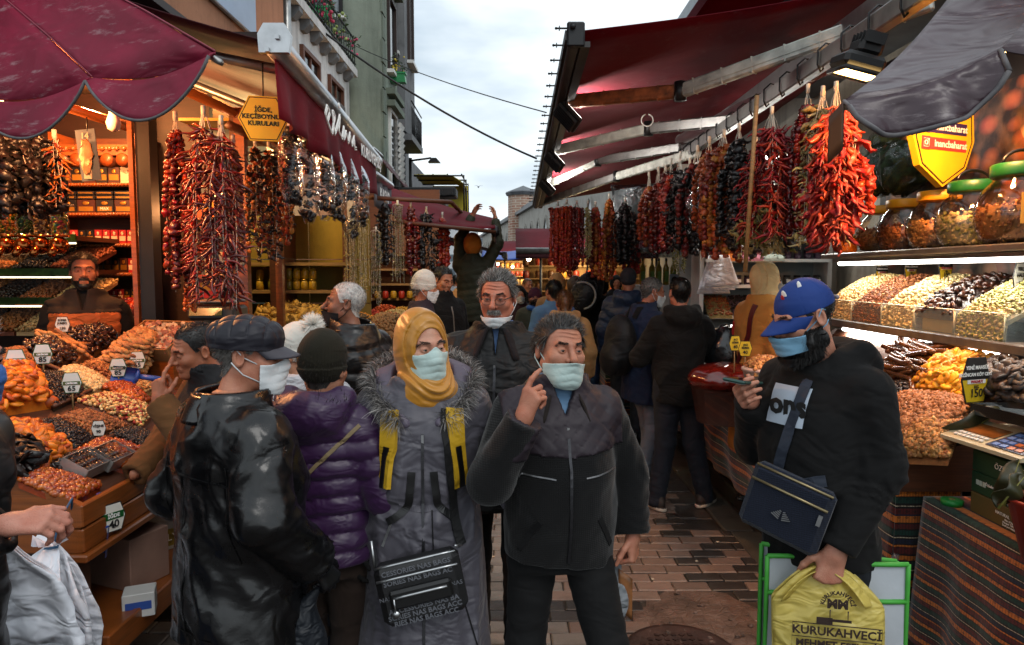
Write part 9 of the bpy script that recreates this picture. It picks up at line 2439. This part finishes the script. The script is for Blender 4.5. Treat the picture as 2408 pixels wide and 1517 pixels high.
 B = person('stocky man from behind in plain black hoodie and white soled shoes',l,h,radians(183),1,'#a8705a',.98,1.05,.02,seed=25,arms={'R': ((-.30,-.04,1.14),(-.24,-.30,1.12)),'L': ((.30,-.08,1.12),(.16,-.30,1.1))},legs={'L': ((.09,0,.49),(.16,.03,.085),.35),'R': ((-.12,0,.49),(-.22,-.02,.085),-.75)},garments=[J('hoodie',K_hood,th=.024,hem=.80,collar='hood',fold=.008,h=.011)],trousers=T(K_djean,w=1.08),shoes=dict(mat=mat('brown trainer','#2a211c',.7),sole=S_wht),hair=dict(mat=[H_black],thick=.005,len=.01,n=2500))
 (l,h) = at_(1520,652,5.6)
 B = person('grey haired masked man in navy jacket with a black backpack',l,h,radians(112),1,'#a3684e',1.05,1.1,seed=27,hyaw=radians(-12),hpitch=radians(14),hoff=(0,-.05,-.01),arms={'R': ((-.27,-.03,1.14),(-.2,-.28,1.18)),'L': ((.25,-.06,1.12),(.12,-.3,1.16))},legs={'R': ((-.09,-.03,.49),(-.09,.08,.085),0),'L': ((.09,-.10,.5),(.09,-.12,.085),0)},garments=[J('jacket',K_ny,th=.032,hem=.70,collar='stand',fold=.008,h=.011)],trousers=T(K_jean),shoes=SH,hair=dict(mat=[H_grey,H_salt],thick=.007,len=.016,n=2200),mask=mk(M_mask_w))
 bp = thing('backpack','bulging black backpack on the navy jacketed man','backpack',(l[0],l[1],0),radians(112)); V,F = nets(lambda Q: smin(ell(Q,(0,.24,1.16),(.17,.12,.25)),ell(Q,(0,.33,1.05),(.13,.07,.14)),.03) + .006 * wob(Q,24,3),(-.25,.05,.8),(.25,.48,1.5),.014); obj_np('pack_body',V,F,cloth('black pack nylon','#0c0c0e',.6),bp)
 for s in (-1,1): sb,_,_ = strap_over(B.g['jacket'][0],[(s * .13,.3,1.38),(s * .14,.0,1.6),(s * .14,-.4,1.25),(s * .20,-.2,1.02)],.05,.008,None if 0 else None); sb.build('shoulder_strap',K_blk,bp)
 def simple(lab,px,top,d,yaw,gm,tm_,hairm_=None,hat=None,lod=2,jk=None,mask=None,base=0,post=None,**k):
  (l,h) = at_(px,top,d); B = person(lab,l,h - base,radians(yaw),lod,k.pop('skin','#a8745a'),seed=int(px) % 50,base=base,garments=[J('coat',gm,**(jk or dict(th=.032,hem=.7,collar='stand')))],trousers=T(tm_),shoes=SH,hair=dict(mat=[hairm_],thick=.010,n=0 if lod == 2 else 1500) if hairm_ else None,mask=mk(mask) if mask else None,**k)
  if hat: hat(B)
  if post: post(B)
  return B
 hood_t = lambda m: (lambda B: gear(B,'hood',lambda Q: np.maximum(ell(Q,(0,.03,.0),(.115,.125,.15)) + .006 * wob(Q,40,2),-ell(Q,(0,-.13,0),(.07,.08,.09))),m,(-.2,-.2,-.2),(.2,.22,.2)))
 simple('person in white knit hat and mask in plum jacket near spice stall',995,645,5.6,98,K_pd,K_trou,H_grey,lambda B: beanie(B,K_whk,-.02,None,True,.02),1,None,M_mask_w,hpitch=.15)
 B = simple('young man in black zipped jacket looking down beside the white hat',1042,630,6.3,42,K_hood,K_djean,H_black,None,1,None,None,hpitch=.3); zipper(B,'coat',.8,1.38 * B.s,.0,.012,M_metal,False)
 simple('man in quilted olive vest and orange hood reaching up to the awning',1112,552,8.0,165,cloth('olive quilt','#2a2c1e',.7),K_trou,None,hood_t(cloth('orange hood','#b0651c',.8)),1,dict(th=.022,hem=.72,quilt=(.08,.007),collar='stand'),None,.43,arms={'R': ((-.30,-.05,1.62),(-.24,-.14,1.90)),'L': ((.2,-.1,1.68),(.06,-.16,1.95))})
 mb = MB()
 for z in (.06,.2,.34): mb.box((-.49,8.0,z + .02),(.5,.36,.09))
 for x in (-.73,-.25):
  for y in (7.84,8.16): mb.box((x,y,.2),(.03,.03,.40))
 mb.box((-.49,8.0,.415),(.5,.36,.02)); o = mb.build('wooden_crate',M_woodlt); tag(o,'wooden crate under the feet of the reaching man','crate')
 simple('woman in beige headscarf and camel coat among the spice shelves',1800,620,4.75,105,cloth('camel coat','#9a6a30',.85),K_trou,None,lambda B: hijab(B,K_bei),1,dict(th=.036,hem=.4,flare=.04,collar='stand',waist=.012),mat('grey mask','#5a5a5a'),.11,post=lambda B: strap_over(B.g['coat'][0],[(-.08,.35,1.42),(-.05,.45,1.2),(.14,.4,.9)],.045,.005,(0,-1,0))[0].build('wine_strap',mat('wine leather','#4a1218',.4),B.g['coat'][1]))
 simple('person in dark speckled knit hat and navy puffer',1478,634,7.0,160,K_npuf,K_djean,None,lambda B: beanie(B,cloth('speckled knit','#2c2e33',.9),-.05),1,dict(th=.044,hem=.72,quilt=(.1,.012),collar='hood'))
 simple('man in black hooded top with a duffle bag on his shoulder',1415,655,8.0,178,K_hood,K_bjean,H_black,None,1,dict(th=.032,hem=.82,collar='hood'))
 db = thing('duffle_bag','dark grey duffle bag with pale handles on a man’s back','bag',tuple(P(1378,690,7.7))); V,F = nets(lambda Q: np.abs(ell(Q,(0,0,0),(.16,.15,.27),rotm(0,.5,0))) - .01 + .006 * wob(Q,20,3),(-.3,-.25,-.35),(.3,.25,.35),.016); obj_np('bag_body',V,F,cloth('grey black nylon','#17181b',.5),db); mb = MB(); mb.tube([(-.06 + .15 * sin(a),-.16,.15 * cos(a) - .02) for a in np.linspace(-.4,3.0,12)],.012,6); mb.tube([(.0,-.05,.22),(.02,0,.36),(.08,.05,.3)],.012,5); mb.build('handle',mat('pale handle','#8a8a88',.5),db)
 simple('person in navy parka with brown fur hood',1352,652,9.0,176,K_npuf,K_djean,None,hood_t(hairm('brown fur','#4a3c2c')),2)
 simple('person in tan hooded coat from behind under the red peppers',1310,646,8.2,165,K_tan,K_djean,None,hood_t(K_tan),1)
 simple('dark haired person in blue denim jacket from behind',1302,660,7.0,200,K_den,K_djean,H_black,None,1)
 simple('girl with long brown ponytail in brown hooded coat',1328,684,6.2,180,K_tan,K_djean,H_blond,None,1,dict(th=.034,hem=.6,collar='hood'),post=lambda B: gear(B,'ponytail',lambda Q: capd(Q,(0,.09,.04),(0,.115,-.22),.045,.028) + .006 * wob(Q,60,4),H_blond,(-.1,0,-.3),(.1,.22,.15)))
 simple('child sized woman in plum hat and blue scarf walking towards us',1258,680,8.4,0,K_oli,K_djean,None,lambda B: (beanie(B,cloth('plum knit','#4a2030',.9),.0),gear(B,'blue_scarf',lambda Q: ell(Q,(0,-.01,-.13),(.12,.12,.06)) + .006 * wob(Q,40,2),cloth('blue scarf','#3a68a8',.7),(-.2,-.2,-.25),(.2,.2,.0))),2,None,M_mask_k)
 simple('woman with auburn hair in black zipped jacket looking aside',1240,655,10.5,30,K_blk,K_djean,H_blond,None,2); simple('person in dark hood and white mask farther up the street',1222,676,9.6,8,cloth('plum coat','#2c1a24',.8),K_djean,None,hood_t(K_blk),2,None,M_mask_w)
 simple('dark haired man half hidden behind the moustached man',1205,648,12,20,K_tan,K_djean,H_black,None,2); simple('stall keeper in dark hood behind the far counter',1449,650,11.5,0,K_blk,K_djean,None,hood_t(K_blk),2); simple('shopkeeper in front of the glowing far stall',1195,646,17,180,K_npuf,K_djean,H_black,None,2)
 for i,(px,d,yw,m,lab) in enumerate(((1083,10.5,175,K_tan,'brown coated passer by behind the reaching man'),(1072,13,185,K_wht,'pale coated walker far up the street'),(1094,17,170,K_npuf,'navy coated walker far up the street'),(1150,20,182,K_blk,'small dark figure at the street’s end'),(1168,14,10,K_oli,'olive coated walker behind the moustached man'))): simple(lab,px,646,d,yw,m,K_djean,[H_black,H_dark,H_grey][i % 3],None,2)
 return FM,W,CM,LM
FM,WM,CM,LM = people()
# ------------------------------------------------------------------ what they carry
def wpt(B,p): return np.array(B.root.matrix_basis @ Vector(tuple(p)))
def carried():
 # cross body bag of the woman
 B = WM; fn,o = B.g['parka']; Rz = np.array(B.root.matrix_basis.to_3x3())
 bag = thing('handbag','black crossbody handbag printed all over with grey words','handbag',tuple(wpt(B,(0,0,0))),B.root.rotation_euler.z)
 c,n = project(fn,(-.005,-.6,.79 * B.s),(0,1,0)); c = c + np.array([0,-.05,0]); Rb = rotm(0,-.20,0); Mb = mat('black coated canvas','#131315',.5,.2,60,0,.1,200)
 mb = MB(); mb.box((0,0,0),(.275,.075,.205),None,0,.022); mb.v = [v @ Rb.T + c for v in mb.v]; mb.build('bag_body',Mb,bag)
 mb = MB(); mb.box((0,-.045,-.005),(.20,.02,.062),None,0,.008); mb.v = [v @ Rb.T + c for v in mb.v]; mb.build('front_pocket',mat('smooth black leather','#0d0d0e',.4),bag)
 for (z,y,a,b_) in ((.098,-.02,-.13,.13),(.006,-.057,-.085,.085),(.062,-.040,-.13,.13)): mb = MB(); mb.tube([Rb @ np.array([q,y,z]) + c for q in np.linspace(a,b_,6)],.0045,6); mb.build('zip',M_alu,bag)
 G_ = mat('grey woven print','#5a5c62',.6,0); Rt = Rb @ frame_R((1,0,0),(0,0,1))
 for k,z in enumerate((.080,.048,-.045,-.066,-.087)): text(['CESSORIES NAS BAGS','SORIES NAS BAGS AC','ACCESSORIES NAS BA','SORIES NAS BAGS ACC','RIES NAS BAGS ACC'][k],.023,Rb @ np.array([0,-.0385,z]) + c,bag,G_,Rt,bold=.0005)
 for s in (-.115,.115): text('NAS',.020,Rb @ np.array([s,-.0385,.0]) + c,bag,G_,Rt)
 mb = MB(); mb.lathe([(.012,-.002),(.012,.002)],12,Rb @ np.array([-.088,-.062,-.045]) + c,0,rotm(pi / 2,0,0)); mb.tube([Rb @ np.array(q) + c for q in ((-.085,-.062,.006),(-.088,-.063,-.035))],.003,5); mb.build('charm',M_alu,bag)
 e0,e1 = Rb @ np.array([.132,0,.105]) + c,Rb @ np.array([-.132,0,.09]) + c
 sb,Pp,N = strap_over(fn,[(.075,-.4,1.38 * B.s),(.085,-.5,1.2 * B.s),(.10,-.5,1.0 * B.s),(.125,-.5,.90 * B.s)],.034,.004,(0,1,0),.006); sb.build('strap',cloth('black webbing','#0d0d0e',.7,500),bag); mb = MB(); mb.tube([Pp[-1],e0],.005,6); mb.tube([e1,e1 + np.array([-.012,.01,.09])],.005,6); mb.build('clasp',M_alu,bag)
 # yellow rucksack straps and pack
 rk = thing('rucksack','rucksack with yellow and black shoulder straps on the woman’s back','rucksack',tuple(wpt(B,(0,0,0))),B.root.rotation_euler.z)
 V,F = nets(lambda Q: ell(Q,(0,.25,1.12),(.14,.09,.21)) + .004 * wob(Q,24,3),(-.2,.1,.85),(.2,.4,1.4),.014); obj_np('pack',V,F,cloth('yellow pack cloth','#b08a1c',.6),rk)
 for s in (-1,1):
  q = [(s * .105,-.25,1.40 * B.s),(s * .108,-.5,1.32 * B.s),(s * .115,-.5,1.24 * B.s),(s * .122,-.5,1.17 * B.s)]
  sb,Pp,N = strap_over(fn,q,.062,.016,(0,1,-.15),.0); so = sb.build('shoulder_strap',cloth('yellow strap cloth','#b9921f',.55,300),rk); m2 = MB(); ribbon(m2,Pp[8:] + N[8:] * .016,N[8:],.022,.004); m2.build('webbing',M_blackpl,so)
  sb,Pp,N = strap_over(fn,[(s * .122,-.5,1.17 * B.s),(s * .14,-.45,1.06 * B.s),(s * .17,-.2,.99 * B.s)],.026,.005,None); sb.build('lower_webbing',M_blackpl,rk)
 # cap man: phone, messenger bag, carrier bag, tote
 B = CM; w,R = B.handR; ph = thing('phone','smartphone in dark green case held by the man in the cap','phone',tuple(wpt(B,(0,0,0))),B.root.rotation_euler.z)
 pc = w + R @ np.array([-.035,.11,-.040]); mb = MB(); Rp = R @ rotm(.15,.9,0); mb.box((0,0,0),(.074,.150,.010),None,0,.004); mb.v = [v @ Rp.T + pc for v in mb.v]; mb.build('case',mat('dark green case','#14403a',.5),ph); mb = MB(); mb.box((0,0,-.0056),(.066,.14,.002)); mb.box((0,0,.0056),(.066,.14,.002)); mb.v = [v @ Rp.T + pc for v in mb.v]; mb.build('screen',mat('phone glass','#0b0c0f',.05,0,spec=.9),ph)
 fn,o = B.g['hoodie']; c,n = project(fn,(.03,-.6,1.02 * B.s),(0,1,0)); c = c + n * .035
 mg = thing('messenger_bag','small navy messenger bag with silver emblem across the hoodie','bag',tuple(wpt(B,(0,0,0))),B.root.rotation_euler.z)
 nx = np.cross((0,0,1),n); Rn = frame_R(nx,(.0,0,1)) @ rotm(0,0,-.28); mw = lambda m: [v @ Rn.T + c for v in m.v]
 mb = MB(); mb.box((0,0,0),(.25,.215,.055),None,0,.018); mb.v = mw(mb); mb.build('bag_body',ribbed('navy ribbed leather','#10141f','#1c2334'),mg)
 for (y,z) in ((.10,.02),(.055,.030)): mb = MB(); mb.tube([(-.118,y,z),(.118,y,z)],.0045,6); mb.v = mw(mb); mb.build('zip',mat('pale gold zip','#8a7c5c',.35,.1,60,.7),mg)
 mb = MB()
 for k in range(5): 
  for s in (-1,1): mb.box((s * (.004 + .0035 * (5 - k)) * .8,-.018 + .0055 * (k - 2),.031),(.0035 * (5.4 - k) * 1.4,.0028,.003),rotm(0,0,s * .35))
 mb.v = mw(mb); mb.build('emblem',M_alu,mg); mb = MB(); mb.box((.105,.02,.034),(.012,.035,.003)); mb.v = mw(mb); mb.build('zip_pull',M_alu,mg)
 sb,_,_ = strap_over(fn,[(.10,-.5,1.06 * B.s),(.15,-.35,1.09 * B.s),(.18,-.2,1.11 * B.s)],.035,.004,None,.004); sb.build('strap',cloth('slate webbing','#262c38'),mg)
 w,R = B.handL; g = wpt(B,w + R @ np.array([0,.085,-.03]))
 yb = thing('carrier_bag','yellow plastic carrier bag with brown coffee shop print in the man’s fist','carrier bag',tuple(g),radians(-12))
 My = cloth('thin yellow film','#e2cf70',.3,0,.4,12,0,.06,.5,transl=.4); Mbn = mat('dark brown print','#2c1c14',.6,0)
 for k,(dy,sg) in enumerate(((-.035,1),(.035,-1))):
  def yf(u,v,dy=dy,sg=sg):
   wd = .035 + (.16 - .035) * min(1,v * 4) ** .7; dp = .012 + .045 * min(1,v * 2) * (1 - (2 * u - 1) ** 2)
   return ((u - .5) * 2 * wd + .02 * v,-sg * dp - .006 * sin(u * 23 + k) * (1 - v) ** 3 - .006 * sin(u * 11 + v * 9),.03 - .44 * v + .05 * abs(2 * u - 1) ** 2 * (v < .3) * 0)
  thick(yf,26,26,.0015).build('side',My,yb)
 for s in (-1,1): thick(lambda u,v: (s * (.03 + .09 * v) + .03 * (u - .5),-.045 + .03 * u,.02 - .10 * v + .05 * v * (1 - v)),6,8,.002).build('handle',My,yb)
 R0 = frame_R((1,0,0),(0,0,1)); y0 = -.070
 text('KURUKAHVECİ',.036,(.02,y0,-.150),yb,Mbn,R0,bold=.001); text('MEHMET EFENDİ',.030,(.02,y0,-.190),yb,Mbn,R0,bold=.001)
 mb = MB(); mb.tube([(.02 + a,y0,z) for a,z in ((-.125,-.127),(.125,-.127),(.125,-.21),(-.125,-.21))],.0018,4,closed=True); mb.tube([(-.105,y0,-.17),(.145,y0,-.17)],.0015,4); mb.build('printed_frame',Mbn,yb)
 for k,ch in enumerate('KURUKAHVECİ'): a = pi - (k + .5) * pi / 11; text(ch,.017,(.02 + .042 * cos(a),y0,-.065 + .038 * sin(a)),yb,Mbn,R0 @ rotm(0,0,a - pi / 2),bold=.0006)
 text('MM',.038,(.02,y0,-.062),yb,Mbn,R0,bold=.002); mb = MB(); mb.tube([(.0,y0,-.08),(.0,y0,-.11),(.05,y0,-.11),(.05,y0,-.08)],.002,4); mb.box((-.015,y0,-.115),(.045,.002,.02)); mb.box((.03,y0,-.112),(.06,.002,.008)); mb.build('cup_print',Mbn,yb)
 tb = thing('tote_bag','white shopping tote with bright green edging behind the yellow bag','tote bag',tuple(g + np.array([.06,.055,.0])),radians(-10)); Mt = mat('glossy white woven','#aeb4ba',.35,.08,6,0,.2,14); Mgn = mat('bright green binding','#3f9a35',.6,.08)
 for k,(dy,tl) in enumerate(((0,.0),(.09,-.03))):
  mb = MB(); mb.grid(lambda u,v: (-.21 + .42 * u,dy + .012 * sin(u * 7 + k) + .06 * v * (1 if k else -1) * .2,.02 + tl * u - .40 * v),12,10); mb.build('panel',Mt,tb)
  mb = MB()
  for pts in ([(-.21,.02),(.21,.02 + tl)],[(-.21,.02),(-.21,-.38)],[(.21,.02 + tl),(.21,-.38)],[(-.21,-.10),(.21,-.10)]): mb.tube([(x,dy - .004 + .012 * sin((x + .21) / .42 * 7 + k),z) for x,z in [(pts[0][0] + (pts[1][0] - pts[0][0]) * t,pts[0][1] + (pts[1][1] - pts[0][1]) * t) for t in np.linspace(0,1,8)]],.008,5)
  mb.build('green_edging',Mgn,tb)
 # front man: knotted bag
 w,R = FM.handL; g = wpt(FM,w + R @ np.array([0,.09,-.03])); fb = thing('plastic_bag','knotted white plastic bag with printed corner carried by the man in ribbed jacket','plastic bag',tuple(g + np.array([-.05,.05,-.02])))
 V,F = nets(lambda Q: smin(ell(Q,(0,0,-.15),(.075,.06,.095)),capd(Q,(0,0,-.07),(.03,-.02,.0),.03,.012),.05) + .006 * np.sin(np.arctan2(Q[:,0],Q[:,1]) * 9 + wob(Q,30,2) * 2) * np.clip((Q[:,2] + .2) / .12,0,1),(-.15,-.13,-.3),(.15,.13,.06),.007); obj_np('bag',V,F,cloth('greyish white film','#9aa0a6',.35,0,.5,14,0,.06,.5,transl=.3),fb)
 thick(lambda u,v: (-.02 - .06 * u + .02 * v,-.02 + .02 * sin(u * 6),-.03 + .05 * v - .04 * u),6,5,.002).build('printed_corner',mat('printed film','#b8806a',.4,.5,30),fb); thick(lambda u,v: (.03 + .05 * u,-.03,-.02 - .15 * v - .04 * u),5,6,.002).build('printed_corner',mat('brown printed film','#8a5a34',.4,.5,24),fb)
 # leather man: dark bag
 w,R = LM.handR; g = wpt(LM,w + R @ np.array([0,.09,-.03])); lb = thing('shoulder_bag','crumpled dark grey bag with a checked strap held at the leather coat','bag',tuple(g + np.array([-.07,-.02,-.12]))); V,F = nets(lambda Q: smin(ell(Q,(0,0,-.06),(.075,.055,.11)),capd(Q,(0,0,.04),(.05,.0,.11),.03,.012),.05) + .007 * wob(Q,40,6),(-.15,-.12,-.22),(.15,.12,.16),.007); obj_np('bag',V,F,cloth('dark slate nylon','#15191f',.5,0,.4,14),lb); mb = MB(); mb.lathe([(.014,-.01),(.018,.01)],10,(.01,-.03,-.16)); mb.build('toggle',M_blackpl,lb)
 mb = MB()
 for k in range(4): mb.tube([(-.17 + .012 * k,-.03,.00 - .02 * k),(-.06 + .01 * k,-.05,.07 - .02 * k)],.004,4)
 mb.build('checked_strap',mat('pale check','#8a8a8c',.6),lb)
carried()
